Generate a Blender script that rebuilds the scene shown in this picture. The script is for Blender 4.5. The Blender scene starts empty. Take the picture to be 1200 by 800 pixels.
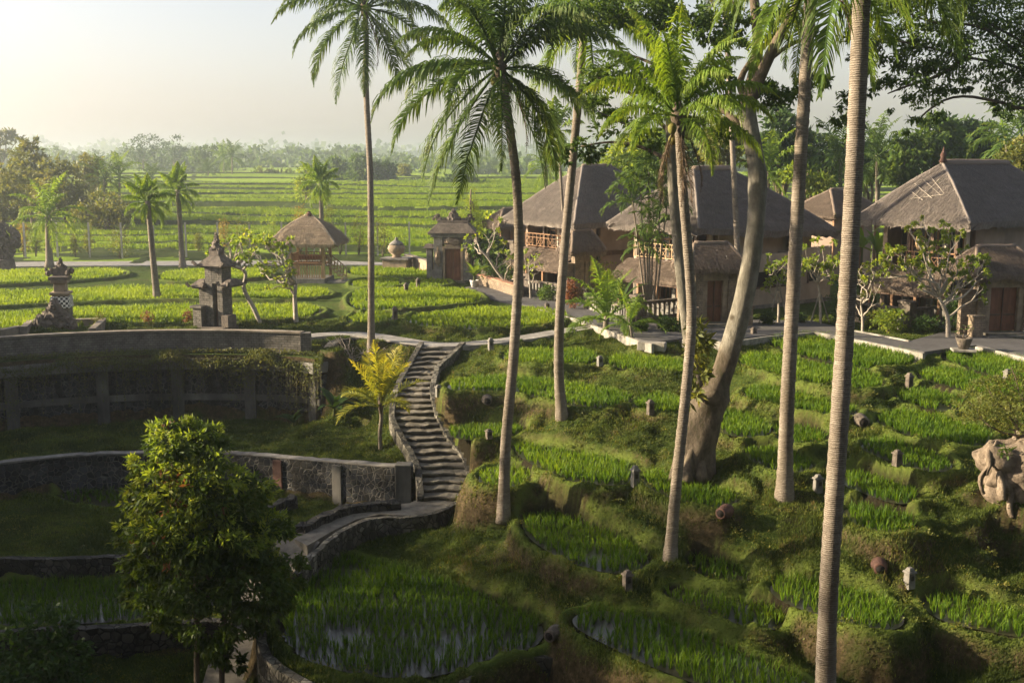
import bpy, math, random
import numpy as np
from mathutils import Vector, Matrix, noise as mnoise
PI = math.pi
R = math.radians
rng = np.random.default_rng(7)
random.seed(7)
SC = bpy.context.scene
COL = SC.collection
# ------------------------------------------------------------------ camera
HC, FPX, HOR = 8.3, 1300.0, 190.0
PITCH = math.atan((400 - HOR) / FPX)
cp, sp = math.cos(PITCH), math.sin(PITCH)

def ray(px, py):
    x, y = (px - 600) / FPX, (400 - py) / FPX
    return np.array([x, y * sp + cp, y * cp - sp])

def at_z(px, py, z):
    d = ray(px, py)
    t = (z - HC) / d[2]
    return np.array([0, 0, HC]) + d * t

def at_y(px, py, Y):
    d = ray(px, py)
    return np.array([0, 0, HC]) + d * (Y / d[1])

# ------------------------------------------------------------------ objects
ORG = {}

def tag(o, label=None, cat=None, group=None, kind=None):
    if label: o['label'] = label
    if cat: o['category'] = cat
    if group: o['group'] = group
    if kind: o['kind'] = kind
    return o

def empty(name, loc, label, cat, group=None):
    o = bpy.data.objects.new(name, None)
    COL.objects.link(o)
    o.location = [float(c) for c in loc]
    o.empty_display_size = .2
    ORG[o.name] = np.array(loc, float)
    return tag(o, label, cat, group)

class MB:
    """collects vertices and faces of one mesh"""
    def __init__(s):
        s.v = []; s.f = []; s.n = 0; s.uv = None
    def add(s, V, F):
        V = np.asarray(V, float).reshape(-1, 3)
        s.v.append(V)
        for f in F:
            s.f.append([i + s.n for i in f])
        s.n += len(V)
        return s
    def box(s, c, d, rz=0, taper=1.0):
        x, y, z = d[0] / 2, d[1] / 2, d[2] / 2
        V = np.array([[-x, -y, -z], [x, -y, -z], [x, y, -z], [-x, y, -z],
                      [-x * taper, -y * taper, z], [x * taper, -y * taper, z], [x * taper, y * taper, z], [-x * taper, y * taper, z]])
        ca, sa = math.cos(rz), math.sin(rz)
        V = V @ np.array([[ca, sa, 0], [-sa, ca, 0], [0, 0, 1]]) + np.array(c, float)
        return s.add(V, [(0, 3, 2, 1), (4, 5, 6, 7), (0, 1, 5, 4), (1, 2, 6, 5), (2, 3, 7, 6), (3, 0, 4, 7)])
    def bx(s, x0, x1, y0, y1, z0, z1):
        return s.box(((x0 + x1) / 2, (y0 + y1) / 2, (z0 + z1) / 2), (abs(x1 - x0), abs(y1 - y0), abs(z1 - z0)))
    def bar(s, a, b, w, h=None):
        a = np.array(a, float); b = np.array(b, float); h = h or w
        d = b - a; L = np.linalg.norm(d); d /= L
        up = np.array([0, 0, 1.]) if abs(d[2]) < .95 else np.array([1., 0, 0])
        r = np.cross(d, up); r /= np.linalg.norm(r); u = np.cross(r, d)
        V = []
        for p in (a, b):
            for i, j in ((-1, -1), (1, -1), (1, 1), (-1, 1)):
                V.append(p + r * i * w / 2 + u * j * h / 2)
        return s.add(V, [(0, 3, 2, 1), (4, 5, 6, 7), (0, 1, 5, 4), (1, 2, 6, 5), (2, 3, 7, 6), (3, 0, 4, 7)])
    def tube(s, pts, rad, n=10, lump=0, seed=0, cap=True):
        pts = np.asarray(pts, float)
        rad = np.broadcast_to(np.asarray(rad, float), (len(pts),))
        t = np.gradient(pts, axis=0)
        t /= np.linalg.norm(t, axis=1)[:, None] + 1e-9
        ref = np.array([1., 0.03, 0.02]) if abs(t[0][0]) < .9 else np.array([0, 1., 0])
        V = []
        a = np.arange(n) / n * 2 * PI
        u = None
        rr = np.random.default_rng(seed)
        ph = rr.random(4) * 6
        for i in range(len(pts)):
            if u is None:
                u = np.cross(t[i], ref)
            u = u - t[i] * np.dot(u, t[i]); u /= np.linalg.norm(u) + 1e-9
            w = np.cross(t[i], u)
            r = rad[i] * (1 + lump * (np.sin(a * 3 + ph[0] + i * .35) * .5 + np.sin(a * 5 + ph[1] - i * .6) * .3 + np.sin(i * 1.3 + ph[2]) * .3))
            V.append(pts[i] + np.outer(np.cos(a) * r, u) + np.outer(np.sin(a) * r, w))
        V = np.concatenate(V)
        F = []
        for i in range(len(pts) - 1):
            for j in range(n):
                k = (j + 1) % n
                F.append((i * n + j, i * n + k, (i + 1) * n + k, (i + 1) * n + j))
        if cap:
            F.append(tuple(range(n))[::-1]); F.append(tuple(range((len(pts) - 1) * n, len(pts) * n)))
        return s.add(V, F)
    def lathe(s, prof, c=(0, 0, 0), n=20, lump=0, seed=1):
        a = np.arange(n) / n * 2 * PI
        V = []
        rr = np.random.default_rng(seed)
        for (r, z) in prof:
            r_ = r * (1 + lump * rr.standard_normal(n) * .5)
            V.append(np.stack([np.cos(a) * r_, np.sin(a) * r_, np.full(n, z)], 1))
        V = np.concatenate(V) + np.array(c, float)
        F = []
        for i in range(len(prof) - 1):
            for j in range(n):
                k = (j + 1) % n
                F.append((i * n + j, i * n + k, (i + 1) * n + k, (i + 1) * n + j))
        F.append(tuple(range(n))[::-1]); F.append(tuple(range((len(prof) - 1) * n, len(prof) * n)))
        return s.add(V, F)
    def blob(s, c, r, seed=0, amp=.18, n=14, freq=1.6):
        c = np.array(c, float); r = np.broadcast_to(np.asarray(r, float), (3,))
        V = []; F = []
        m = n * 2
        off = seed * 7.31
        for i in range(n + 1):
            th = PI * i / n
            for j in range(m):
                ph = 2 * PI * j / m
                d = np.array([math.sin(th) * math.cos(ph), math.sin(th) * math.sin(ph), math.cos(th)])
                k = 1 + amp * (mnoise.noise(Vector(d * freq) + Vector((off, 0, 0))) * 1.6 + .5 * mnoise.noise(Vector(d * freq * 3) + Vector((0, off, 0))))
                V.append(c + d * r * k)
        for i in range(n):
            for j in range(m):
                k = (j + 1) % m
                F.append((i * m + j, (i + 1) * m + j, (i + 1) * m + k, i * m + k))
        return s.add(V, F)

def arr_mesh(name, V, polys, rnd=None, uv=None, smooth=False):
    """polys: list of (M,k) integer arrays"""
    me = bpy.data.meshes.new(name)
    V = np.asarray(V, dtype=np.float32)
    me.vertices.add(len(V)); me.vertices.foreach_set('co', V.ravel())
    loops = np.concatenate([p.ravel() for p in polys]).astype(np.int32)
    tot = np.concatenate([np.full(len(p), p.shape[1]) for p in polys]).astype(np.int32)
    st = np.concatenate([[0], np.cumsum(tot)[:-1]]).astype(np.int32)
    me.loops.add(len(loops)); me.loops.foreach_set('vertex_index', loops)
    me.polygons.add(len(tot)); me.polygons.foreach_set('loop_start', st)
    me.polygons.foreach_set('loop_total', tot)
    me.polygons.foreach_set('use_smooth', np.full(len(tot), smooth))
    me.update(calc_edges=True)
    if rnd is not None:
        a = me.attributes.new('rnd', 'FLOAT', 'POINT'); a.data.foreach_set('value', np.asarray(rnd, dtype=np.float32))
    if uv is not None:
        l = me.uv_layers.new(name='UVMap')
        l.data.foreach_set('uv', np.asarray(uv, dtype=np.float32)[loops].ravel())
    me.validate()
    return me

def link(name, me, m, parent=None, smooth=False):
    o = bpy.data.objects.new(name, me)
    COL.objects.link(o)
    if m is not None and not me.materials:
        me.materials.append(m)
    if parent is not None:
        o.parent = parent
        ORG[o.name] = ORG.get(parent.name, np.zeros(3))
    else:
        ORG[o.name] = np.zeros(3)
    return o

def frame_mat(fr):
    (ox, oy, oz), a = fr
    ca, sa = math.cos(a), math.sin(a)
    return np.array([[ca, sa, 0], [-sa, ca, 0], [0, 0, 1]]), np.array([ox, oy, oz], float)

def part(name, mb, m, parent=None, fr=None, smooth=False, bevel=0, rough=0):
    V = np.concatenate(mb.v)
    if fr is not None:
        Mx, o = frame_mat(fr)
        V = V @ Mx + o
    if rough:
        for i in range(len(V)):
            p = Vector(V[i] * 2.3)
            V[i] += np.array(mnoise.noise_vector(p)) * rough
    if parent is not None:
        V = V - ORG[parent.name]
    me = bpy.data.meshes.new(name)
    me.from_pydata(V.tolist(), [], mb.f)
    if smooth:
        me.polygons.foreach_set('use_smooth', np.full(len(me.polygons), True))
    me.update()
    o = link(name, me, m, parent)
    if bevel:
        b = o.modifiers.new('bevel', 'BEVEL'); b.width = bevel; b.segments = 2; b.limit_method = 'ANGLE'
    return o

def partm(name, me, m, parent=None):
    return link(name, me, m, parent)

# ------------------------------------------------------------------ materials
class NT:
    def __init__(s, name):
        s.m = bpy.data.materials.new(name); s.m.use_nodes = True
        s.t = s.m.node_tree; s.t.nodes.clear()
        s.out = s.t.nodes.new('ShaderNodeOutputMaterial')
    def n(s, typ, **k):
        x = s.t.nodes.new('ShaderNode' + typ)
        for a, b in k.items(): setattr(x, a, b)
        return x
    def l(s, a, b): s.t.links.new(a, b)
    def coord(s, kind='Object', scale=(1, 1, 1)):
        c = s.n('TexCoord'); mp = s.n('Mapping')
        mp.inputs['Scale'].default_value = scale
        s.l(c.outputs[kind], mp.inputs[0]); return mp.outputs[0]
    def noise(s, vec, scale, detail=4, rough=.6, dist=0):
        x = s.n('TexNoise'); x.inputs['Scale'].default_value = scale
        x.inputs['Detail'].default_value = detail; x.inputs['Roughness'].default_value = rough
        x.inputs['Distortion'].default_value = dist
        if vec is not None: s.l(vec, x.inputs['Vector'])
        return x.outputs['Fac']
    def ramp(s, fac, stops):
        x = s.n('ValToRGB'); e = x.color_ramp.elements
        while len(e) < len(stops): e.new(.5)
        for el, (p, c) in zip(e, stops):
            el.position = p; el.color = (*c, 1) if len(c) == 3 else c
        s.l(fac, x.inputs[0]); return x.outputs[0]
    def mix(s, fac, a, b, mode='MIX'):
        x = s.n('Mix', data_type='RGBA', blend_type=mode)
        for v, i in ((fac, 0), (a, 6), (b, 7)):
            if hasattr(v, 'is_linked') or hasattr(v, 'links'): s.l(v, x.inputs[i])
            else: x.inputs[i].default_value = v if i == 0 else (*v, 1)
        return x.outputs[2]
    def math(s, op, a, b=None, clamp=False):
        x = s.n('Math', operation=op, use_clamp=clamp)
        for v, i in ((a, 0), (b, 1)):
            if v is None: continue
            if hasattr(v, 'links'): s.l(v, x.inputs[i])
            else: x.inputs[i].default_value = v
        return x.outputs[0]
    def bsdf(s, col, rough=.8, bump=None, bdist=.02, bstr=.6, spec=.3, metal=0, transl=0, tcol=None, normal=None):
        b = s.n('BsdfPrincipled')
        if hasattr(col, 'links'): s.l(col, b.inputs['Base Color'])
        else: b.inputs['Base Color'].default_value = (*col, 1)
        if hasattr(rough, 'links'): s.l(rough, b.inputs['Roughness'])
        else: b.inputs['Roughness'].default_value = rough
        b.inputs['Specular IOR Level'].default_value = spec
        b.inputs['Metallic'].default_value = metal
        if bump is not None:
            bp = s.n('Bump'); bp.inputs['Distance'].default_value = bdist; bp.inputs['Strength'].default_value = bstr
            s.l(bump, bp.inputs['Height']); s.l(bp.outputs[0], b.inputs['Normal'])
        sh = b.outputs[0]
        if transl:
            tr = s.n('BsdfTranslucent')
            c = tcol if tcol is not None else col
            if hasattr(c, 'links'): s.l(c, tr.inputs[0])
            else: tr.inputs[0].default_value = (*c, 1)
            mx = s.n('MixShader'); mx.inputs[0].default_value = transl
            s.l(sh, mx.inputs[1]); s.l(tr.outputs[0], mx.inputs[2]); sh = mx.outputs[0]
        s.l(sh, s.out.inputs['Surface'])
        return s.m

def noisy(name, cols, scale=3, stretch=(1, 1, 1), rough=.85, bump=.6, bdist=.02, bscale=None, detail=6, kind='Object', spec=.25, transl=0, lo=.3, hi=.7):
    t = NT(name)
    v = t.coord(kind, stretch)
    f = t.noise(v, scale, detail, .65)
    k = len(cols)
    c = t.ramp(f, [(lo + (hi - lo) * i / (k - 1), cols[i]) for i in range(k)])
    big = t.noise(t.coord(kind), scale * .17 + .2, 3)
    c = t.mix(1.0, c, t.ramp(big, [(.3, (.72, .72, .72)), (.7, (1.15, 1.15, 1.15))]), 'MULTIPLY')
    b = t.noise(v, bscale or scale * 4, 5, .7)
    return t.bsdf(c, rough, b, bdist, bump, spec, transl=transl)

def leafmat(name, cols, transl=.4, rough=.45, spec=.35, scale=.35):
    rough = max(rough, .55); spec = min(spec, .2)
    t = NT(name)
    a = t.n('Attribute', attribute_name='rnd')
    nz = t.noise(t.coord('Object'), scale, 3)
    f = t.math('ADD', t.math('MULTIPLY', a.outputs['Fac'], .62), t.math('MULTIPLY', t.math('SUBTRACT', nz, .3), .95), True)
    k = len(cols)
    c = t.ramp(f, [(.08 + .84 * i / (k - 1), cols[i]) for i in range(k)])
    tc = t.mix(1.0, c, (1.5, 1.35, .55), 'MULTIPLY')
    return t.bsdf(c, rough, None, spec=spec, transl=transl, tcol=tc)

M = {}
M['rice'] = leafmat('rice_leaf', [(.032, .078, .008), (.065, .135, .011), (.125, .205, .016), (.22, .30, .03)], .5, .55)
M['rice_far'] = noisy('rice_field_far', [(.09, .19, .02), (.13, .26, .025), (.17, .31, .03)], 1.2, (1, .35, 1), bump=1, bdist=.15, bscale=4, spec=.1)
M['palm_green'] = leafmat('palm_leaf', [(.035, .075, .014), (.05, .10, .018), (.08, .13, .02), (.16, .17, .035)], .35, .38, .5)
M['palm_yellow'] = leafmat('palm_leaf_yellow', [(.11, .15, .02), (.19, .22, .025), (.32, .30, .035), (.42, .34, .05)], .45, .42)
M['palm_dry'] = leafmat('palm_leaf_dry', [(.05, .036, .027), (.09, .065, .045), (.13, .095, .065), (.17, .125, .085)], .15, .8, .1)
M['palm_lime'] = leafmat('palm_leaf_lime', [(.06, .12, .015), (.10, .18, .02), (.16, .24, .03), (.26, .28, .05)], .45, .42)
M['leaf_dark'] = leafmat('leaf_dark', [(.022, .048, .012), (.035, .072, .016), (.052, .10, .02), (.08, .13, .028)], .3, .4, .45)
M['leaf_mid'] = leafmat('leaf_mid', [(.035, .07, .014), (.055, .105, .018), (.085, .14, .024), (.13, .18, .035)], .4, .45)
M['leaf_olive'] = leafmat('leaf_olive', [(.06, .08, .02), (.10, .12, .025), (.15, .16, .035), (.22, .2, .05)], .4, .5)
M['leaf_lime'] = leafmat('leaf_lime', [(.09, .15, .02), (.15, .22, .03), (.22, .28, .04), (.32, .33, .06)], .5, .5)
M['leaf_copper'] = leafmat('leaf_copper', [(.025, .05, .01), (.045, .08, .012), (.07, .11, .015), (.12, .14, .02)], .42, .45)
M['leaf_red'] = leafmat('leaf_red', [(.10, .05, .03), (.18, .07, .04), (.22, .13, .05)], .35, .5)
M['leaf_orange'] = leafmat('leaf_orange', [(.13, .12, .03), (.24, .17, .045), (.28, .23, .06)], .4, .5)
M['grassblade'] = leafmat('grass_blade', [(.03, .05, .011), (.055, .082, .015), (.10, .135, .024), (.15, .19, .035), (.2, .15, .06)], .3, .7, .15, .55)
M['vine'] = leafmat('vine_leaf', [(.05, .07, .02), (.085, .11, .028), (.14, .15, .04), (.2, .18, .07)], .3, .6, .2)
M['vine_dry'] = noisy('vine_stem_dry', [(.05, .042, .03), (.10, .085, .055), (.14, .12, .08)], 6)
M['bark_palm'] = None
M['bark_pale'] = noisy('bark_pale', [(.075, .068, .05), (.16, .145, .115), (.23, .21, .17), (.30, .28, .235)], 3.2, (1, 1, .45), bump=1, bdist=.035, bscale=7)
M['bark_brown'] = noisy('bark_brown', [(.06, .045, .032), (.13, .10, .07), (.22, .17, .12)], 4, (1, 1, .4), bump=1, bdist=.05)
M['bark_red'] = noisy('bark_mossy', [(.035, .045, .014), (.085, .06, .038), (.15, .10, .068), (.10, .105, .03), (.2, .15, .10)], 3.0, (1, 1, .5), bump=1, bdist=.07, bscale=6)
M['frangi_bark'] = noisy('bark_grey', [(.2, .175, .14), (.32, .28, .23), (.42, .38, .31)], 5)
M['thatch'] = None
M['stone_carved'] = noisy('carved_stone', [(.055, .045, .037), (.12, .10, .08), (.2, .165, .13)], 3.5, bump=1, bdist=.04)
M['stone_warm'] = noisy('warm_sandstone', [(.17, .13, .09), (.27, .21, .145), (.34, .27, .19)], 2.5, bump=.7, bdist=.02)
M['stone_grey'] = noisy('grey_stone', [(.10, .095, .085), (.18, .17, .15), (.26, .245, .215)], 3, bump=.8)
M['stone_cap'] = noisy('stone_cap', [(.12, .10, .075), (.22, .185, .14), (.30, .26, .2)], 2.2, bump=.8)
M['concrete'] = noisy('concrete_weathered', [(.05, .05, .042), (.115, .11, .095), (.19, .18, .158)], 1.1, (1, 1, .35), bump=.5)
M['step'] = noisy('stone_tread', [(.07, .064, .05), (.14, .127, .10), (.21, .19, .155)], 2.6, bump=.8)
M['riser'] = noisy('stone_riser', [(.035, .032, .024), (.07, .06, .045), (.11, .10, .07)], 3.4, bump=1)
M['asphalt'] = noisy('path_paving', [(.06, .058, .056), (.085, .082, .08), (.11, .105, .10)], 5, bump=.5, bdist=.008)
M['pathlight'] = noisy('path_concrete', [(.17, .16, .14), (.25, .235, .21), (.31, .295, .265)], 2.2, bump=.4, bdist=.01)
M['gravel'] = noisy('gravel', [(.16, .155, .145), (.24, .23, .215), (.31, .30, .28)], 9, bump=1, bdist=.02)
M['kerb'] = noisy('kerb_white', [(.12, .11, .09), (.25, .235, .2), (.36, .34, .3)], 3, bump=.3)
M['plaster'] = noisy('plaster_cream', [(.33, .27, .2), (.42, .345, .26), (.47, .395, .305)], 1.2, (1, 1, .4), bump=.2, bdist=.01)
M['plaster_pink'] = noisy('plaster_brown', [(.21, .155, .115), (.27, .2, .15), (.31, .235, .18)], 1.2, (1, 1, .5), bump=.2, bdist=.01)
M['wood'] = noisy('teak_wood', [(.14, .075, .035), (.23, .125, .06), (.30, .17, .085)], 5, (1, 1, .25), rough=.55, bump=.4, bdist=.006)
M['wood_dark'] = noisy('dark_wood', [(.045, .026, .016), (.085, .05, .03), (.12, .07, .04)], 5, (1, 1, .25), rough=.5, bump=.4, bdist=.006)
M['wood_red'] = noisy('red_wood_door', [(.10, .042, .024), (.17, .07, .036), (.22, .095, .05)], 6, (1, 1, .2), rough=.5, bump=.4, bdist=.006)
M['bamboo'] = noisy('bamboo', [(.26, .17, .09), (.38, .26, .14), (.46, .33, .19)], 5, (1, 1, .25), rough=.5)
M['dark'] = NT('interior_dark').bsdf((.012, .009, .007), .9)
M['curtain'] = noisy('curtain_cloth', [(.42, .36, .28), (.52, .45, .36), (.6, .53, .43)], 9, (1, 1, .1), bump=.8)
M['clay'] = noisy('terracotta', [(.055, .032, .026), (.095, .05, .038), (.14, .08, .06)], 4, bump=.6)
M['terra_cap'] = noisy('terracotta_cap', [(.2, .10, .06), (.3, .16, .10), (.36, .21, .14)], 4, bump=.5)
M['white_pot'] = noisy('pale_pot', [(.45, .43, .4), (.58, .56, .52), (.66, .64, .6)], 4, bump=.2)
M['post'] = noisy('concrete_post', [(.3, .28, .24), (.42, .39, .34), (.5, .47, .41)], 4)
M['wire'] = NT('steel_wire').bsdf((.22, .2, .18), .5, metal=.6)
M['rock'] = noisy('root_rock', [(.10, .078, .055), (.21, .165, .12), (.30, .245, .185)], 2.4, bump=1, bdist=.06)
M['coconut'] = noisy('coconut_husk', [(.10, .11, .025), (.17, .17, .04), (.24, .16, .06)], 3)
M['flower'] = NT('flower').bsdf((.7, .62, .55), .6)
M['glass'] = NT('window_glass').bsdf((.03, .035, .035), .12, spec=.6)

def mk_lampglass():
    t = NT('lamp_opening'); return t.bsdf((.03, .025, .02), .6)
M['opening'] = mk_lampglass()

def mk_palm_bark():
    t = NT('palm_bark')
    v = t.coord('Object', (2.2, 2.2, 11)); f = t.noise(v, 1.4, 7, .75, .4)
    c = t.ramp(f, [(.25, (.12, .10, .08)), (.5, (.21, .18, .145)), (.75, (.29, .255, .21))])
    lich = t.noise(t.coord('Object', (2.5, 2.5, 1.2)), 2.2, 6, .75)
    c = t.mix(t.ramp(lich, [(.55, (0, 0, 0)), (.68, (.6, .6, .6))]), c, (.34, .32, .27))
    c = t.mix(t.ramp(lich, [(.3, (.7, .7, .7)), (.42, (0, 0, 0))]), c, (.07, .06, .045))
    v2 = t.coord('Object', (1, 1, .25)); g = t.noise(v2, 1.6, 4)
    c = t.mix(1.0, c, t.ramp(g, [(.32, (.6, .58, .52)), (.62, (1.1, 1.1, 1.1))]), 'MULTIPLY')
    wv = t.n('TexWave', wave_type='BANDS', bands_direction='Z'); wv.inputs['Scale'].default_value = 6.5; wv.inputs['Distortion'].default_value = 5; wv.inputs['Detail'].default_value = 4; wv.inputs['Detail Scale'].default_value = 1.6
    t.l(t.coord('Object', (.6, .6, 1)), wv.inputs[0])
    c = t.mix(1.0, c, t.ramp(wv.outputs['Fac'], [(.05, (.78, .76, .73)), (.35, (1, 1, 1)), (.9, (1.05, 1.05, 1.05))]), 'MULTIPLY')
    hh = t.math('ADD', f, t.math('MULTIPLY', wv.outputs['Fac'], .5))
    return t.bsdf(c, .9, hh, .022, 1, .15)
M['bark_palm'] = mk_palm_bark()

def mk_fork():
    t = NT('forked_tree_bark'); v = t.coord('Object'); sx = t.n('SeparateXYZ'); t.l(v, sx.inputs[0])
    n1 = t.noise(t.coord('Object', (1, 1, .5)), 3, 8, .75); n2 = t.noise(v, 1.1, 5)
    lo = t.ramp(n1, [(.3, (.035, .045, .014)), (.45, (.08, .065, .046)), (.6, (.14, .115, .085)), (.75, (.10, .11, .03))])
    hi = t.ramp(n1, [(.3, (.07, .065, .048)), (.5, (.16, .148, .118)), (.68, (.26, .242, .2))])
    kn = t.n('TexVoronoi'); kn.inputs['Scale'].default_value = 1.1; t.l(v, kn.inputs['Vector'])
    hi = t.mix(t.ramp(kn.outputs['Distance'], [(.1, (1, 1, 1)), (.17, (0, 0, 0))]), hi, (.06, .05, .035))
    f = t.math('ADD', t.math('MULTIPLY', t.math('SUBTRACT', sx.outputs[2], 3.6), .7), t.math('MULTIPLY', t.math('SUBTRACT', n2, .5), 3.0), True)
    bmp = t.math('ADD', n1, t.math('MULTIPLY', t.noise(t.coord('Object', (1, 1, .3)), 9, 6, .8), .6))
    return t.bsdf(t.mix(f, lo, hi), .9, bmp, .05, 1, .12)
M['bark_fork'] = mk_fork()

def mk_thatch(name, tint):
    t = NT(name)
    v = t.coord('UV', (3.0, .38, 1)); f = t.noise(v, 3.0, 9, .85)
    v2 = t.coord('UV', (.25, 1.6, 1)); g = t.noise(v2, 1.4, 4, .6, .3)
    c = t.ramp(f, [(.3, tuple(x * .32 for x in tint)), (.5, tint), (.7, tuple(min(1, x * 1.75) for x in tint))])
    c = t.mix(1.0, c, t.ramp(g, [(.35, (.8, .79, .77)), (.65, (1.12, 1.1, 1.07))]), 'MULTIPLY')
    w = t.n('TexWave', wave_type='BANDS', bands_direction='Y'); w.inputs['Scale'].default_value = .55
    w.inputs['Distortion'].default_value = 2.5; w.inputs['Detail'].default_value = 3; w.inputs['Detail Scale'].default_value = 2
    t.l(t.coord('UV'), w.inputs[0])
    h = t.math('ADD', f, t.math('MULTIPLY', w.outputs['Fac'], .5))
    return t.bsdf(c, .95, h, .12, 1, .05)
M['thatch'] = mk_thatch('thatch', (.215, .19, .17))
M['thatch_old'] = mk_thatch('thatch_old', (.185, .148, .118))
M['thatch_straw'] = mk_thatch('thatch_straw', (.36, .29, .21))

def mk_cobble(name, stone, mortar, scale=3.2, w=.06):
    t = NT(name)
    v = t.coord('Object')
    nz = t.n('TexNoise'); nz.inputs['Scale'].default_value = 2.5; t.l(v, nz.inputs[0])
    mv = t.n('Mix', data_type='VECTOR'); mv.inputs[0].default_value = .12
    t.l(v, mv.inputs[4]); t.l(nz.outputs['Color'], mv.inputs[5])
    vo = t.n('TexVoronoi', feature='DISTANCE_TO_EDGE'); vo.inputs['Scale'].default_value = scale; t.l(mv.outputs[1], vo.inputs['Vector'])
    vc = t.n('TexVoronoi'); vc.inputs['Scale'].default_value = scale; t.l(mv.outputs[1], vc.inputs['Vector'])
    f = t.ramp(vo.outputs['Distance'], [(w * .6, (0, 0, 0)), (w * 2.2, (1, 1, 1))])
    sc = t.mix(1.0, stone, t.ramp(vc.outputs['Color'], [(.2, (.5, .5, .5)), (.8, (1.6, 1.6, 1.6))]), 'MULTIPLY')
    c = t.mix(f, mortar, sc)
    big = t.noise(t.coord('Object'), .6, 4)
    c = t.mix(1.0, c, t.ramp(big, [(.35, (.45, .45, .4)), (.6, (1.1, 1.1, 1.1))]), 'MULTIPLY')
    st = t.noise(t.coord('Object', (2.2, 2.2, .25)), 1, 4)
    c = t.mix(t.math('MULTIPLY', t.ramp(st, [(.48, (0, 0, 0)), (.62, (1, 1, 1))]), .75), c, (.025, .022, .016))
    hh = t.math('ADD', f, t.math('MULTIPLY', t.noise(v, 12, 4), .3))
    return t.bsdf(c, .8, hh, .05, 1, .3)
M['cobble'] = mk_cobble('cobble_wall', (.05, .052, .054), (.14, .136, .12), 4.6, .045)
M['cobble_low'] = mk_cobble('cobble_low', (.032, .034, .036), (.15, .143, .125), 4.8, .045)
M['beam'] = noisy('concrete_beam', [(.10, .097, .085), (.17, .162, .145), (.24, .23, .205)], 1.4, (1, 1, .35), bump=.5)
M['cobble_light'] = mk_cobble('cobble_light', (.15, .14, .125), (.09, .085, .07), 4, .05)
M['drystone'] = mk_cobble('dry_stone', (.06, .055, .045), (.012, .011, .008), 4.5, .05)
M['stone_edge'] = mk_cobble('stone_edging', (.135, .125, .10), (.06, .055, .04), 4.5, .04)

def mk_brick(name, c1, c2, mort, scale=2.2):
    t = NT(name)
    b = t.n('TexBrick'); b.inputs['Scale'].default_value = scale
    b.inputs['Color1'].default_value = (*c1, 1); b.inputs['Color2'].default_value = (*c2, 1); b.inputs['Mortar'].default_value = (*mort, 1)
    b.inputs['Mortar Size'].default_value = .02
    c0 = t.n('TexCoord'); sx = t.n('SeparateXYZ'); t.l(c0.outputs['Object'], sx.inputs[0])
    cx = t.n('CombineXYZ'); t.l(t.math('ADD', sx.outputs[0], sx.outputs[1]), cx.inputs[0]); t.l(sx.outputs[2], cx.inputs[1])
    t.l(cx.outputs[0], b.inputs['Vector'])
    nz = t.noise(t.coord('Object'), 2.5, 6)
    c = t.mix(1.0, b.outputs['Color'], t.ramp(nz, [(.3, (.55, .55, .52)), (.7, (1.3, 1.3, 1.3))]), 'MULTIPLY')
    return t.bsdf(c, .9, t.math('ADD', t.math('MULTIPLY', b.outputs['Fac'], -.7), nz), .03, .8, .2)
M['blockstone'] = mk_brick('block_stone', (.2, .155, .11), (.27, .21, .15), (.10, .08, .06))
M['blockgrey'] = mk_brick('block_stone_grey', (.13, .12, .105), (.18, .165, .14), (.06, .055, .045))

def mk_check():
    t = NT('poleng_cloth'); ch = t.n('TexChecker'); ch.inputs['Scale'].default_value = 8
    ch.inputs['Color1'].default_value = (.72, .7, .66, 1); ch.inputs['Color2'].default_value = (.03, .03, .03, 1)
    t.l(t.coord('Object', (1.0, 1.0, 1.0)), ch.inputs['Vector'])
    return t.bsdf(ch.outputs[0], .8)
M['check'] = mk_check()

def mk_ground():
    t = NT('garden_ground')
    v = t.coord('Object')
    a = t.n('Attribute', attribute_name='mud'); dr = t.n('Attribute', attribute_name='dirt')
    n1 = t.noise(v, 3.5, 8, .75)
    g = t.ramp(n1, [(.3, (.03, .05, .012)), (.5, (.06, .092, .018)), (.7, (.105, .125, .03))])
    d = t.ramp(t.noise(v, 5, 8, .75), [(.3, (.035, .03, .014)), (.5, (.085, .065, .034)), (.72, (.19, .14, .08))])
    n2 = t.noise(v, .55, 6, .7)
    geo = t.n('NewGeometry'); sx = t.n('SeparateXYZ'); t.l(geo.outputs['Normal'], sx.inputs[0])
    steep = t.math('SUBTRACT', 1.0, sx.outputs[2])
    f = t.math('ADD', t.math('MULTIPLY', t.math('SUBTRACT', n2, .53), 4.0), t.math('MULTIPLY', steep, 2.0))
    f = t.math('ADD', f, t.math('MULTIPLY', dr.outputs['Fac'], 1.6), True)
    c = t.mix(f, g, d)
    rm = t.n('Attribute', attribute_name='rim')
    rf = t.math('MULTIPLY', rm.outputs['Fac'], t.ramp(n1, [(.3, (.35, .35, .35)), (.55, (1, 1, 1))]))
    c = t.mix(rf, c, (.16, .215, .04))
    c = t.mix(a.outputs['Fac'], c, (.035, .03, .018))
    hb_ = t.math('ADD', t.noise(v, 14, 8, .85), t.math('MULTIPLY', t.noise(v, 4, 6, .8), 1.2))
    return t.bsdf(c, .95, hb_, .11, 1, .05)
M['ground'] = mk_ground()

def mk_water():
    t = NT('paddy_water'); return t.bsdf(t.ramp(t.noise(t.coord('Object'), 1.2, 4), [(.35, (.02, .02, .012)), (.65, (.045, .04, .024))]), .28, t.noise(t.coord('Object'), 5, 2), .004, .5, .5)
M['water'] = mk_water()
# ------------------------------------------------------------------ terrain
def ytop(X): return np.interp(X, [-3, 1, 9, 14], [55.2, 55.0, 49.4, 48.8])
def base(X, Y):
    yt = ytop(X)
    s = np.interp(X, [-3, 9], [.235, .225])
    return np.minimum(0, -(yt - Y) * s)

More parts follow.
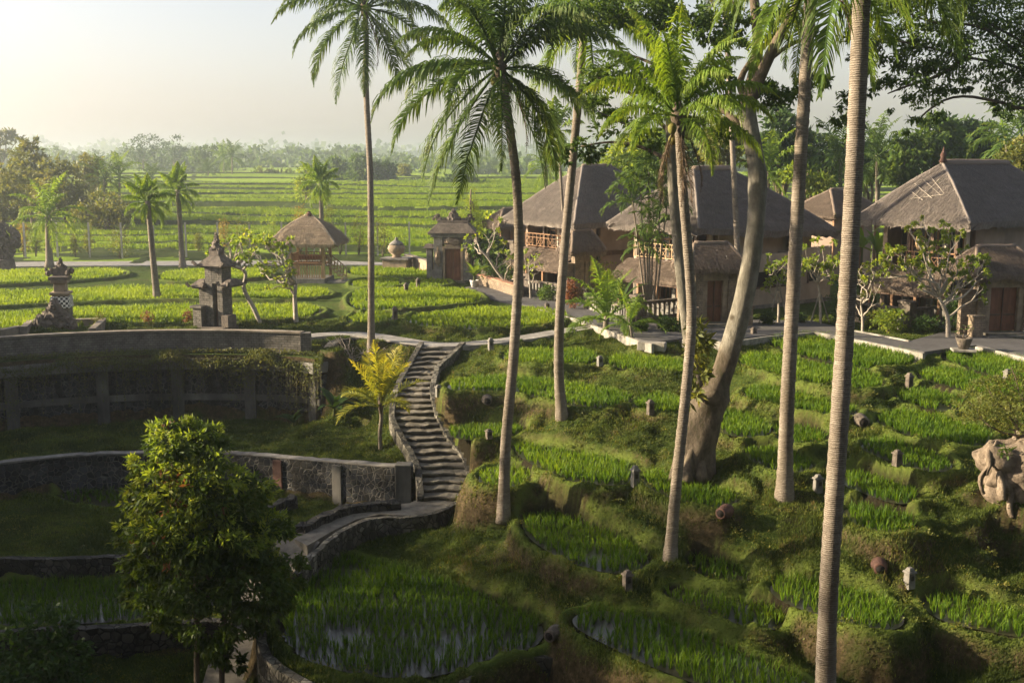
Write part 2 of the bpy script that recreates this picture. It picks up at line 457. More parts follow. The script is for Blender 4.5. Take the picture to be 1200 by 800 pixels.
def hit_base(px, py):
    d = ray(px, py); o = np.array([0, 0, HC])
    t = 15.0
    while t < 120:
        p = o + d * t
        if p[2] <= base(p[0], p[1]): return p
        t += .1
    return p

# paddies: outline in photograph pixels (only to measure where each field lies on the ground), level in metres
PAD = {
 'A1': ([(588,414),(640,412),(698,414),(700,428),(660,430),(590,427)], -0.7),
 'A2': ([(712,420),(760,421),(800,426),(815,432),(812,441),(760,436),(712,431)], -0.7),
 'B1': ([(522,452),(545,446),(590,444),(625,447),(680,454),(738,464),(743,469),(727,479),(690,478),(655,474),(612,462),(560,459),(528,459)], -1.2),
 'B2': ([(744,473),(760,464),(800,466),(806,486),(770,485),(738,479)], -1.25),
 'B3': ([(835,480),(862,485),(905,499),(902,511),(872,514),(838,507)], -1.35),
 'C1': ([(520,505),(560,502),(606,500),(618,506),(590,515),(555,517),(528,513)], -2.3),
 'C2': ([(558,560),(575,549),(608,548),(624,557),(620,570),(592,574),(565,571)], -2.85),
 'D1': ([(602,521),(650,530),(700,538),(735,546),(746,556),(740,567),(715,570),(680,566),(650,559),(625,546),(604,532)], -2.5),
 'D2': ([(756,556),(775,557),(815,572),(855,579),(866,585),(858,594),(835,599),(800,591),(770,579),(752,567)], -2.45),
 'E1': ([(609,604),(650,604),(700,621),(755,646),(764,658),(748,671),(715,673),(680,664),(645,649),(615,628)], -3.7),
 'E2': ([(800,657),(830,656),(870,672),(882,682),(850,686),(815,673)], -3.85),
 'F1': ([(776,692),(800,690),(850,704),(920,716),(926,727),(905,741),(870,736),(820,716),(783,703)], -4.05),
 'F2': ([(670,722),(700,714),(760,722),(830,750),(900,780),(960,805),(940,850),(850,815),(760,781),(700,751),(672,735)], -4.35),
 'G1': ([(326,715),(340,672),(362,650),(420,655),(500,675),(570,700),(632,728),(640,745),(622,763),(575,771),(540,786),(490,797),(400,790),(350,771),(328,745)], -5.1),
 'H1': ([(903,400),(930,394),(1000,397),(1060,413),(1080,422),(1060,432),(1010,434),(950,420),(905,408)], -0.3),
 'H2': ([(864,422),(885,415),(950,427),(1020,441),(1037,449),(1030,459),(990,457),(920,446),(872,433)], -0.55),
 'H3': ([(868,462),(890,454),(940,465),(1000,479),(1007,488),(975,491),(920,479),(878,470)], -0.95),
 'H4': ([(903,500),(945,503),(972,513),(966,522),(940,523),(907,515)], -1.45),
 'H5': ([(870,529),(900,526),(950,541),(954,550),(930,558),(900,551),(874,538)], -1.75),
 'I1': ([(1103,416),(1130,410),(1200,424),(1290,440),(1290,462),(1180,446),(1140,434),(1106,423)], -0.3),
 'I2': ([(1074,438),(1108,432),(1160,446),(1290,476),(1290,500),(1170,469),(1120,456),(1078,445)], -0.5),
 'I3': ([(1050,462),(1080,457),(1125,469),(1132,480),(1105,484),(1070,476),(1050,469)], -0.85),
 'I4': ([(1026,491),(1055,483),(1110,492),(1165,511),(1160,523),(1120,525),(1070,513),(1030,499)], -1.1),
 'I5': ([(1008,520),(1040,517),(1085,530),(1118,543),(1112,554),(1080,553),(1035,538),(1010,529)], -1.35),
 'I6': ([(988,558),(1010,556),(1050,570),(1078,580),(1072,591),(1045,591),(1005,576),(988,569)], -1.95),
 'I7': ([(986,595),(1020,595),(1060,607),(1078,618),(1065,629),(1030,628),(993,613)], -2.35),
 'J1': ([(903,680),(960,684),(1030,702),(1062,720),(1056,739),(1010,739),(950,719),(903,700)], -3.6),
 'J2': ([(1083,700),(1110,695),(1160,712),(1290,735),(1290,765),(1170,743),(1110,731),(1083,716)], -3.7),
 'K1': ([(474,372),(560,364),(625,362),(662,368),(668,374),(640,384),(560,387),(482,384)], -0.15),
 'K2': ([(409,348),(425,341),(540,339),(568,350),(560,357),(500,362),(440,365),(411,363)], 0.05),
 'K3': ([(408,373),(440,367),(462,371),(458,378),(430,381),(408,379)], -0.15),
 'K4': ([(411,329),(462,327),(470,331),(466,338),(414,340)], 0.1),
 'K5': ([(409,317),(440,314),(470,318),(520,322),(516,329),(470,326),(411,325)], 0.15),
 'K6': ([(478,331),(520,328),(528,333),(520,337),(478,338)], 0.1),
 'L1': ([(-60,323),(60,318),(146,317),(148,326),(60,332),(-60,340)], 0.15),
 'L2': ([(190,322),(235,318),(318,317),(318,327),(240,331),(186,331)], 0.15),
 'L3': ([(-60,350),(60,342),(180,338),(300,335),(392,342),(378,352),(200,352),(60,357),(-60,364)], 0),
 'L4': ([(-60,374),(60,366),(180,362),(330,359),(383,363),(366,373),(300,378),(200,381),(100,383),(-60,392)], -0.15),
 'M1': ([(60,580),(130,569),(200,568),(240,575),(238,590),(160,595),(90,592)], -5.1),
 'M2': ([(-60,688),(80,681),(200,682),(250,690),(250,722),(120,730),(-60,738)], -5.9),
}
def smooth_poly(P, n=2):
    P = np.array(P, float)
    for _ in range(n):
        Q = np.roll(P, -1, 0)
        P = np.stack([P * .75 + Q * .25, P * .25 + Q * .75], 1).reshape(-1, 2)
    return P
FIELDS = {}
for k, (px, z) in PAD.items():
    if z is None:
        a = np.array(px).mean(0); h = hit_base(*a); z = float(base(h[0], h[1])) - .12
    P = np.array([at_z(x, y, z)[:2] for x, y in smooth_poly(px)])
    FIELDS[k] = (P, z)

DX = .135
GX = np.arange(-48, 46, DX); GY = np.arange(22, 92.5, DX)
XX, YY = np.meshgrid(GX, GY)
NYg, NXg = XX.shape

def poly_sd(P, pad=1.2):
    """signed distance (inside < 0) on the grid window round P"""
    x0, y0 = P.min(0) - pad; x1, y1 = P.max(0) + pad
    i0 = max(0, int((x0 - GX[0]) / DX)); i1 = min(NXg, int((x1 - GX[0]) / DX) + 2)
    j0 = max(0, int((y0 - GY[0]) / DX)); j1 = min(NYg, int((y1 - GY[0]) / DX) + 2)
    if i1 <= i0 or j1 <= j0: return None
    X = XX[j0:j1, i0:i1]; Y = YY[j0:j1, i0:i1]
    return (slice(j0, j1), slice(i0, i1)), sd_pts(P, X, Y)

def sd_pts(P, X, Y):
    D = np.full(X.shape, 1e9); ins = np.zeros(X.shape, bool)
    n = len(P)
    for k in range(n):
        a = P[k]; b = P[(k + 1) % n]; e = b - a
        t = np.clip(((X - a[0]) * e[0] + (Y - a[1]) * e[1]) / (e @ e + 1e-12), 0, 1)
        D = np.minimum(D, np.hypot(X - a[0] - t * e[0], Y - a[1] - t * e[1]))
        c = (a[1] > Y) != (b[1] > Y)
        with np.errstate(divide='ignore', invalid='ignore'):
            ins ^= c & (X < (b[0] - a[0]) * (Y - a[1]) / (b[1] - a[1] + 1e-15) + a[0])
    return np.where(ins, -D, D)

def poly_in(P, X, Y):
    ins = np.zeros(X.shape, bool)
    n = len(P)
    for k in range(n):
        a = P[k]; b = P[(k + 1) % n]
        c = (a[1] > Y) != (b[1] > Y)
        ins ^= c & (X < (b[0] - a[0]) * (Y - a[1]) / (b[1] - a[1] + 1e-15) + a[0])
    return ins

FIX = np.full(XX.shape, np.nan)
DIRT = np.zeros(XX.shape); MUD = np.zeros(XX.shape); NOG = np.zeros(XX.shape, bool)
def fix_poly(P, z, nog=True):
    P = np.asarray(P, float)
    r = poly_sd(P, .3)
    if r is None: return
    w, sd = r
    FIX[w] = np.where(sd < 0, z, FIX[w])
    if nog: NOG[w] |= sd < 0
def fix_line(P, z0, half, off=0.0, zs=None, pad=None):
    """fix the ground along a polyline, `off` metres to its left (positive) or right"""
    P = np.asarray(P, float)
    seg = P[1:, :2] - P[:-1, :2]
    for k in range(len(seg)):
        L = np.linalg.norm(seg[k])
        n = max(2, int(L / (DX * .6)))
        nr = np.array([-seg[k][1], seg[k][0]]) / (L + 1e-9)
        for i in range(n + 1):
            t = i / n
            q = P[k][:2] + seg[k] * t + nr * off
            z = z0 if zs is None else zs[k] * (1 - t) + zs[k + 1] * t
            r = int(half / DX) + 1
            ci = int(round((q[0] - GX[0]) / DX)); cj = int(round((q[1] - GY[0]) / DX))
            for dj in range(-r, r + 1):
                for di in range(-r, r + 1):
                    a, b = cj + dj, ci + di
                    if 0 <= a < NYg and 0 <= b < NXg and math.hypot(GX[b] - q[0], GY[a] - q[1]) <= half:
                        FIX[a, b] = z

def zl(pts, z): return np.array([at_z(x, y, z) for x, y in pts])

# --- the big curved retaining wall, measured along its foot of parapet at z=-0.38
UPZ, LAWN, PIT = -.3, -3.8, -5.0
uw = zl([(380, 411), (363, 408), (330, 406.5), (300, 405.5), (250, 405), (200, 405), (150, 406), (100, 408), (50, 410.5), (0, 414), (-60, 420)], UPZ)
def extend(P, pts): return np.vstack([P, np.array(pts, float)])
uw = extend(uw, [(-27.5, 46, UPZ), (-29.5, 41.5, UPZ), (-30.5, 36, UPZ), (-30, 30, UPZ), (-28.5, 24, UPZ)])
def smooth_line(P, n=2):
    P = np.asarray(P, float)
    for _ in range(n):
        Q = [P[0]]
        for a, b in zip(P[:-1], P[1:]): Q += [a * .75 + b * .25, a * .25 + b * .75]
        Q.append(P[-1]); P = np.array(Q)
    return P
uw = smooth_line(uw)
# second, lower wall of cobbles (top line at the lawn)
lw = zl([(484, 553), (460, 553), (430, 549), (400, 545), (370, 541), (330, 536), (300, 533), (260, 530), (220, 528.5), (150, 529), (100, 531), (60, 534), (0, 541), (-60, 549)], -3.5)
lw = smooth_line(extend(lw, [(-22.5, 39.5, -3.5), (-24, 35, -3.5), (-24, 29, -3.5), (-23, 23, -3.5)]))
# paved path of the villas
PATH = [(545,337),(580,352),(632,361),(671,371),(715,387),(756,400),(765,402),(800,397),(847,400),(900,393),(955,388.5),(1083,413),(1110,409),(1144,405),(1200,417),(1290,436),(1290,408),(1170,395),(1144,389),(1110,388),(1066,400),(1002,388),(950,376),(870,375),(800,385),(740,374),(700,358),(650,350),(600,342),(565,332)]
PATHW = np.array([at_z(x, y, 0)[:2] for x, y in PATH])
# light garden path in front
LP = [(352, 395, -.42), (395, 391, -.42), (430, 392, -.42), (470, 399, -.45), (510, 405, -.5), (560, 403, -.45), (610, 397, -.36), (655, 389, -.25), (700, 382, -.03)]
LPW = smooth_line([at_z(x, y, z) for x, y, z in LP])
# staircase edges
SL = [(497, 405), (484, 429), (472, 448), (465, 471), (462, 492), (472, 512), (484, 532), (494, 552), (497, 582), (497, 592)]
SR = [(540, 405), (525, 420), (509, 434), (503, 461), (509, 488), (522, 515), (541, 539), (547, 559), (542, 580), (536, 592)]
NST = 25; Z0S, Z1S = -.5, -4.15
Y0S, Y1S = float(at_z(517, 405, Z0S)[1]), float(at_z(520, 586, Z1S)[1])
STEPS = []
for k in range(NST + 1):
    z = Z0S + (Z1S - Z0S) * k / NST; Y = Y0S + (Y1S - Y0S) * k / NST
    py = HOR + (HC - z) * FPX / Y
    for _ in range(3):   # the pitch bends the pixel rows a little
        p = at_z(520, py, z); py += (p[1] - Y) * 6
    xl = np.interp(py, [a[1] for a in SL], [a[0] for a in SL]); xr = np.interp(py, [a[1] for a in SR], [a[0] for a in SR])
    STEPS.append((at_z(xl, py, z), at_z(xr, py, z)))
# landing and the lower path that leaves it
LAND = [(494, 584), (545, 574), (541, 586), (520, 597), (489, 605), (445, 603), (418, 609), (391, 622), (360, 640), (345, 632), (352, 622), (380, 606), (410, 597), (450, 592), (480, 590)]
LANDW = np.array([at_z(x, y, -4.2)[:2] for x, y in LAND])
LOW = [(352, 632, -4.25, 1.5), (325, 668, -4.9, 1.5), (303, 700, -5.5, 1.5), (288, 740, -6.1, 1.5), (270, 800, -6.6, 1.6), (262, 850, -6.7, 1.6)]
LOWW = np.array([at_z(x, y, z) for x, y, z, _ in LOW])

# ---- constraints
for zz, bnd in ((0, (slice(-2, None), slice(None))), (0, (slice(None), slice(0, 2)))):
    FIX[bnd] = zz
FIX[:, -2:] = base(XX[:, -2:], YY[:, -2:]); FIX[:2, :] = np.where(XX[:2] > -27, np.minimum(-6.9, base(XX[:2], YY[:2])), 0)
back = (YY > 89) | ((YY > 62) & (XX > 3)) | ((XX < -32) & (YY < 62))
FIX = np.where(back & np.isnan(FIX), 0, FIX)
fix_line(uw, UPZ, .3, -.55)       # behind the wall (right of travel, away from camera)
fix_line(uw, UPZ, .25, -.9)
fix_line(uw, LAWN, .3, .6)
fix_line(lw, -3.55, .3, -.5); fix_line(lw, PIT, .3, .55)
for k, (P, z) in FIELDS.items():
    w, sd = poly_sd(P, .3)
    FIX[w] = np.where(sd < 0, z, FIX[w]); MUD[w] = np.maximum(MUD[w], sd < .05); NOG[w] |= sd < .02
fix_poly(PATHW, -.06)
fix_line(LPW, 0, .85, 0, LPW[:, 2] - .05)
for k in range(NST):
    a, b = STEPS[k]; c, d = STEPS[k + 1]
    q = np.array([a[:2], b[:2], d[:2], c[:2]]); cen = q.mean(0); q = cen + (q - cen) * 1.18
    fix_poly(q, min(a[2], c[2]) - .2)
fix_poly(LANDW, -4.3)
fix_line(LOWW, 0, .8, 0, LOWW[:, 2] - .08)
# measured spots of the ground: (px, py, z, radius)
SPOTS = [(1150, 640, -2.6, .3), (590, 603, -3.75, .4), (560, 625, -4.3, .4), (520, 624, -4.85, .3), (460, 642, -4.95, .3), (400, 648, -4.95, .2), (660, 490, -1.55, .3), (785, 652, -3.45, .3), (830, 625, -3.1, .3),
         (918, 588, -2.25, .4), (960, 650, -3.0, .4), (1180, 575, -1.5, 1.15), (1150, 600, -2.0, .8), (1190, 600, -1.9, .8), (1225, 590, -1.6, 1.2), (1230, 650, -2.9, .9), (1185, 632, -2.6, .7), (1180, 660, -3.2, .6), (700, 795, -5.2, .3), (650, 757, -5.0, .2),
         (960, 775, -4.6, .4), (1100, 775, -4.6, .4), (445, 527, -3.4, .4), (440, 450, -2.3, .4), (400, 430, -1.7, .3), (430, 420, -1.2, .3), (390, 470, -3.0, .3), (420, 500, -3.3, .3), (330, 510, -3.65, .4),
         (60, 620, -5.15, .6), (120, 648, -5.2, .5), (200, 640, -5.2, .5), (0, 640, -5.2, .6), (60, 775, -6.7, .6), (200, 790, -6.8, .6), (320, 590, -4.8, .3), (330, 612, -4.6, .3),
         (540, 440, -1.1, .3), (560, 425, -.8, .2), (800, 405, -.3, .2), (740, 405, -.3, .3), (660, 400, -.5, .25)]
for px, py, z, r in SPOTS:
    p = at_z(px, py, z)
    m = np.hypot(XX - p[0], YY - p[1]) < r
    FIX = np.where(m, z, FIX)
# dark stone edges of the lower left terraces: upper lip / foot
E1L = zl([(-60, 652), (0, 655), (60, 657), (120, 655), (180, 652), (240, 650), (275, 655)], -5.2)
E1L = smooth_line(np.vstack([[(-22, 38.6, -5.2)], E1L]))
fix_line(E1L, -5.2, .25, .35); fix_line(E1L, -5.88, .2, -.3)
E2L = zl([(-60, 745), (0, 742), (60, 738), (120, 738), (180, 734), (240, 728), (275, 730)], -5.85)
E2L = smooth_line(np.vstack([[(-21, 33.2, -5.85)], E2L]))
fix_line(E2L, -5.85, .2, .35); fix_line(E2L, -6.7, .25, -.35)
# round stone lip of the big paddy and the dark basin
E3L = smooth_line(zl([(330, 690), (318, 715), (306, 738), (306, 758), (318, 778), (345, 795), (380, 815), (420, 830)], -4.95))
fix_line(E3L, -4.95, .2, .35); fix_line(E3L, -6.3, .2, -.4)
E4L = smooth_line(zl([(540, 812), (548, 792), (570, 778), (600, 771), (640, 771), (680, 776), (715, 786), (745, 800), (770, 818)], -5.2))
fix_line(E4L, -5.2, .2, .3); fix_line(E4L, -7.2, .3, -.55); 
FIX = np.where(np.hypot((XX - 1.05) / 2.1, (YY - 27.7) / 1.75) < 1, -7.6, FIX)
HO = at_z(1018, 790, -5)
FIX = np.where(np.hypot((XX - HO[0]) / 1.1, YY - HO[1]) < .5, -5.9, FIX)
edge_landing = smooth_line(zl([(548, 570), (543, 586), (522, 598), (489, 606), (447, 605), (420, 611), (393, 624), (362, 645), (345, 662)], -4.15))
fix_line(edge_landing, -4.85, .2, -.45)

def relax(F, levels=5, iters=260):
    shp = F.shape
    if levels == 0 or min(shp) < 16:
        H = np.where(np.isnan(F), np.nanmean(F), F)
    else:
        h2, w2 = (shp[0] + 1) // 2, (shp[1] + 1) // 2
        Fp = np.full((h2 * 2, w2 * 2), np.nan); Fp[:shp[0], :shp[1]] = F
        q = Fp.reshape(h2, 2, w2, 2)
        with np.errstate(all='ignore'):
            import warnings; warnings.simplefilter('ignore')
            C = np.nanmean(q, axis=(1, 3))
        Hc = relax(C, levels - 1, iters)
        H = np.repeat(np.repeat(Hc, 2, 0), 2, 1)[:shp[0], :shp[1]]
    fx = ~np.isnan(F); Fz = np.where(fx, F, 0)
    for _ in range(iters):
        A = np.pad(H, 1, mode='edge')
        N = (A[:-2, 1:-1] + A[2:, 1:-1] + A[1:-1, :-2] + A[1:-1, 2:]) * .25
        H = np.where(fx, Fz, N)
    return H
HT = relax(FIX)
HM = HT.copy()
for _ in range(3):
    Pd = np.pad(HM, 1, mode='edge')
    HM = np.maximum.reduce([Pd[a:a + HT.shape[0], b:b + HT.shape[1]] for a in range(3) for b in range(3)])
RIM = np.zeros_like(HT)
# smooth everything outside the fixed places a little, then raise the bunds round each paddy
def box3(A):
    P = np.pad(A, 1, mode='edge')
    return (P[:-2, 1:-1] + P[2:, 1:-1] + P[1:-1, :-2] + P[1:-1, 2:] + 2 * A) / 6
RAISE = np.zeros_like(HT) - 99; STEEP = np.zeros_like(HT) - 99
for k, (P, z) in FIELDS.items():
    w, sd = poly_sd(P, 1.2)
    far = P[:, 1].mean() > 57
    hb, wb = (.2, .42) if far else (.17, .36)
    up = (sd > 0) & (sd < .75) & (HT[w] > z + .2) & ~(np.abs(XX[w]) > 60)
    if not far: STEEP[w] = np.where(up, np.maximum(STEEP[w], np.minimum(np.minimum(HM[w], HT[w] + .22), z + .02 + sd * 3.5)), STEEP[w])
    RIM[w] = np.maximum(RIM[w], np.clip(1 - np.abs(sd - .24) / .26, 0, 1) * (HT[w] < z + .35))
    if k in ('C1', 'C2', 'G1'): hb = .2
    prof = z + hb * np.clip(sd / .14, 0, 1) - np.clip(sd - wb, 0, 9) * 2.2
    ok = (sd > 0) & (sd < wb + .45)
    RAISE[w] = np.where(ok, np.maximum(RAISE[w], prof), RAISE[w])
free = (MUD < .5) & ~NOG
HT = np.where(free & (STEEP > -50) & (np.nan_to_num(FIX, nan=99) > 50), np.maximum(HT, STEEP), HT)
HT = np.where(free, np.maximum(HT, RAISE), HT)
Hs = (box3(HT) + HT) / 2; HT = np.where(free, Hs, HT)
# fine unevenness
def vnoise(X, Y, s, seed):
    r = np.random.default_rng(seed); n = 64
    T = r.standard_normal((n, n))
    x = (X * s) % n; y = (Y * s) % n
    i = x.astype(int); j = y.astype(int); fx = x - i; fy = y - j
    fx = fx * fx * (3 - 2 * fx); fy = fy * fy * (3 - 2 * fy)
    g = lambda a, b: T[a % n, b % n]
    return (g(i, j) * (1 - fx) * (1 - fy) + g(i + 1, j) * fx * (1 - fy) + g(i, j + 1) * (1 - fx) * fy + g(i + 1, j + 1) * fx * fy)
bump_ = vnoise(XX, YY, .9, 3) * .05 + vnoise(XX, YY, 2.3, 4) * .035 + vnoise(XX, YY, 5, 5) * .022 - .06 * np.abs(vnoise(XX, YY, 1.5, 6)) + .018 * vnoise(XX, YY, 3.6 * 2, 7)
HT = np.where(free, HT + bump_ * np.where(YY < 62, 1, .3), HT)

def gz(x, y):
    i = (x - GX[0]) / DX; j = (y - GY[0]) / DX
    i = min(max(i, 0), NXg - 1.001); j = min(max(j, 0), NYg - 1.001)
    a, b = int(i), int(j); u, v = i - a, j - b
    return float(HT[b, a] * (1 - u) * (1 - v) + HT[b, a + 1] * u * (1 - v) + HT[b + 1, a] * (1 - u) * v + HT[b + 1, a + 1] * u * v)

def spot(px, py):
    """where the sight line through a photograph pixel meets the ground"""
    d = ray(px, py); o = np.array([0, 0, HC]); t = 22.0
    while t < 110:
        p = o + d * t
        if p[1] < 92 and p[2] <= gz(p[0], p[1]): return np.array([p[0], p[1], gz(p[0], p[1])])
        t += .06
    return at_z(px, py, 0)

idx = np.arange(NYg * NXg).reshape(NYg, NXg)
quads = np.stack([idx[:-1, :-1], idx[:-1, 1:], idx[1:, 1:], idx[1:, :-1]], -1).reshape(-1, 4)
me = arr_mesh('garden_ground', np.stack([XX.ravel(), YY.ravel(), HT.ravel()], 1), [quads], smooth=True)
for nm, A in (('mud', MUD), ('dirt', DIRT), ('rim', RIM)):
    a = me.attributes.new(nm, 'FLOAT', 'POINT'); a.data.foreach_set('value', A.ravel().astype(np.float32))
tag(link('garden_ground', me, M['ground']), kind='structure')

# paddy water sheets
mb = MB()
for k, (P, z) in FIELDS.items():
    c = P.mean(0)
    n = len(P)
    mb.add([(p[0], p[1], z + .02) for p in P], [tuple(range(n)) if np.cross(P[1] - P[0], P[2] - P[1]) >= 0 else tuple(range(n))[::-1]])
tag(part('paddy_water', mb, M['water']), kind='structure')

# ------------------------------------------------------------------ far fields
def far_ground():
    ys = np.concatenate([np.arange(91.5, 330, .45), np.geomspace(330, 6000, 90)])
    s = np.linspace(-1.15, 1.05, 330)
    X = s[None, :] * (ys[:, None] * .62 + 12); Y = np.repeat(ys[:, None], len(s), 1)
    q = (Y + 9 * vnoise(X, Y * .5, .018, 11) + 3.5 * vnoise(X, Y, .07, 12) + 1.2 * np.sin(X * .11))
    lev = np.array([99, 106, 117, 131, 140, 152, 165, 182, 196, 214, 232, 252, 275, 300.])
    hs = np.array([.25, .25, .35, .55, .25, .55, .42, .5, .35, .42, .3, .3, .2, .2])
    Z = np.zeros_like(X); BK = np.zeros_like(X)
    for l, h in zip(lev, hs):
        hh = h * (1 + .5 * vnoise(X, Y, .02, int(l)))
        Z += hh * np.clip((q - l) / .7, 0, 1); BK = np.maximum(BK, ((q > l - .1) & (q < l + 1.2)))
        Z += .22 * np.exp(-((q - l - 1.0) / .5) ** 2)
    # cross bunds that run away from the viewer
    for k, off in enumerate((-60, -31, -8, 17, 39, 70)):
        d = np.abs(X - off - (Y - 100) * (.12 * (k % 3 - 1)) - 4 * vnoise(X, Y, .03, 40 + k))
        Z += .18 * np.exp(-(d / .6) ** 2); BK = np.maximum(BK, (d < .7) * .8)
    Z -= .02
    BK = np.where(Y < 103, np.maximum(BK, vnoise(X, Y, .3, 77) > .0), BK)
    fade = Y > 330
    Z = np.where(fade, Z.max() * 0 + np.interp(Y, [330, 6000], [6.0, 6.0]) * 0 + Z, Z)
    idx = np.arange(X.size).reshape(X.shape)
    qd = np.stack([idx[:-1, :-1], idx[:-1, 1:], idx[1:, 1:], idx[1:, :-1]], -1).reshape(-1, 4)
    me = arr_mesh('far_fields', np.stack([X.ravel(), Y.ravel(), Z.ravel()], 1), [qd], rnd=BK.ravel(), smooth=True)
    t = NT('far_fields'); a = t.n('Attribute', attribute_name='rnd')
    v = t.coord('Object')
    r = t.ramp(t.noise(t.coord('Object', (.15, 1, 1)), .09, 5), [(.35, (.17, .26, .022)), (.5, (.22, .32, .028)), (.65, (.27, .36, .04))])
    r = t.mix(1.0, r, t.ramp(t.noise(v, 1.5, 6, .7), [(.3, (.7, .7, .7)), (.7, (1.2, 1.2, 1.2))]), 'MULTIPLY')
    d = t.ramp(t.noise(v, .8, 6), [(.35, (.025, .04, .011)), (.65, (.05, .068, .019))])
    c = t.mix(t.ramp(a.outputs['Fac'], [(.3, (0, 0, 0)), (.6, (1, 1, 1))]), r, d)
    m = t.bsdf(c, .9, t.noise(v, 5, 6, .8), .25, 1, .05)
    tag(link('rice_terrace_land', me, m), kind='structure')
    return X, Y, Z
FX_, FY_, FZ_ = far_ground()
def fz(x, y):
    j = int(np.searchsorted(FY_[:, 0], y)); j = min(j, FY_.shape[0] - 1)
    i = int(np.argmin(np.abs(FX_[j] - x))); return float(FZ_[j, i])

# wide low sheet under everything out to the horizon
mb = MB().add([(-5000, 18, -9), (5000, 18, -9), (5000, 22, -9), (-5000, 22, -9)], [(0, 1, 2, 3)])
rest = MB()
rest.add([(-400, 10, -.03), (-47.9, 10, -.03), (-47.9, 92, -.03), (-400, 92, -.03)], [(0, 1, 2, 3)])
rest.add([(45.5, 48, -.03), (400, 48, -.03), (400, 92, -.03), (45.5, 92, -.03)], [(0, 1, 2, 3)])
tag(part('surrounding_land', rest, M['ground']), kind='structure')

# gravel road beyond the left terraces
def ribbon(name, pts, w, m, lift=.03, kind='structure', thick=.0):
    P = np.asarray(pts, float); t = np.gradient(P[:, :2], axis=0); t /= np.linalg.norm(t, axis=1)[:, None]
    nrm = np.stack([-t[:, 1], t[:, 0]], 1); w = np.broadcast_to(w, (len(P),))
    V = []; F = []
    cols = 5
    for i in range(len(P)):
        for j in range(cols):
            s = (j / (cols - 1) - .5)
            V.append((P[i, 0] + nrm[i, 0] * w[i] * s, P[i, 1] + nrm[i, 1] * w[i] * s, P[i, 2] + lift))
    for i in range(len(P) - 1):
        for j in range(cols - 1):
            a = i * cols + j; F.append((a, a + cols, a + cols + 1, a + 1))
    n0 = len(V)
    for i in range(len(P)):
        V.append((V[i * cols][0], V[i * cols][1], P[i, 2] - .2)); V.append((V[i * cols + cols - 1][0], V[i * cols + cols - 1][1], P[i, 2] - .2))
    for i in range(len(P) - 1):
        F.append((i * cols, n0 + i * 2, n0 + i * 2 + 2, (i + 1) * cols)); F.append((i * cols + cols - 1, (i + 1) * cols + cols - 1, n0 + i * 2 + 3, n0 + i * 2 + 1))
    return tag(part(name, MB().add(V, F), m), kind=kind)
road = smooth_line([at_z(x, y, .03) for x, y in [(-200, 315), (0, 310), (120, 309), (250, 308.5), (380, 308), (470, 308), (560, 307), (700, 306)]], 1)
ribbon('gravel_road', road, 4.2, M['gravel'])
ribbon('garden_path', LPW, 1.15, M['pathlight'], .04)
n = len(PATHW)
o = part('paved_path', MB().add([(p[0], p[1], .03) for p in PATHW] + [(p[0], p[1], -.3) for p in PATHW],
        [tuple(range(n))[::-1] if np.cross(PATHW[1] - PATHW[0], PATHW[2] - PATHW[1]) < 0 else tuple(range(n))] + [(i, (i + 1) % n, (i + 1) % n + n, i + n) for i in range(n)]), M['asphalt'])
tag(o, kind='structure')
n = len(LANDW)
o = part('landing_paving', MB().add([(p[0], p[1], -4.17) for p in LANDW] + [(p[0], p[1], -4.6) for p in LANDW],
        [tuple(range(n))] + [(i, (i + 1) % n, (i + 1) % n + n, i + n) for i in range(n)]), M['step'])
tag(o, kind='structure')
ribbon('lower_path', smooth_line(LOWW), 1.6, M['step'], .05)
p0 = at_z(352, 318, .0); p1 = at_z(395, 338, -.1)
gp = smooth_line([at_z(408, 312, 0), at_z(402, 325, 0), at_z(408, 345, -.05), at_z(398, 362, -.15), at_z(385, 380, -.3)])
# ------------------------------------------------------------------ rice and grass
def norm(a): return a / (np.linalg.norm(a, axis=-1, keepdims=True) + 1e-9)

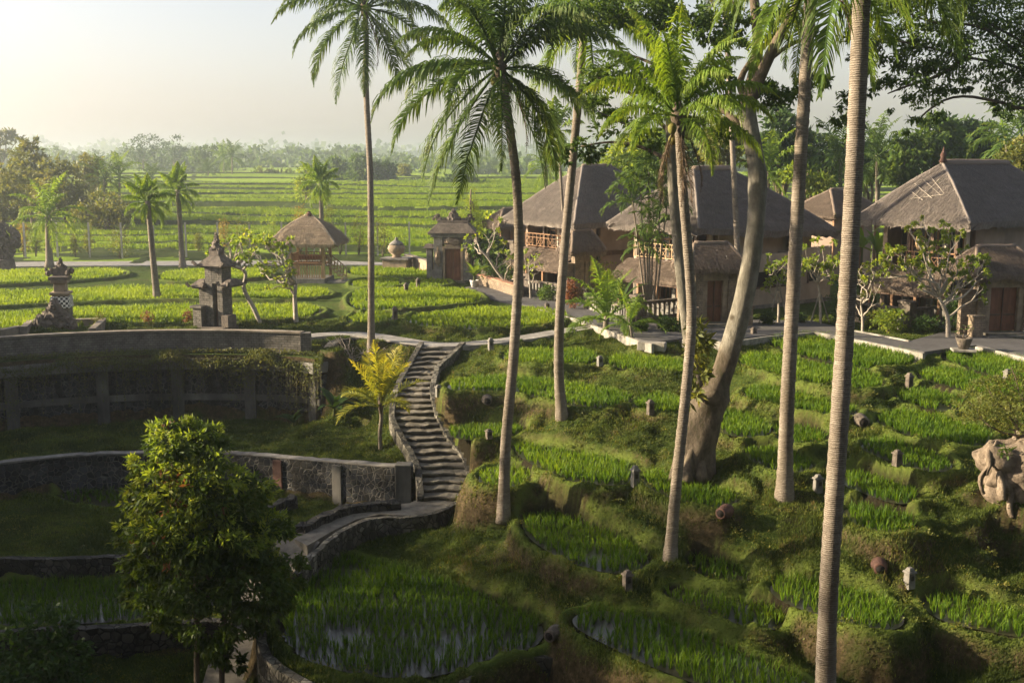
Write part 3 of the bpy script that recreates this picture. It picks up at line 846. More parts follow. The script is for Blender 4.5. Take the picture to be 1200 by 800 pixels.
def make_rice():
    V = []; Q = []; T = []; RN = []; n0 = 0
    B = []
    for k, (P, z) in FIELDS.items():
        cy = P[:, 1].mean(); far = cy > 57
        sp_ = .27 if cy > 57 else .205
        if k == 'M1': sp_ = .36
        x0, y0 = P.min(0); x1, y1 = P.max(0)
        xs = np.arange(x0, x1, sp_); ys = np.arange(y0, y1, sp_)
        X, Y = np.meshgrid(xs, ys)
        ang = (hash(k) % 7) * .03 if False else (sum(map(ord, k)) % 7 - 3) * .06
        c = P.mean(0)
        Xr = c[0] + (X - c[0]) * math.cos(ang) - (Y - c[1]) * math.sin(ang)
        Yr = c[1] + (X - c[0]) * math.sin(ang) + (Y - c[1]) * math.cos(ang)
        Xr += rng.normal(0, .035, Xr.shape); Yr += rng.normal(0, .045, Yr.shape)
        s = sd_pts(P, Xr, Yr)
        keep = (s < -.06) & (np.abs(Xr) < Yr * .5 + 2)
        gapn = vnoise(Xr, Yr, .8, sum(map(ord, k)))
        keep &= ~((gapn > 1.7))
        if k == 'G1': keep &= ~((Yr < 30.5) & (rng.random(Xr.shape) < .25))
        px, py = Xr[keep], Yr[keep]
        h = np.where(cy > 57, .37, .36) * (1 + .12 * vnoise(px, py, .5, 9)) * rng.uniform(.85, 1.15, len(px))
        tint = np.full(len(px), {'G': -.12, 'M': -.15, 'F': -.05, 'C': .05, 'K': .46, 'L': .58, 'H': .02, 'I': .0, 'D': .02, 'B': .0, 'A': .08, 'E': -.03}.get(k[0], 0))  # K and L brighter: sun and backlight painted into the leaf tone
        if k in ('K6', 'K4', 'C2'): h *= .75
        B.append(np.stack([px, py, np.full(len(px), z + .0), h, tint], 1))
    B = np.concatenate(B)
    nb = 10
    n = len(B)
    base_ = np.repeat(B, nb, 0)
    m = len(base_)
    a = rng.uniform(0, 2 * PI, m); lean = np.abs(rng.normal(.0, .24, m)) + .03
    h = base_[:, 3] * rng.uniform(.7, 1.15, m)
    w = .0135 * np.clip(base_[:, 1] / 38, .8, 2.2)
    d = np.stack([np.cos(a) * lean, np.sin(a) * lean, np.ones(m)], 1)
    side = norm(np.stack([-np.sin(a), np.cos(a), np.zeros(m)], 1) + rng.normal(0, .35, (m, 3)) * [1, 1, 0]) * w[:, None]
    o = base_[:, :3] + np.stack([np.cos(a) * .03, np.sin(a) * .03, np.zeros(m)], 1)
    mid = o + d * (h * .55)[:, None]
    tip = mid + (d * .8 + np.stack([np.cos(a) * lean * .9, np.sin(a) * lean * .9, -lean * .25], 1)) * (h * .5)[:, None]
    V = np.stack([o - side * .7, o + side * .7, mid + side, mid - side, tip], 1).reshape(-1, 3)
    i = np.arange(m)[:, None] * 5
    Q = i + np.array([[0, 1, 2, 3]]); T = i + np.array([[3, 2, 4]])
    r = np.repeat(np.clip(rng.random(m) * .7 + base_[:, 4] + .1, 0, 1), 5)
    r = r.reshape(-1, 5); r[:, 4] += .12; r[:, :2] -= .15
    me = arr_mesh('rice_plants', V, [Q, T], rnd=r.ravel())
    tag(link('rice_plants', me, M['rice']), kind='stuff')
    return n
NRICE = make_rice()

def make_grass(n=1500000):
    # more blades where the ground is close
    Y = 26 + (60 - 26) * rng.random(n) ** 1.15
    X = (rng.random(n) - .5) * 2 * (Y * .475 + 1.2)
    i = ((X - GX[0]) / DX).astype(int); j = ((Y - GY[0]) / DX).astype(int)
    ok = (i > 0) & (i < NXg - 1) & (j > 0) & (j < NYg - 1)
    X, Y, i, j = X[ok], Y[ok], i[ok], j[ok]
    fx = (X - GX[i]) / DX; fy = (Y - GY[j]) / DX
    ok = ~(NOG[j, i] | NOG[j, i + 1] | NOG[j + 1, i] | NOG[j + 1, i + 1])
    Z = HT[j, i] * (1 - fx) * (1 - fy) + HT[j, i + 1] * fx * (1 - fy) + HT[j + 1, i] * (1 - fx) * fy + HT[j + 1, i + 1] * fx * fy
    st = np.abs(HT[j, i] - HT[j + 1, i]) + np.abs(HT[j, i] - HT[j, i + 1])
    nz = vnoise(X, Y, .55, 21)
    ok &= ~((st > .9))
    ok &= rng.random(len(X)) < np.clip(.95 - .8 * np.clip(nz - .3, 0, 1) - st * 1.5, .2, 1)
    for (L, hw) in ((LPW, .62), (LOWW, .8), (np.vstack([uw]), .5), (lw, .25)):
        for a, b in zip(L[:-1], L[1:]):
            e = b[:2] - a[:2]; t = np.clip(((X - a[0]) * e[0] + (Y - a[1]) * e[1]) / (e @ e), 0, 1)
            ok &= np.hypot(X - a[0] - t * e[0], Y - a[1] - t * e[1]) > hw
    X, Y, Z, nz, st = X[ok], Y[ok], Z[ok], nz[ok], st[ok]; m = len(X)
    a = rng.uniform(0, 2 * PI, m); lean = rng.uniform(.1, .9, m)
    rm = RIM[j, i][ok] * (rng.random(m) < .9)
    tall = np.clip(vnoise(X, Y, 1.2, 22), -.5, 2)
    h = (.07 + .045 * tall) * rng.uniform(.5, 1.6, m) * np.where(st > .11, 1.35, 1) * (1 - .55 * (rm > .35)); w = .015 * np.clip(Y / 36, .8, 1.6)
    o = np.stack([X, Y, Z - .01], 1)
    sd_ = np.stack([-np.sin(a), np.cos(a), np.zeros(m)], 1) * w[:, None]
    tip = o + np.stack([np.cos(a) * lean, np.sin(a) * lean, np.ones(m)], 1) * h[:, None]
    V = np.stack([o - sd_, o + sd_, tip], 1).reshape(-1, 3)
    T = np.arange(m)[:, None] * 3 + np.array([[0, 1, 2]])
    q = np.clip((rng.random(m) * .6 + .22 * nz) * (1 - rm * .8) + .68 * rm, 0, 1)
    steep_ = (st > .11) & (rm < .3); q = np.where(steep_, np.where(rng.random(m) < .3 + .25 * nz, rng.uniform(.85, 1, m), q * .5), q); r = np.repeat(q, 3)
    me = arr_mesh('grass', V, [T], rnd=r)
    tag(link('grass', me, M['grassblade']), kind='stuff')
make_grass()

def make_weeds(nc=11000):
    n = nc
    Y = 27 + (58 - 27) * rng.random(n) ** 1.1; X = (rng.random(n) - .5) * 2 * (Y * .475 + 1)
    i = np.clip(((X - GX[0]) / DX).astype(int), 1, NXg - 2); j = np.clip(((Y - GY[0]) / DX).astype(int), 1, NYg - 2)
    st = np.abs(HT[j + 1, i] - HT[j - 1, i]) + np.abs(HT[j, i + 1] - HT[j, i - 1])
    ok = ~(NOG[j, i] | NOG[j + 1, i] | NOG[j - 1, i] | NOG[j, i + 1] | NOG[j, i - 1]) & (rng.random(n) < .12 + st * 1.6) & (st < 1.4)
    for (L, hw) in ((LPW, .9), (LOWW, 1.0), (uw, .8), (lw, .4)):
        for a, b in zip(L[:-1], L[1:]):
            e = b[:2] - a[:2]; t = np.clip(((X - a[0]) * e[0] + (Y - a[1]) * e[1]) / (e @ e), 0, 1)
            ok &= np.hypot(X - a[0] - t * e[0], Y - a[1] - t * e[1]) > hw
    X, Y, Z = X[ok], Y[ok], HT[j, i][ok]; m = len(X); k = 22
    s = rng.uniform(.06, .17, m); kind = np.clip(vnoise(X, Y, .6, 33) * .3 + .4, 0, 1)
    P = np.repeat(np.stack([X, Y, Z + .02], 1), k, 0); S = np.repeat(s, k)[:, None]
    d = norm(rng.standard_normal((m * k, 3)) + [0, -.2, .5]); P = P + d * S * [1.3, 1.3, .6]
    dd = norm(d + rng.standard_normal((m * k, 3)) * .6); sv = norm(np.cross(dd, rng.standard_normal((m * k, 3))))
    L = rng.uniform(.04, .10, (m * k, 1)); V = np.stack([P, P + dd * L * .5 + sv * L * .25, P + dd * L, P + dd * L * .5 - sv * L * .25], 1).reshape(-1, 3)
    r = np.repeat(np.clip(rng.random(m * k) * .4 + np.repeat(kind, k) * .7, 0, 1), 4)
    tag(link('ground_cover', arr_mesh('ground_cover', V, [np.arange(m * k)[:, None] * 4 + np.array([[0, 1, 2, 3]])], rnd=r), M['leaf_olive']), kind='stuff')
make_weeds()

# ------------------------------------------------------------------ leaves
def leaf_cloud(blobs, nleaf, size, seed=0, twigs=60, spread=.22, droop=.3, aspect=.42, outward=.6, shell=.55):
    """blobs: (x,y,z,rx,ry,rz). returns V, Q, rnd. Leaves sit in clumps round twig points."""
    r = np.random.default_rng(seed)
    Bl = np.array(blobs, float)
    if Bl.shape[1] == 4: Bl = np.hstack([Bl, Bl[:, 3:4], Bl[:, 3:4]])
    wgt = (Bl[:, 3] * Bl[:, 5]) ** 1.0; wgt /= wgt.sum()
    nt_ = max(4, int(twigs * len(Bl)))
    bi = r.choice(len(Bl), nt_, p=wgt)
    d = norm(r.standard_normal((nt_, 3)))
    rad = r.random(nt_) ** (1 / 3) * (1 - shell) + shell
    tw = Bl[bi, :3] + d * Bl[bi, 3:] * rad[:, None]
    tl = r.random(nt_)
    ti = r.integers(0, nt_, nleaf)
    sc = np.mean(Bl[bi[ti], 3:], 1)
    p = tw[ti] + r.standard_normal((nleaf, 3)) * (spread * sc)[:, None] * [1, 1, .6]
    dirv = norm(d[ti] * outward + r.standard_normal((nleaf, 3)) * .7 + np.array([0, 0, -droop]))
    sv = norm(np.cross(dirv, r.standard_normal((nleaf, 3))))
    L = size * r.uniform(.6, 1.35, nleaf); W = L * aspect
    m1 = p + dirv * (L * .45)[:, None]
    V = np.stack([p, m1 + sv * (W / 2)[:, None], p + dirv * L[:, None] + [0, 0, 0], m1 - sv * (W / 2)[:, None]], 1).reshape(-1, 3)
    Q = np.arange(nleaf)[:, None] * 4 + np.array([[0, 1, 2, 3]])
    rn = np.repeat(np.clip(r.random(nleaf) * .55 + tl[ti] * .45, 0, 1), 4)
    return V, Q, rn

def cloud_part(name, blobs, n, size, mat, parent, **k):
    V, Q, rn = leaf_cloud(blobs, n, size, **k)
    if parent is not None: V = V - ORG[parent.name]
    return link(name, arr_mesh(name, V, [Q], rnd=rn), mat, parent)

def limb(mb, a, b, r0, r1, seed=0, wob=.06, n=7, seg=8, lump=.06):
    a = np.array(a, float); b = np.array(b, float); rr = np.random.default_rng(seed)
    L = np.linalg.norm(b - a)
    off = rr.standard_normal((n + 1, 3)) * wob * L; off[0] = 0; off[-1] = 0
    off = (off + np.roll(off, 1, 0) + np.roll(off, -1, 0)) / 3; off[0] = 0; off[-1] = 0
    t = np.linspace(0, 1, n + 1)[:, None]
    P = a * (1 - t) + b * t + off
    mb.tube(P, r0 + (r1 - r0) * t[:, 0], seg, lump, seed)
    return P

def broad_tree(name, base_, H, blobs, mat, label, cat='tree', nleaf=2500, lsize=.3, trunk_r=.25, seed=1, group=None, bark='bark_brown', twigs=60, **k):
    """blobs relative to the base"""
    base_ = np.array(base_, float)
    t = empty(name, base_, label, cat, group)
    mb = MB(); B = np.array(blobs, float)
    if B.shape[1] == 4: B = np.hstack([B, B[:, 3:4], B[:, 3:4]])
    c = (B[:, :3] * B[:, 3:4]).sum(0) / B[:, 3].sum()
    fork = base_ + np.array([c[0] * .35, c[1] * .35, max(.25 * H, B[:, 2].min() * .55)])
    limb(mb, base_ - [0, 0, .3], fork, trunk_r, trunk_r * .75, seed)
    for i, b in enumerate(B[:14]):
        limb(mb, fork, base_ + b[:3], trunk_r * .55, trunk_r * .15, seed + i + 5, .08, 6, 6)
    part('trunk', mb, M[bark], t, smooth=True)
    W = B.copy(); W[:, :3] += base_
    cloud_part('crown', W, nleaf, lsize, M[mat], t, seed=seed, twigs=twigs, **k)
    return t

# ------------------------------------------------------------------ palms
def frond_mesh(name, L, elev, droop, npair=52, ll=.75, lw=.035, hang=.5, seed=0, mat=None, vee=.5, stalk=.12):
    r = np.random.default_rng(seed)
    n = 15
    # rachis in the x-z plane
    P = [np.zeros(3)]; a = elev
    for i in range(n):
        P.append(P[-1] + np.array([math.cos(a), 0, math.sin(a)]) * L / n)
        a -= droop * (0.35 + 1.3 * i / n) / n
    P = np.array(P); P[:, 1] += np.cumsum(r.normal(0, .012, n + 1)) * L * .25
    mb = MB(); mb.tube(P, np.linspace(.045, .008, n + 1) * (L / 4) ** .5, 5)
    Vs = [mb.v[0]]; nv = len(mb.v[0]); Qs = [np.array([f for f in mb.f if len(f) == 4])]
    t = np.linspace(stalk, .995, npair)
    pi = t * n; i0 = np.minimum(pi.astype(int), n - 1); fr = (pi - i0)[:, None]
    pos = P[i0] * (1 - fr) + P[i0 + 1] * fr
    tan = norm(P[i0 + 1] - P[i0])
    up = norm(np.cross(np.cross(tan, [0, 0, 1.]), tan)); 
    prof = np.clip(np.sin(np.clip((t - stalk) / (1 - stalk), 0, 1) ** .75 * PI * .93 + .18), .12, 1)
    tris = []
    RN = [np.full(nv, .35)]
    for sgn in (-1, 1):
        m = npair
        side = norm(np.cross(tan, up)) * sgn
        l = ll * prof * r.uniform(.8, 1.12, m)
        d1 = norm(side * .8 + tan * (.45 + .5 * t[:, None]) + up * vee * r.uniform(.3, 1, (m, 1)) + r.normal(0, .12, (m, 3)))
        d2 = norm(d1 * 1.0 + np.array([0, 0, -1.]) * hang * r.uniform(.6, 1.5, (m, 1)))
        d3 = norm(d1 * .7 + np.array([0, 0, -1.]) * hang * 2.1 * r.uniform(.7, 1.3, (m, 1)))
        p1 = pos + d1 * (l * .33)[:, None]; p2 = p1 + d2 * (l * .37)[:, None]; p3 = p2 + d3 * (l * .33)[:, None]
        wv = norm(np.cross(d1, side + r.normal(0, .4, (m, 3)))) * .3 + norm(tan) * .9
        wv = norm(wv) * lw / 2
        V = np.stack([pos - wv * .6, pos + wv * .6, p1 + wv, p1 - wv, p2 + wv * .85, p2 - wv * .85, p3], 1).reshape(-1, 3)
        i = nv + np.arange(m)[:, None] * 7
        Qs.append(i + np.array([[0, 1, 2, 3]])); Qs.append(i + np.array([[3, 2, 4, 5]])); tris.append(i + np.array([[5, 4, 6]]))
        Vs.append(V); nv += len(V)
        q = np.repeat((r.random(m) * .45 + .1 + .25 * t), 7).reshape(m, 7); q[:, 4:6] += .12; q[:, 6] += .3
        RN.append(q.ravel())
    me = arr_mesh(name, np.concatenate(Vs), Qs + tris, rnd=np.clip(np.concatenate(RN), 0, 1))
    if mat: me.materials.append(mat)
    return me

FRONDS = {}
def frond_set(kind):
    if kind in FRONDS: return FRONDS[kind]
    out = []
    spec = {
        'coco': dict(L=4.6, m='palm_green', ll=1.12, lw=.06, npair=92, els=[82, 66, 48, 30, 12, -8, -32, -55], dr=[.9, 1.2, 1.5, 1.6, 1.5, 1.2, .9, .5], hang=.95),
        'cocoY': dict(L=4.5, m='palm_lime', ll=1.05, lw=.06, npair=86, els=[80, 62, 44, 25, 5, -20, -45], dr=[.9, 1.2, 1.5, 1.6, 1.4, 1.1, .6], hang=1.1),
        'young': dict(L=2.3, m='palm_yellow', ll=.62, lw=.045, npair=44, els=[84, 72, 60, 46, 30, 12], dr=[.3, .5, .75, 1.0, 1.3, 1.6], hang=.18),
        'youngG': dict(L=2.3, m='palm_lime', ll=.6, lw=.045, npair=40, els=[80, 64, 48, 34, 18, 2], dr=[.7, 1.1, 1.5, 1.7, 1.8, 1.7], hang=.4),
        'ragged': dict(L=1.9, m='palm_lime', ll=.7, lw=.08, npair=34, els=[80, 62, 40, 10, -30, -55], dr=[.5, .9, 1.4, 1.9, 1.6, .8], hang=1.0),
        'dry': dict(L=3.4, m='palm_dry', ll=.7, lw=.05, npair=34, els=[-60, -70, -76, -80], dr=[.7, .5, .4, .2], hang=1.6),
        'far': dict(L=3.6, m='palm_green', ll=.9, lw=.10, npair=22, els=[80, 58, 36, 12, -14, -40], dr=[1.0, 1.5, 1.9, 1.9, 1.4, .8], hang=.6),
        'farY': dict(L=3.6, m='palm_lime', ll=.9, lw=.10, npair=22, els=[80, 58, 36, 12, -14, -40], dr=[1.0, 1.5, 1.9, 1.9, 1.4, .8], hang=.6),
        'areca': dict(L=1.7, m='palm_lime', ll=.5, lw=.05, npair=24, els=[75, 50, 28, 5], dr=[1.3, 1.8, 2.0, 1.8], hang=.3),
        'arecaG': dict(L=1.8, m='leaf_mid', ll=.6, lw=.09, npair=18, els=[75, 50, 28, 5], dr=[1.3, 1.8, 2.0, 1.8], hang=.5),
    }[kind]
    for i, (e, dr) in enumerate(zip(spec['els'], spec['dr'])):
        for v in range(2 if kind in ('coco', 'cocoY') else 1):
            out.append((e, frond_mesh('frond', spec['L'], R(e), dr * (1 + .15 * v), spec['npair'], spec['ll'], spec['lw'], spec['hang'], seed=i * 7 + v + len(kind), mat=M[spec['m']])))
    FRONDS[kind] = out
    return out

def crown_fronds(root, top, kind, n, scale=1, lo=None, hi=None, seed=0, name='frond', azr=None, aim=None):
    r = np.random.default_rng(seed)
    fs = frond_set(kind)
    if lo is not None: fs = [f for f in fs if lo <= f[0] <= hi]
    top = np.array(top, float) - ORG[root.name]
    for i in range(n):
        e, me = fs[int((i / n) * len(fs)) % len(fs)] if aim is None else fs[i % len(fs)]
        o = bpy.data.objects.new(name, me); COL.objects.link(o); o.parent = root
        az = i * 2.39996 + r.normal(0, .2)
        if azr: az = azr[0] + (azr[1] - azr[0]) * r.random()
        o.rotation_euler = (r.normal(0, .1), r.normal(0, .07), az)
        s = scale * r.uniform(.86, 1.12)
        o.scale = (s, s, s)
        o.location = top + np.array([math.cos(az), math.sin(az), 0]) * .1 + [0, 0, -.25 * (i / n) * scale + r.normal(0, .04)]

def trunk_line(px, Y, bend=0):
    """points of a trunk that stands at distance Y"""
    P = np.array([at_y(x, y, Y) for x, y in px])
    t = np.linspace(0, 1, 40)
    # smooth interpolation by arc length
    s = np.r_[0, np.cumsum(np.linalg.norm(np.diff(P, axis=0), axis=1))]; s /= s[-1]
    Q = np.stack([np.interp(t, s, P[:, i]) for i in range(3)], 1)
    for _ in range(6):
        Q[1:-1] = (Q[:-2] + Q[1:-1] * 2 + Q[2:]) / 4
    Q[:, 1] += bend * np.sin(t * PI)
    return Q

def palm(label, px, r0, r1, kind='coco', n=26, scale=1, seed=0, group=None, base_=None, nuts=0, dry=0, name='coconut_palm', segs=14, lo=None, hi=None, spear=False, crown=True, flare=1.5, cat='palm'):
    b = spot(*px[0]) if base_ is None else np.array(base_, float)
    Q = trunk_line(px, b[1]); Q[0, 2] = min(Q[0, 2], b[2]) - .25
    t = empty(name, (Q[0][0], Q[0][1], b[2]), label, cat, group)
    u = np.linspace(0, 1, len(Q))
    N = max(40, int(np.linalg.norm(Q[-1] - Q[0]) / .11)) if segs > 10 else 24
    uu = np.linspace(0, 1, N); QQ = np.stack([np.interp(uu, u, Q[:, i]) for i in range(3)], 1)
    rad = r1 + (r0 - r1) * (1 - uu) ** 1.2
    rad = rad * (1 + (flare - 1) * np.exp(-uu * 28))
    rr = np.random.default_rng(seed)
    if segs > 10: rad = rad * (1 + .035 * np.where(np.arange(N) % 3 == 0, 1, -.4) + rr.normal(0, .012, N))
    part('trunk', MB().tube(QQ, rad, segs, .02, seed), M['bark_palm'], t, smooth=True)
    if crown:
        top = Q[-1]
        if kind in ('coco', 'cocoY', 'young'):
            part('crown_shaft', MB().tube([top - [0, 0, .5 * scale], top - [0, 0, .1], top + [0, 0, .5 * scale]], [r1 * 1.0, r1 * 1.7, r1 * .5], 10, .1), M['bark_brown'], t, smooth=True)
        crown_fronds(t, top, kind, n, scale, lo, hi, seed)
        if dry: crown_fronds(t, top - [0, 0, .3], 'dry', dry, scale * .9, seed=seed + 3, name='dry_frond')
        for i in range(nuts):
            a = i * 2.1 + seed
            c = top + np.array([math.cos(a) * .3, math.sin(a) * .3, -.45 - .15 * (i % 3)])
            part('coconut', MB().blob(c, (.13, .13, .16), i, .05, 7), M['coconut'], t, smooth=True)
    return t
# ------------------------------------------------------------------ the palms of the garden
palm('tall thin coconut palm rising beside the top of the stone stairs', [(435, 412), (435, 300), (434, 200), (428, 90), (430, 40), (427, 6)], .17, .13, 'coco', 24, 1.0, 1, dry=1)
palm('coconut palm with a full dark crown, its pale trunk rooted right of the stairs', [(590, 603), (592, 520), (602, 420), (609, 300), (606, 210), (596, 140), (586, 74)], .19, .14, 'coco', 28, .96, 2, nuts=7, dry=1)
palm('coconut palm with a curved base, next to the right of the pale trunked palm', [(659, 492), (654, 440), (656, 360), (664, 260), (674, 160), (682, 70), (686, 5)], .2, .14, 'cocoY', 24, 1.0, 3, base_=spot(659, 490))
palm('slim leaning palm with upright green fronds and a shaggy skirt of dead leaves', [(785, 655), (793, 560), (804, 460), (812, 370), (806, 290), (799, 210), (795, 132)], .17, .13, 'cocoY', 24, .72, 4, nuts=4, dry=6, lo=4, hi=90)
palm('tall straight palm trunk leaning right beside the forked tree', [(919, 588), (922, 480), (929, 350), (937, 200), (946, 60), (953, -62)], .235, .175, 'cocoY', 22, 1.0, 5, base_=spot(919, 588), dry=1)
palm('nearest palm trunk, ringed and sunlit, cut by the bottom edge of the photo', [(966, 850), (970, 700), (982, 520), (994, 330), (1003, 160), (1016, -150)], .225, .18, 'coco', 22, 1.0, 6, base_=at_z(966, 850, -4.8))
# further fronds that hang into the picture's top edge come from a palm whose trunk stands behind
palm('palm behind the forked tree with golden fronds hanging at the top edge', [(868, 372), (862, 250), (856, 120), (850, 20), (846, -60)], .16, .12, 'cocoY', 20, 1.05, 8, base_=at_z(868, 372, 0), dry=2)
# small palms
palm('small yellow sunlit coconut palm on the lawn left of the stairs', [(446, 526), (445, 508), (447, 490), (446, 470)], .09, .075, 'young', 13, 1.02, 11, name='young_palm', segs=10, flare=1.3)
palm('young green palm with arching fronds beside the paved path', [(710, 392), (710, 380), (711, 368)], .16, .13, 'youngG', 15, 1.2, 12, name='young_palm', segs=10, flare=1.2)
palm('smallest young palm at the path kerb, right of the arching young palm', [(741, 402), (740, 390), (738, 378)], .06, .05, 'youngG', 10, .75, 13, name='young_palm', segs=10, flare=1.2)
g = 'ragged palms along the gravel road'
palm('ragged sunlit palm at far left by the gravel road', [(58, 311), (57, 280), (56, 252)], .3, .2, 'farY', 20, 1.0, 14, g, base_=at_z(58, 311, .15), name='palm_tree', segs=10)
palm('bare topped palm leaning over the terraces, left of its brighter neighbour', [(184, 349), (179, 300), (173, 235)], .22, .15, 'ragged', 22, .85, 15, g, base_=at_z(184, 349, .1), name='palm_tree', segs=12)
palm('yellow green palm beside the road, right of the bare topped palm', [(214, 311), (211, 260), (208, 222)], .24, .17, 'ragged', 22, 1.1, 16, g, base_=at_z(214, 311, .15), name='palm_tree', segs=12)
palm('drooping palm behind the thatched gazebo roof', [(378, 300), (377, 260), (375, 212)], .22, .17, 'ragged', 20, 1.1, 17, g, base_=at_z(378, 300, .2), name='palm_tree', segs=12)
palm('small slender palm with a drooping crown in front of the left villa roof', [(664, 345), (661, 270), (656, 190), (654, 150)], .11, .08, 'ragged', 14, 1.0, 18, base_=at_z(664, 345, 0), name='palm_tree', segs=10)

# ------------------------------------------------------------------ the forked tree
def forked_tree():
    b = spot(812, 556); Y = b[1]
    t = empty('forked_tree', b, 'massive forked tree with pale limbs and a mossy red trunk among the terraces', 'tree')
    A = lambda pts: np.array([at_y(x, y, Y + dy) for x, y, dy in pts])
    def fine(P, n):
        s = np.linspace(0, 1, len(P)); u = np.linspace(0, 1, n)
        Q = np.stack([np.interp(u, s, P[:, i]) for i in range(3)], 1)
        for _ in range(3): Q[1:-1] = (Q[:-2] + 2 * Q[1:-1] + Q[2:]) / 4
        return Q
    mpx = Y / FPX
    tr = fine(A([(812, 570, 0), (812, 545, 0), (817, 515, 0), (823, 490, 0), (833, 466, 0), (841, 446, 0), (850, 426, 0)]), 18)
    mb = MB().tube(tr, np.interp(np.linspace(0, 1, 18), [0, .15, .35, .55, .7, .85, 1], [31, 24.5, 23, 24.5, 23, 15.5, 9.5]) * mpx, 28, .13, 3)
    # buttress ridges at the foot
    for k, (dx, dy) in enumerate(((-22, -.5), (-8, -.9), (10, -.8), (22, -.2), (26, .5), (-24, .4))):
        q = at_y(812 + dx, 566, Y + dy)
        mb.tube(fine(np.array([q, at_y(812 + dx * .75, 545, Y + dy * .6), at_y(820 + dx * .3, 505, Y + dy * .25)]), 8), np.linspace(9, 4, 8) * mpx, 8, .15, k)
    part('trunk', mb, M['bark_fork'], t, smooth=True, rough=.05)
    rl = fine(A([(828, 488, 0), (836, 462, 0), (850, 428, 0), (866, 375, 0), (878, 320, 0), (886, 265, 0), (889, 205, 0), (880, 160, .1), (874, 122, .2)]), 50)
    rad = np.interp(np.linspace(0, 1, 50), [0, .2, .5, .68, .72, .8, 1], [20, 13, 11.2, 10, 11.5, 10, 10]) * mpx
    part('limb', MB().tube(rl, rad, 20, .05, 5), M['bark_fork'], t, smooth=True)
    ll = fine(A([(826, 485, 0), (818, 450, 0), (812, 420, .3), (806, 390, .5), (800, 340, .6), (794, 280, .7), (788, 215, .8), (786, 150, .9), (782, 90, 1.2)]), 50)
    part('limb', MB().tube(ll, np.interp(np.linspace(0, 1, 50), [0, .15, .4, 1], [15, 9.5, 7, 5.5]) * mpx, 16, .05, 9), M['bark_fork'], t, smooth=True)
    # upper forks
    mb = MB(); tips = []
    for i, (pts, r0, r1) in enumerate([
        ([(874, 128, .2), (885, 85, .3), (890, 50, .5), (884, 10, .8), (880, -40, 1)], 8, 5),
        ([(876, 125, .2), (896, 78, 0), (910, 48, -.3), (930, 15, -.6), (950, -30, -.8)], 8, 4),
        ([(893, 78, 0), (920, 55, .2), (945, 45, .6), (968, 40, .8)], 3, 1.2),
        ([(874, 118, .2), (862, 98, .5), (880, 70, .8), (905, 45, 1.4), (925, 20, 2)], 4.5, 2),
        ([(870, 150, .3), (840, 120, 1.0), (800, 95, 1.8), (760, 70, 2.4), (720, 60, 3)], 4, 1.2),
        ([(790, 160, .9), (760, 130, 1.5), (735, 105, 2.2), (700, 90, 2.6)], 3, 1),
        ([(787, 190, .8), (750, 170, 1.4), (715, 165, 2), (680, 172, 2.2)], 2.6, .9),
        ([(784, 110, 1.2), (770, 60, 1.6), (745, 20, 2), (730, -20, 2.4)], 4, 2),
        ([(840, 120, 1), (820, 150, 1.4), (790, 155, 1.8)], 2, .8),
        ([(760, 130, 1.5), (745, 150, 1.2), (722, 142, 1), (700, 130, .6)], 1.6, .6)]):
        Q = fine(A(pts), 12); mb.tube(Q, np.linspace(r0, r1, 12) * mpx, 8, .08, i)
        if r1 < 3: tips += [Q[-1], Q[-4], Q[-7]]
    part('branches', mb, M['bark_brown'], t, smooth=True)
    bl = []
    for x, y, dy, r in [(700, 20, 2.5, 40), (660, 30, 3, 26), (750, 12, 2.2, 40), (800, 20, 1.5, 30), (836, 30, 1, 28), (860, 50, 0, 20), (905, 25, .4, 30), (925, 105, .8, 24), (895, 112, 1.4, 24), (950, 95, .8, 18),
                        (720, 85, 2.5, 32), (690, 100, 3, 30), (760, 95, 2, 26), (840, 90, 1.4, 26), (720, 150, 2, 28), (690, 175, 2, 20), (660, 180, 2.2, 16), (755, 165, 1.6, 22), (810, 140, 1.5, 24), (850, 150, 1.2, 22), (705, 125, 2, 20), (870, 20, 1.6, 26), (945, 40, .9, 10)]:
        p = at_y(x, y, Y + dy); bl.append((*p, r * mpx, r * mpx * 1.1, r * mpx * .62))
    cloud_part('crown', bl, 13500, .2, M['leaf_mid'], t, seed=5, twigs=20, spread=.17, droop=.35, shell=.2)
    bl2 = [(*at_y(x, y, Y - .9), r * mpx) for x, y, r in [(817, 385, 7), (815, 415, 9), (820, 440, 10), (812, 465, 8), (822, 400, 7)]]
    fern = empty('climbing_fern', at_y(817, 465, Y - .9), 'epiphytic ferns growing on the fork of the massive mossy tree', 'fern')
    cloud_part('leaves', bl2, 500, .34, M['leaf_olive'], fern, seed=9, twigs=10, aspect=.3)
forked_tree()

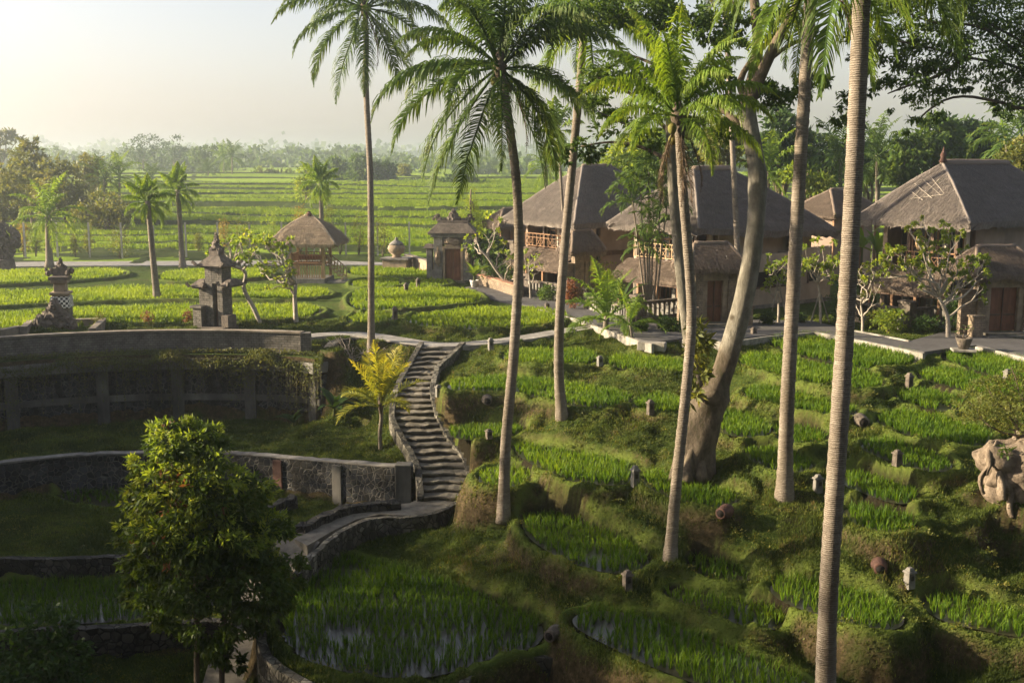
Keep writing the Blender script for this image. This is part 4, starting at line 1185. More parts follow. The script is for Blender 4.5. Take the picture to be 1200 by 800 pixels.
# ------------------------------------------------------------------ leafy tree in the lower left
def leafy_tree():
    Y = 29.5; b = np.array([at_y(250, 850, Y)[0], Y, -6.7])
    t = empty('leafy_tree', b, 'bushy leafy tree in the lower left with sunlit yellow green top', 'tree')
    mpx = Y / FPX
    mb = MB()
    for i, (x0, x1, y1) in enumerate([(231, 228, 640), (259, 262, 620), (245, 200, 600)][:2]):
        limb(mb, at_y(x0, 860, Y), at_y(x1, y1, Y), .09, .06, i + 3, .01)
    for i, (x, y) in enumerate([(200, 540), (260, 560), (180, 620), (310, 640), (230, 600), (330, 690), (200, 700), (270, 500 + 60)]):
        limb(mb, at_y(246, 700, Y), at_y(x, y, Y + (i % 3 - 1) * .6), .06, .02, i + 9)
    part('trunk', mb, M['bark_brown'], t, smooth=True)
    bl = []
    for x, y, dy, r in [(205, 525, 0, 34), (235, 520, .3, 30), (180, 548, .2, 26), (195, 570, -.3, 34), (250, 560, -.4, 40), (225, 590, -.6, 42), (175, 595, 0, 32), (275, 590, -.2, 42), (160, 625, .2, 22), (200, 635, -.7, 44),
                        (260, 635, -.8, 48), (305, 630, 0, 36), (235, 680, -.9, 50), (185, 670, -.2, 40), (290, 680, -.6, 48), (330, 665, 0, 28), (335, 690, .1, 24), (200, 715, -.3, 36), (250, 725, -.6, 40), (290, 720, -.2, 34), (165, 690, .2, 22),
                        (265, 755, -.1, 24), (200, 745, 0, 24), (240, 650, 1.2, 50), (220, 600, 1.2, 40), (280, 650, 1.2, 40), (272, 775, 0, 14)]:
        p = at_y(x, y, Y + dy); bl.append((*p, r * mpx, r * mpx, r * mpx * .8))
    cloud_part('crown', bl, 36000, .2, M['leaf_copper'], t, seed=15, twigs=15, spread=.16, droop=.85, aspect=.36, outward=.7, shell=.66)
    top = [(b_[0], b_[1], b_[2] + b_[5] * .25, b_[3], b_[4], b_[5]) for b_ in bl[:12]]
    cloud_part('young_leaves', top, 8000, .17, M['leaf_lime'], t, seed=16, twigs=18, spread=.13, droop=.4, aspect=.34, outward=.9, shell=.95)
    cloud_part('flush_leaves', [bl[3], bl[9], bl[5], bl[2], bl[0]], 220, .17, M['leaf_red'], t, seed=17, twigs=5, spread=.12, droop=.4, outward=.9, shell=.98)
leafy_tree()

def dark_bush():
    b = at_z(45, 830, -6.7); Y = b[1]; mpx = Y / FPX
    t = empty('bush', b, 'dark glossy bush in the bottom left corner', 'bush')
    mb = MB()
    for i, (x, y) in enumerate([(30, 740), (60, 735), (80, 770), (15, 780)]): limb(mb, b, at_y(x, y, Y), .05, .02, i)
    part('stems', mb, M['bark_brown'], t)
    bl = [(*at_y(x, y, Y + dy), r * mpx) for x, y, dy, r in [(45, 728, 0, 22), (65, 735, .2, 20), (25, 755, 0, 26), (75, 765, .1, 26), (45, 775, -.3, 34), (5, 790, 0, 26), (80, 800, 0, 28), (40, 820, 0, 34)]]
    cloud_part('foliage', bl, 4200, .2, M['leaf_dark'], t, seed=4, twigs=30, aspect=.5, droop=.4)
dark_bush()

# ------------------------------------------------------------------ big tree whose branches hang in from the right
def overhang():
    Y = 37.0; b = np.array([at_y(1300, 500, Y)[0] + 1.5, Y, -.5])
    t = empty('large_tree', b, 'large broadleaf tree reaching in over the right villa from beyond the frame', 'tree')
    mpx = Y / FPX
    mb = MB()
    tk = np.array([b - [0, 0, 1.5], b + [0, 0, 4], at_y(1330, 160, Y), at_y(1320, 80, Y)])
    limb(mb, tk[0], tk[2], .6, .42, 3, .01, 10, 14)
    limb(mb, tk[2], at_y(1300, -60, Y), .4, .25, 4)
    for i, pts in enumerate([[(1330, 150), (1250, 110), (1190, 75), (1130, 68), (1070, 50), (1010, 45)], [(1330, 160), (1260, 110), (1200, 48), (1160, 30), (1110, -10)], [(1255, 108), (1190, 60), (1150, 28), (1100, 30), (1050, 10)], [(1250, 110), (1200, 130), (1175, 120), (1120, 110), (1085, 130), (1075, 145)],
                             [(1130, 68), (1100, 90), (1065, 100), (1040, 110)], [(1300, 120), (1240, 60), (1200, 52), (1130, 66)], [(1320, 60), (1260, 0), (1180, -30), (1080, -30), (1000, -20)]]):
        P = np.array([at_y(x, y, Y + .25 * math.sin(k + i)) for k, (x, y) in enumerate(pts)])
        mb.tube(smooth_line(P, 2), np.linspace(.075, .018, len(smooth_line(P, 2))), 8, .06, i)
    part('trunk', mb, M['bark_brown'], t, smooth=True)
    bl = []
    for x, y, dy, r in [(1080, 15, 0, 34), (1120, 25, .5, 36), (1160, 10, 0, 36), (1195, 20, .4, 34), (1050, 25, 0, 26), (1100, 55, -.3, 34), (1140, 60, .2, 32), (1180, 75, 0, 30), (1075, 70, .2, 26), (1060, 95, 0, 24),
                        (1085, 100, .3, 26), (1110, 85, 0, 26), (1085, 125, 0, 22), (1070, 145, .2, 12), (1048, 118, 0, 14), (1035, 55, .3, 20), (1015, 40, 0, 20), (1010, 75, 0, 16), (1018, 100, .2, 14), (1000, 120, 0, 20), (985, 135, .1, 16), (1000, 152, 0, 12), (968, 142, 0, 10),
                        (1190, 105, 0, 26), (1215, 60, 0, 40), (1230, 110, 0, 36), (1175, 125, .1, 16), (1160, 95, .4, 18), (1130, 100, .3, 12), (1240, 10, 0, 50), (1020, 8, .2, 22), (1060, -20, 0, 40), (1150, -25, 0, 44), (1275, 70, 0, 50), (1290, 0, 0, 50)]:
        p = at_y(x, y, Y + dy); bl.append((*p, r * mpx, r * mpx * 1.1, r * mpx * .8))
    cloud_part('crown', bl, 30000, .165, M['leaf_mid'], t, seed=25, twigs=24, spread=.18, droop=.75, aspect=.36, shell=.3)
overhang()
# ------------------------------------------------------------------ walls that follow a line
def strip_solid(P, w, ztop, zbot, off=0.0, batter=0.0, jit=0.0, seed=0):
    """a wall along the 3-D line P (plan position), from zbot to ztop; both may be arrays"""
    P = np.asarray(P, float); n = len(P)
    t = np.gradient(P[:, :2], axis=0); t /= np.linalg.norm(t, axis=1)[:, None] + 1e-9
    nr = np.stack([-t[:, 1], t[:, 0]], 1)
    r = np.random.default_rng(seed)
    zt = np.broadcast_to(ztop, (n,)).astype(float) + (r.normal(0, jit, n) if jit else 0); zb = np.broadcast_to(zbot, (n,)).astype(float)
    V = []
    for i in range(n):
        for s, b in ((off - w / 2, 0), (off + w / 2, 0)):
            pass
        a = P[i, :2] + nr[i] * (off - w / 2); c = P[i, :2] + nr[i] * (off + w / 2)
        c2 = P[i, :2] + nr[i] * (off + w / 2 + batter)
        V += [(*a, zb[i]), (*c2, zb[i]), (*c, zt[i]), (*a, zt[i])]
    F = []
    for i in range(n - 1):
        a = i * 4; b = a + 4
        for k in range(4):
            k2 = (k + 1) % 4; F.append((a + k, a + k2, b + k2, b + k))
    F.append((3, 2, 1, 0)); e = (n - 1) * 4; F.append((e, e + 1, e + 2, e + 3))
    return MB().add(V, F)

def resample(P, step):
    P = np.asarray(P, float); s = np.r_[0, np.cumsum(np.linalg.norm(np.diff(P[:, :2], axis=0), axis=1))]
    u = np.linspace(0, s[-1], max(2, int(s[-1] / step) + 1))
    return np.stack([np.interp(u, s, P[:, i]) for i in range(3)], 1)

# which side of the line is the open (camera) side?  the lines run right to left, so +normal points to the camera (-Y)
UW = resample(uw, .5); LW = resample(lw, .35)
t = empty('retaining_wall', (*UW[0][:2], LAWN), 'tall curved retaining wall with concrete beams and trailing plants on its ledge', 'wall')
part('cobble_panel', strip_solid(UW, .5, -1.45, LAWN - .5, 0, .0), M['cobble'], t)
part('ledge_beam', strip_solid(UW, .9, -.82, -1.32, .22), M['beam'], t, bevel=.03)
part('ledge_soil', strip_solid(UW, .75, -.62, -.8, .2), M['ground'], t)
part('middle_beam', strip_solid(UW, .12, -2.55, -2.85, .31), M['concrete'], t)
arc = np.r_[0, np.cumsum(np.linalg.norm(np.diff(UW[:, :2], axis=0), axis=1))]
for k, s in enumerate(np.arange(.35, arc[-1] - 1, 3.55)):
    i = int(np.searchsorted(arc, s)); i = min(max(i, 1), len(UW) - 2)
    d = UW[i + 1] - UW[i - 1]; a = math.atan2(d[1], d[0])
    nr = np.array([-d[1], d[0]]) / np.linalg.norm(d[:2])
    c = UW[i][:2] + nr * .3
    if c[1] < 40: break
    part('pilaster', MB().box((*c, (-1.33 + LAWN - .4) / 2), (.55, .26, -1.33 - LAWN + .4), a), M['concrete'], t, bevel=.02)
# parapet on top
t2 = empty('parapet', (*UW[0][:2], UPZ), 'long low stone parapet with brown coping above the curved retaining wall', 'wall')
PW = UW[arc > 1.2]
part('wall', strip_solid(PW, .3, .34, -.85, -.25), M['blockgrey'], t2)
part('coping', strip_solid(PW, .42, .44, .345, -.25), M['stone_cap'], t2, bevel=.015)
q = PW[0]
part('end_post', MB().box((q[0] + .2, q[1] + .25, -.2), (.5, .5, 1.2), .1), M['blockgrey'], t2, bevel=.02)
# lower cobble wall
t3 = empty('cobble_wall', (*LW[0][:2], -4.2), 'lower curved wall of dark cobbles holding up the lawn beside the stairs', 'wall')
arc2 = np.r_[0, np.cumsum(np.linalg.norm(np.diff(LW[:, :2], axis=0), axis=1))]
zt = np.interp(arc2, [0, 6, 12], [-3.18, -3.42, -3.5])
part('cobble_panel', strip_solid(LW, .4, zt - .07, -5.6, 0), M['cobble_low'], t3)
part('coping', strip_solid(LW, .43, zt, zt - .068, 0, jit=.015), M['stone_grey'], t3, bevel=.015)
for s in (0.05, 2.95, 5.9, 8.9):
    i = min(max(int(np.searchsorted(arc2, s)), 1), len(LW) - 2)
    d = LW[i + 1] - LW[i - 1]; nr = np.array([-d[1], d[0]]) / np.linalg.norm(d[:2]); c = LW[i][:2] + nr * (.22 if s > 1 else .0)
    w_ = (.42, .12) if s > 1 else (.62, .6)
    z1 = zt[i] - (.13 if s > 1 else -.04)
    part('pilaster', MB().box((*c, (z1 - 5.5) / 2), (w_[0], w_[1], z1 + 5.5), math.atan2(d[1], d[0])), M['concrete'] if s != 5.9 else M['clay'], t3, bevel=.02)
# dark stone wall that closes the lawn at the top, between big wall and stairs
dk = zl([(499, 404), (480, 404), (455, 399), (430, 396), (405, 396), (388, 400), (380, 411)], -.5)
dk = resample(smooth_line(dk), .4)
o = part('dark_stone_wall', strip_solid(dk, .45, -.47, -2.6, .1), M['drystone'], smooth=False)
tag(o, 'dark mossy stone wall under the path between parapet and staircase', 'wall')
# stone edges of the terraces in the pit
def edge_wall(name, line, ztop, zbot, mtl, label, w=.3, off=0, step=.4, rough=.03, cat='edging'):
    L = resample(line, step)
    zt_ = ztop if np.isscalar(ztop) else np.interp(np.linspace(0, 1, len(L)), np.linspace(0, 1, len(ztop)), ztop)
    zb_ = zbot if np.isscalar(zbot) else np.interp(np.linspace(0, 1, len(L)), np.linspace(0, 1, len(zbot)), zbot)
    o = part(name, strip_solid(L, w, zt_, zb_, off, jit=.02), mtl, rough=rough, bevel=.02)
    return tag(o, label, cat)
edge_wall('stone_edging', E1L, -5.1, -6.1, M['drystone'], 'upper dark dry stone edge crossing the shaded lower left terraces')
edge_wall('stone_edging', E2L, -5.75, -7.0, M['drystone'], 'lower dark dry stone edge in front of the shaded rice strip at left')
edge_wall('stone_edging', E3L, -4.85, -6.8, M['stone_edge'], 'rounded stone lip curving round the left end of the large shaded paddy', .28)
edge_wall('stone_edging', E4L, -5.1, -7.6, M['stone_edge'], 'stone rim of the black basin at the bottom centre', .26)
EL = edge_landing
edge_wall('stone_edging', EL, [-4.0, -4.05, -4.05, -4.1, -4.1, -4.15, -4.3, -4.4], -5.4, M['stone_edge'], 'low stone edge sweeping from the stair foot along the landing', .24, .05)
rr_ = zl([(470, 592), (440, 593), (412, 596), (385, 604), (352, 620)], -4.05)
edge_wall('stone_row', smooth_line(rr_), -3.9, -4.7, M['drystone'], 'row of dark piled stones left of the landing', .4, 0, .3, .12, 'stones')
rr_ = zl([(345, 585), (325, 592), (300, 604), (280, 612)], -4.5)
edge_wall('stone_row', smooth_line(rr_), -4.35, -5.2, M['drystone'], 'short row of dark stones below the cobble wall beside the leafy tree', .4, 0, .3, .12, 'stones')

# ------------------------------------------------------------------ staircase
st = empty('stone_staircase', STEPS[12][0] * .5 + STEPS[12][1] * .5, 'winding stone staircase of wavy worn steps descending to the landing', 'staircase')
for k in range(NST):
    (a, b), (c, d) = STEPS[k], STEPS[k + 1]
    z1 = a[2]; z0 = c[2]
    n = 9; V = []; r = np.random.default_rng(k)
    wav = .07 * math.sin(k * 1.1)
    for i in range(n):
        u = i / (n - 1)
        f = c * (1 - u) + d * u; g = a * (1 - u) + b * u
        dir_ = (f - g); dir_[2] = 0
        f2 = g + dir_ * (1.0 + .16 * math.sin(u * PI * 2 + k * .35) + .03 * r.standard_normal())
        g2 = g - dir_ * .35
        h = .012 * r.standard_normal()
        V += [(f2[0], f2[1], z1 + h), (g2[0], g2[1], z1 + h), (f2[0], f2[1], z1 - .06 + h), (f2[0] - dir_[0] * .1, f2[1] - dir_[1] * .1, z1 - .06 + h), (f2[0] - dir_[0] * .1, f2[1] - dir_[1] * .1, z0 - .12)]
    F1 = []; F2 = []
    for i in range(n - 1):
        p = i * 5; q = p + 5
        F1 += [(p, q, q + 1, p + 1), (p + 2, q + 2, q, p)]
        F1 += [(p + 3, q + 3, q + 2, p + 2)]; F2 += [(p + 4, q + 4, q + 3, p + 3)]
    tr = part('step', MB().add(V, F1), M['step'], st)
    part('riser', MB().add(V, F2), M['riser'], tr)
for edge, nm, sgn in ((0, 'left', 1), (1, 'right', -1)):
    L = np.array([s[edge] for s in STEPS])
    L = smooth_line(L, 1)
    w = .26
    k0 = 0 if edge == 1 else 0
    part('side_wall', strip_solid(L[k0:], w, L[k0:, 2] + .2, L[k0:, 2] - .9, sgn * (-.13) if edge == 0 else .13, jit=.015, seed=edge), M['stone_edge'], st, rough=.02, bevel=.02)

# trailing plants on the ledge
def vines():
    r = np.random.default_rng(3); P = UW[(arc > -1) & (UW[:, 1] > 44)]
    s = np.r_[0, np.cumsum(np.linalg.norm(np.diff(P[:, :2], axis=0), axis=1))]
    V = []; Q = []; RN = []
    def ribbon_(p0, L, sway, w):
        n = 5; u = np.linspace(0, 1, n)
        pts = p0 + np.stack([sway[0] * u ** 2, sway[1] * u ** 2, -L * u], 1)
        return pts
    n0 = 0
    t = empty('trailing_vine', (*P[0][:2], -.8), 'curtain of trailing vines hanging over the ledge of the curved retaining wall', 'vine')
    # bushy fringe
    N = 26000
    ss = r.random(N) * s[-1]; X = np.interp(ss, s, P[:, 0]); Y = np.interp(ss, s, P[:, 1])
    side = r.normal(.5, .22, N); drop = r.exponential(.2, N) * (1 + .6 * vnoise(ss, ss * 0, 1.1, 5))
    z = -.5 + .14 * vnoise(ss, ss * 0, .9, 6) - np.clip(side - .35, 0, 2) * .5 - np.abs(drop)
    z = np.where(side < .3, -.5 + r.normal(0, .07, N), z)
    p = np.stack([X, Y - side, z], 1)
    d = norm(np.stack([r.normal(0, .5, N), r.normal(-.4, .5, N), -r.random(N) * 1.2 + .2], 1)); sv = norm(np.cross(d, r.standard_normal((N, 3))))
    L = r.uniform(.07, .17, N)[:, None]; w = .03
    V = np.stack([p, p + d * L * .5 + sv * w, p + d * L, p + d * L * .5 - sv * w], 1).reshape(-1, 3)
    rn = np.repeat(np.clip(r.random(N) * .6 + .25 * vnoise(ss, ss * 0, .7, 9), 0, 1), 4)
    o = link('foliage', arr_mesh('foliage', V - ORG[t.name], [np.arange(N)[:, None] * 4 + np.array([[0, 1, 2, 3]])], rnd=rn), M['vine'], t)
    # hanging dry strands with a few leaves
    mb = MB(); lv = []
    for i in range(900):
        q = r.random() * s[-1]; x = np.interp(q, s, P[:, 0]); y = np.interp(q, s, P[:, 1])
        ln = r.exponential(.7) * (1.5 if math.sin(q * .9) > .2 else .8); ln = min(ln, 2.9)
        p0 = np.array([x, y - .7 - r.random() * .06, -.75]); sw = r.normal(0, .09, 2)
        pts = ribbon_(p0, ln, sw, 0)
        mb.tube(pts, np.linspace(.011, .006, len(pts)), 3, cap=False)
        for k in range(int(ln * 9)):
            u = r.random(); lv.append(p0 + np.array([sw[0] * u * u, sw[1] * u * u, -ln * u]) + r.normal(0, .03, 3))
    part('strand', mb, M['vine_dry'], t)
    lv = np.array(lv); N = len(lv)
    d = norm(r.normal(0, .5, (N, 3)) + [0, 0, -.8]); sv = norm(np.cross(d, r.standard_normal((N, 3))))
    L = r.uniform(.06, .14, N)[:, None]
    V = np.stack([lv, lv + d * L * .5 + sv * .022, lv + d * L, lv + d * L * .5 - sv * .022], 1).reshape(-1, 3)
    link('strand_leaves', arr_mesh('strand_leaves', V - ORG[t.name], [np.arange(N)[:, None] * 4 + np.array([[0, 1, 2, 3]])], rnd=np.repeat(r.random(N) * .7, 4)), M['vine'], t)
vines()

# bare grey shrub between the parapet end and the stairs
def bare_shrub():
    b = np.array([*at_z(408, 402, -.5)[:2], -1.3])
    t = empty('bare_shrub', b, 'bare shrub of pale grey twigs in front of the tall thin palm', 'shrub')
    mb = MB(); r = np.random.default_rng(5)
    for i in range(16):
        a = b + [r.normal(0, .25), -.6, 0]; e = b + [r.normal(0, 1.0), -.6 + r.normal(0, .3), r.uniform(.5, 1.35)]
        P = limb(mb, a, e, .022, .01, i, .07, 5, 4)
        for k in range(3):
            q = P[2 + k]; limb(mb, q, q + [r.normal(0, .35), r.normal(0, .15), r.uniform(.1, .5)], .012, .006, i * 3 + k, .05, 3, 3)
    part('twigs', mb, M['frangi_bark'], t)
bare_shrub()

# kerbs of the paved path (white stone)
for i, (pts, lab) in enumerate([
    ([(632, 362.5), (671, 372.5), (715, 388), (756, 401), (765, 403)], 'white stone kerb of the paved path behind the young palms'),
    ([(800, 398), (823, 396), (847, 401), (880, 397), (900, 394), (956, 389), (1020, 401), (1083, 414)], 'white stone kerb of the paved path in front of the middle villa'),
    ([(1144, 406), (1170, 411), (1200, 418.5), (1260, 430)], 'white stone kerb at the far right edge of the paved path'),
    ([(1002, 387), (1035, 393), (1066, 399)], 'white stone kerb along the inner side of the path by the right villa')]):
    L = resample(zl(pts, .08), .5)
    tag(part('kerb', strip_solid(L, .15, .09, -.35, 0), M['kerb'], bevel=.015), lab, 'kerb')
tag(part('stepping_block', MB().box((*at_z(764, 403, 0)[:2], -.1), (1.3, .45, .4), -.35), M['kerb'], bevel=.03), 'pale stone block at the kerb corner right of the smallest young palm', 'block')

# ------------------------------------------------------------------ little stone lanterns of the terraces
def lantern(px, py, label, h=.55, mt='stone_grey', group='stone garden lanterns among the rice paddies', w=.24, rz=.4):
    b = spot(px, py); b[2] -= .04
    t = empty('stone_lantern', b, label, 'lantern', group)
    fr = (b, rz)
    part('body', MB().box((0, 0, h * .36), (w, w, h * .72), 0, .9), M[mt], t, fr, bevel=.015)
    part('opening', MB().box((0, -w * .5 + .002, h * .52), (w * .42, .03, h * .2)).box((w * .5 - .002, 0, h * .52), (.03, w * .42, h * .2)), M['opening'], t, fr)
    part('cap', MB().box((0, 0, h * .78), (w * 1.25, w * 1.25, h * .1), 0, .85).box((0, 0, h * .9), (w * .9, w * .9, h * .16), 0, .55), M[mt], t, fr, bevel=.015)
for px, py, lab, h, m_ in [
    (490, 336, 'stone lantern beside the upper rice strip in front of the stone urn', .6, 'stone_carved'), (476, 345, 'stone lantern where the narrow rice strips meet left of the gate steps', .8, 'stone_carved'),
    (463, 374, 'stone lantern on the bund left of the long bright paddy', .75, 'stone_carved'), (575, 411, 'stone lantern beside the front path right of the stair top', .65, 'stone_grey'),
    (641, 362, 'small dark lantern at the white kerb left of the young palms', .4, 'stone_carved'), (703, 428, 'pale stone lantern between two rice strips below the path', .48, 'stone_grey'),
    (762, 487, 'reddish stone lantern left of the mossy forked tree', .6, 'stone_carved'), (744, 569, 'stone lantern with a round cap on the bund left of the mossy tree foot', .75, 'stone_grey'),
    (735, 690, 'stone lantern in the shade below the leaning palm', .62, 'stone_carved'), (514, 464, 'lantern against the right side wall of the staircase', .55, 'stone_grey'),
    (573, 514, 'small dark lantern in the pit paddy beside the pale trunked palm', .4, 'stone_carved'), (883, 393, 'small black lantern at the path kerb right of the forked tree limb', .45, 'stone_carved'),
    (1065, 456, 'upright stone lantern beside the winding water channel', .72, 'stone_carved'), (1180, 446, 'sunlit stone lantern at the edge of the far right paddy', .5, 'stone_grey'),
    (1051, 545, 'stone lantern standing in rice left of the root boulder', .55, 'stone_carved'), (958, 577, 'tilted stone lantern between the two nearest palm trunks', .62, 'stone_grey'),
    (1065, 690, 'stone lantern above the shaded lower right paddies', .62, 'stone_grey'), (1055, 388, 'stone lantern on the grass in front of the right villa fence', .75, 'stone_grey')]:
    lantern(px, py, lab, h, m_)

# clay water jars
def jar(px, py, label, s=1.0, rz=0.0, mt='clay'):
    b = spot(px, py); b[2] += .1 * s
    t = empty('clay_jar', b, label, 'jar', 'clay water jars lying on the terrace banks')
    prof = [(.05, -.3), (.17, -.28), (.24, -.1), (.23, .08), (.17, .2), (.15, .26), (.19, .3), (.19, .33), (.13, .33)]
    mb = MB().lathe([(a * s, z * s) for a, z in prof], (0, 0, 0), 20, .01)
    mo = MB().lathe([(.001, .2 * s), (.125 * s, .2 * s), (.128 * s, .333 * s)], (0, 0, 0), 16)
    for m_ in (mb, mo):
        V = np.concatenate(m_.v)
        # lay it down: axis to -y, then turn
        V = np.stack([V[:, 0], -V[:, 2], V[:, 1]], 1)
        ca, sa = math.cos(rz), math.sin(rz)
        m_.v = [V @ np.array([[ca, sa, 0], [-sa, ca, 0], [0, 0, 1]]) + b]
    part('vessel', mb, M[mt], t, smooth=True); part('mouth', mo, M['dark'], t, smooth=True)
jar(1030, 668, 'clay jar lying above the shaded paddy right of the nearest palm trunk', .95, -.2)
jar(850, 605, 'clay jar on the bank below the mossy forked tree', .95, -.7)
jar(1008, 496, 'large dark jar between two paddies right of the nearest palm trunk', 1.1, .1, 'stone_carved')
jar(571, 474, 'dark jar in the bank above the pit paddy left of the pale trunked palm', .95, .1, 'stone_carved')
jar(650, 745, 'round dark jar between the two large shaded paddies', .9, -.6, 'stone_carved')
jar(1040, 478 - 0, 'small jar in the bund above the paddy with the winding channel', .7, .3) if False else None

# potted plant at the path
def potted():
    b = at_z(1129, 411, .0); t = empty('potted_plant', b, 'stone pot with a sparse big leafed plant on a pale slab beside the path', 'potted plant')
    part('slab', MB().box(b + [0, 0, .04], (1.0, .8, .1), -.2), M['kerb'], t, bevel=.02)
    part('pot', MB().lathe([(.2, .09), (.3, .35), (.36, .55), (.38, .6), (.33, .6), (.31, .52), (.001, .52)], b, 20), M['stone_carved'], t, smooth=True)
    mb = MB(); lv = MB(); r = np.random.default_rng(2)
    for i, (dx, dz) in enumerate(((-.5, .35), (-.25, .25), (.1, .6), (.3, .5), (-.05, .45))):
        limb(mb, b + [0, 0, .5], b + [dx, r.normal(0, .1), .5 + dz], .03, .015, i)
        c = b + [dx, 0, .5 + dz]; a = r.uniform(0, 6)
        for j in range(2):
            a += 2.2; e = np.array([math.cos(a), math.sin(a), .25]); s_ = np.cross(e, [0, 0, 1]); s_ /= np.linalg.norm(s_)
            lv.add([c, c + e * .12 + s_ * .09, c + e * .27, c + e * .12 - s_ * .09], [(0, 1, 2, 3)])
    part('stem', mb, M['bark_brown'], t); part('leaves', lv, M['leaf_lime'], t)
potted()

# root-like boulder on the mound at the right edge
def boulder():
    b = spot(1185, 578); Y = b[1]; mpx = Y / FPX
    t = empty('root_boulder', b, 'pale boulder of gnarled roots on the mound at the right edge', 'boulder')
    mb = MB()
    c = at_y(1188, 545, Y + .4)
    c = at_y(1190, 548, Y - .05)
    mb.blob(c, (1.0, .85, .9), 3, .28, 30, 1.9)
    mb.blob(at_y(1192, 574, Y + .1), (.95, .8, .75), 9, .2, 20, 2)
    mb.blob(at_y(1216, 534, Y), (.75, .7, .85), 5, .22, 20, 1.8)
    mb.blob(at_y(1176, 556, Y - .1), (.5, .55, .6), 7, .25, 16, 2)
    for i, (x0, y0, x1, y1, r0) in enumerate([(1165, 520, 1152, 568, 9), (1178, 525, 1170, 574, 9), (1186, 540, 1182, 590, 10), (1200, 535, 1203, 592, 11), (1170, 518, 1158, 545, 8), (1212, 540, 1216, 590, 10), (1192, 545, 1196, 575, 6)]):
        P = np.array([at_y(x0, y0, Y - .1), at_y((x0 + x1) / 2 - 2, (y0 + y1) / 2, Y - .55), at_y(x1, y1, Y - .6 - .1 * (i % 2)), at_y(x1 + 2, y1 + 12, Y - .65)])
        mb.tube(smooth_line(P, 2), np.interp(np.linspace(0, 1, len(smooth_line(P, 2))), [0, .5, 1], [r0 * .3, r0 * .42, r0 * .3]) * mpx, 10, .18, i)
    part('rock', mb, M['rock'], t, smooth=True, rough=.14)
    t = empty('overhanging_shrub', at_y(1215, 500, Y), 'small leaved shrub spreading over the top of the root boulder', 'shrub')
    sb = MB()
    for i, (x, y) in enumerate([(1135, 470), (1150, 445), (1170, 455), (1185, 430), (1160, 490), (1200, 450)]):
        limb(sb, at_y(1215, 525, Y), at_y(x, y, Y + .2 * (i % 3)), .045, .012, i, .08)
    part('stems', sb, M['bark_brown'], t)
    bl = [(*at_y(x, y, Y + dy), r * mpx, r * mpx, r * mpx * .6) for x, y, dy, r in [(1140, 472, 0, 22), (1160, 455, .3, 22), (1185, 455, 0, 26), (1205, 470, 0, 30), (1165, 487, -.2, 20), (1190, 495, -.2, 22), (1150, 452, 0, 14), (1215, 440, .2, 26), (1180, 476, -.4, 24), (1130, 490, 0, 10)]]
    cloud_part('foliage', bl, 5200, .085, M['leaf_olive'], t, seed=6, twigs=40, spread=.2, droop=.2)
    bl = [(*at_y(1180, 530, Y - .7), .16), (*at_y(1172, 527, Y - .65), .12)]
    w_ = empty('small_plant', at_y(1178, 536, Y - .6), 'little green plant growing on the face of the root boulder', 'plant')
    cloud_part('leaves', bl, 60, .16, M['leaf_mid'], w_, seed=8, twigs=6)
boulder()
# ------------------------------------------------------------------ thatch
def patch(A, B, C, D, nu, nv, bulge=.0, seed=0, rag=.05, u0=0.0):
    """A,B eave corners, C,D upper corners (C above A). returns vertices rows eave->ridge with uv"""
    A, B, C, D = [np.array(p, float) for p in (A, B, C, D)]
    V = []; UV = []
    r = np.random.default_rng(seed)
    W = np.linalg.norm(B - A); H = np.linalg.norm((C + D) / 2 - (A + B) / 2)
    nrm = np.cross(B - A, (C + D) / 2 - (A + B) / 2); nrm /= np.linalg.norm(nrm)
    if nrm[2] < 0: nrm = -nrm
    for j in range(nv + 1):
        v = j / nv
        for i in range(nu + 1):
            u = i / nu
            e = A * (1 - u) + B * u; t_ = C * (1 - u) + D * u
            p = e * (1 - v) + t_ * v
            k = bulge * math.sin(PI * v) + .05 * mnoise.noise(Vector(p * .9)) + .06 * mnoise.noise(Vector(p * 2.6)) * (0 if v == 1 else 1)
            p = p + nrm * k
            if j == 0: p = p + np.array([0, 0, r.normal(0, rag)])
            V.append(p); UV.append((u0 + np.linalg.norm(e - A) , v * H))
    return V, UV

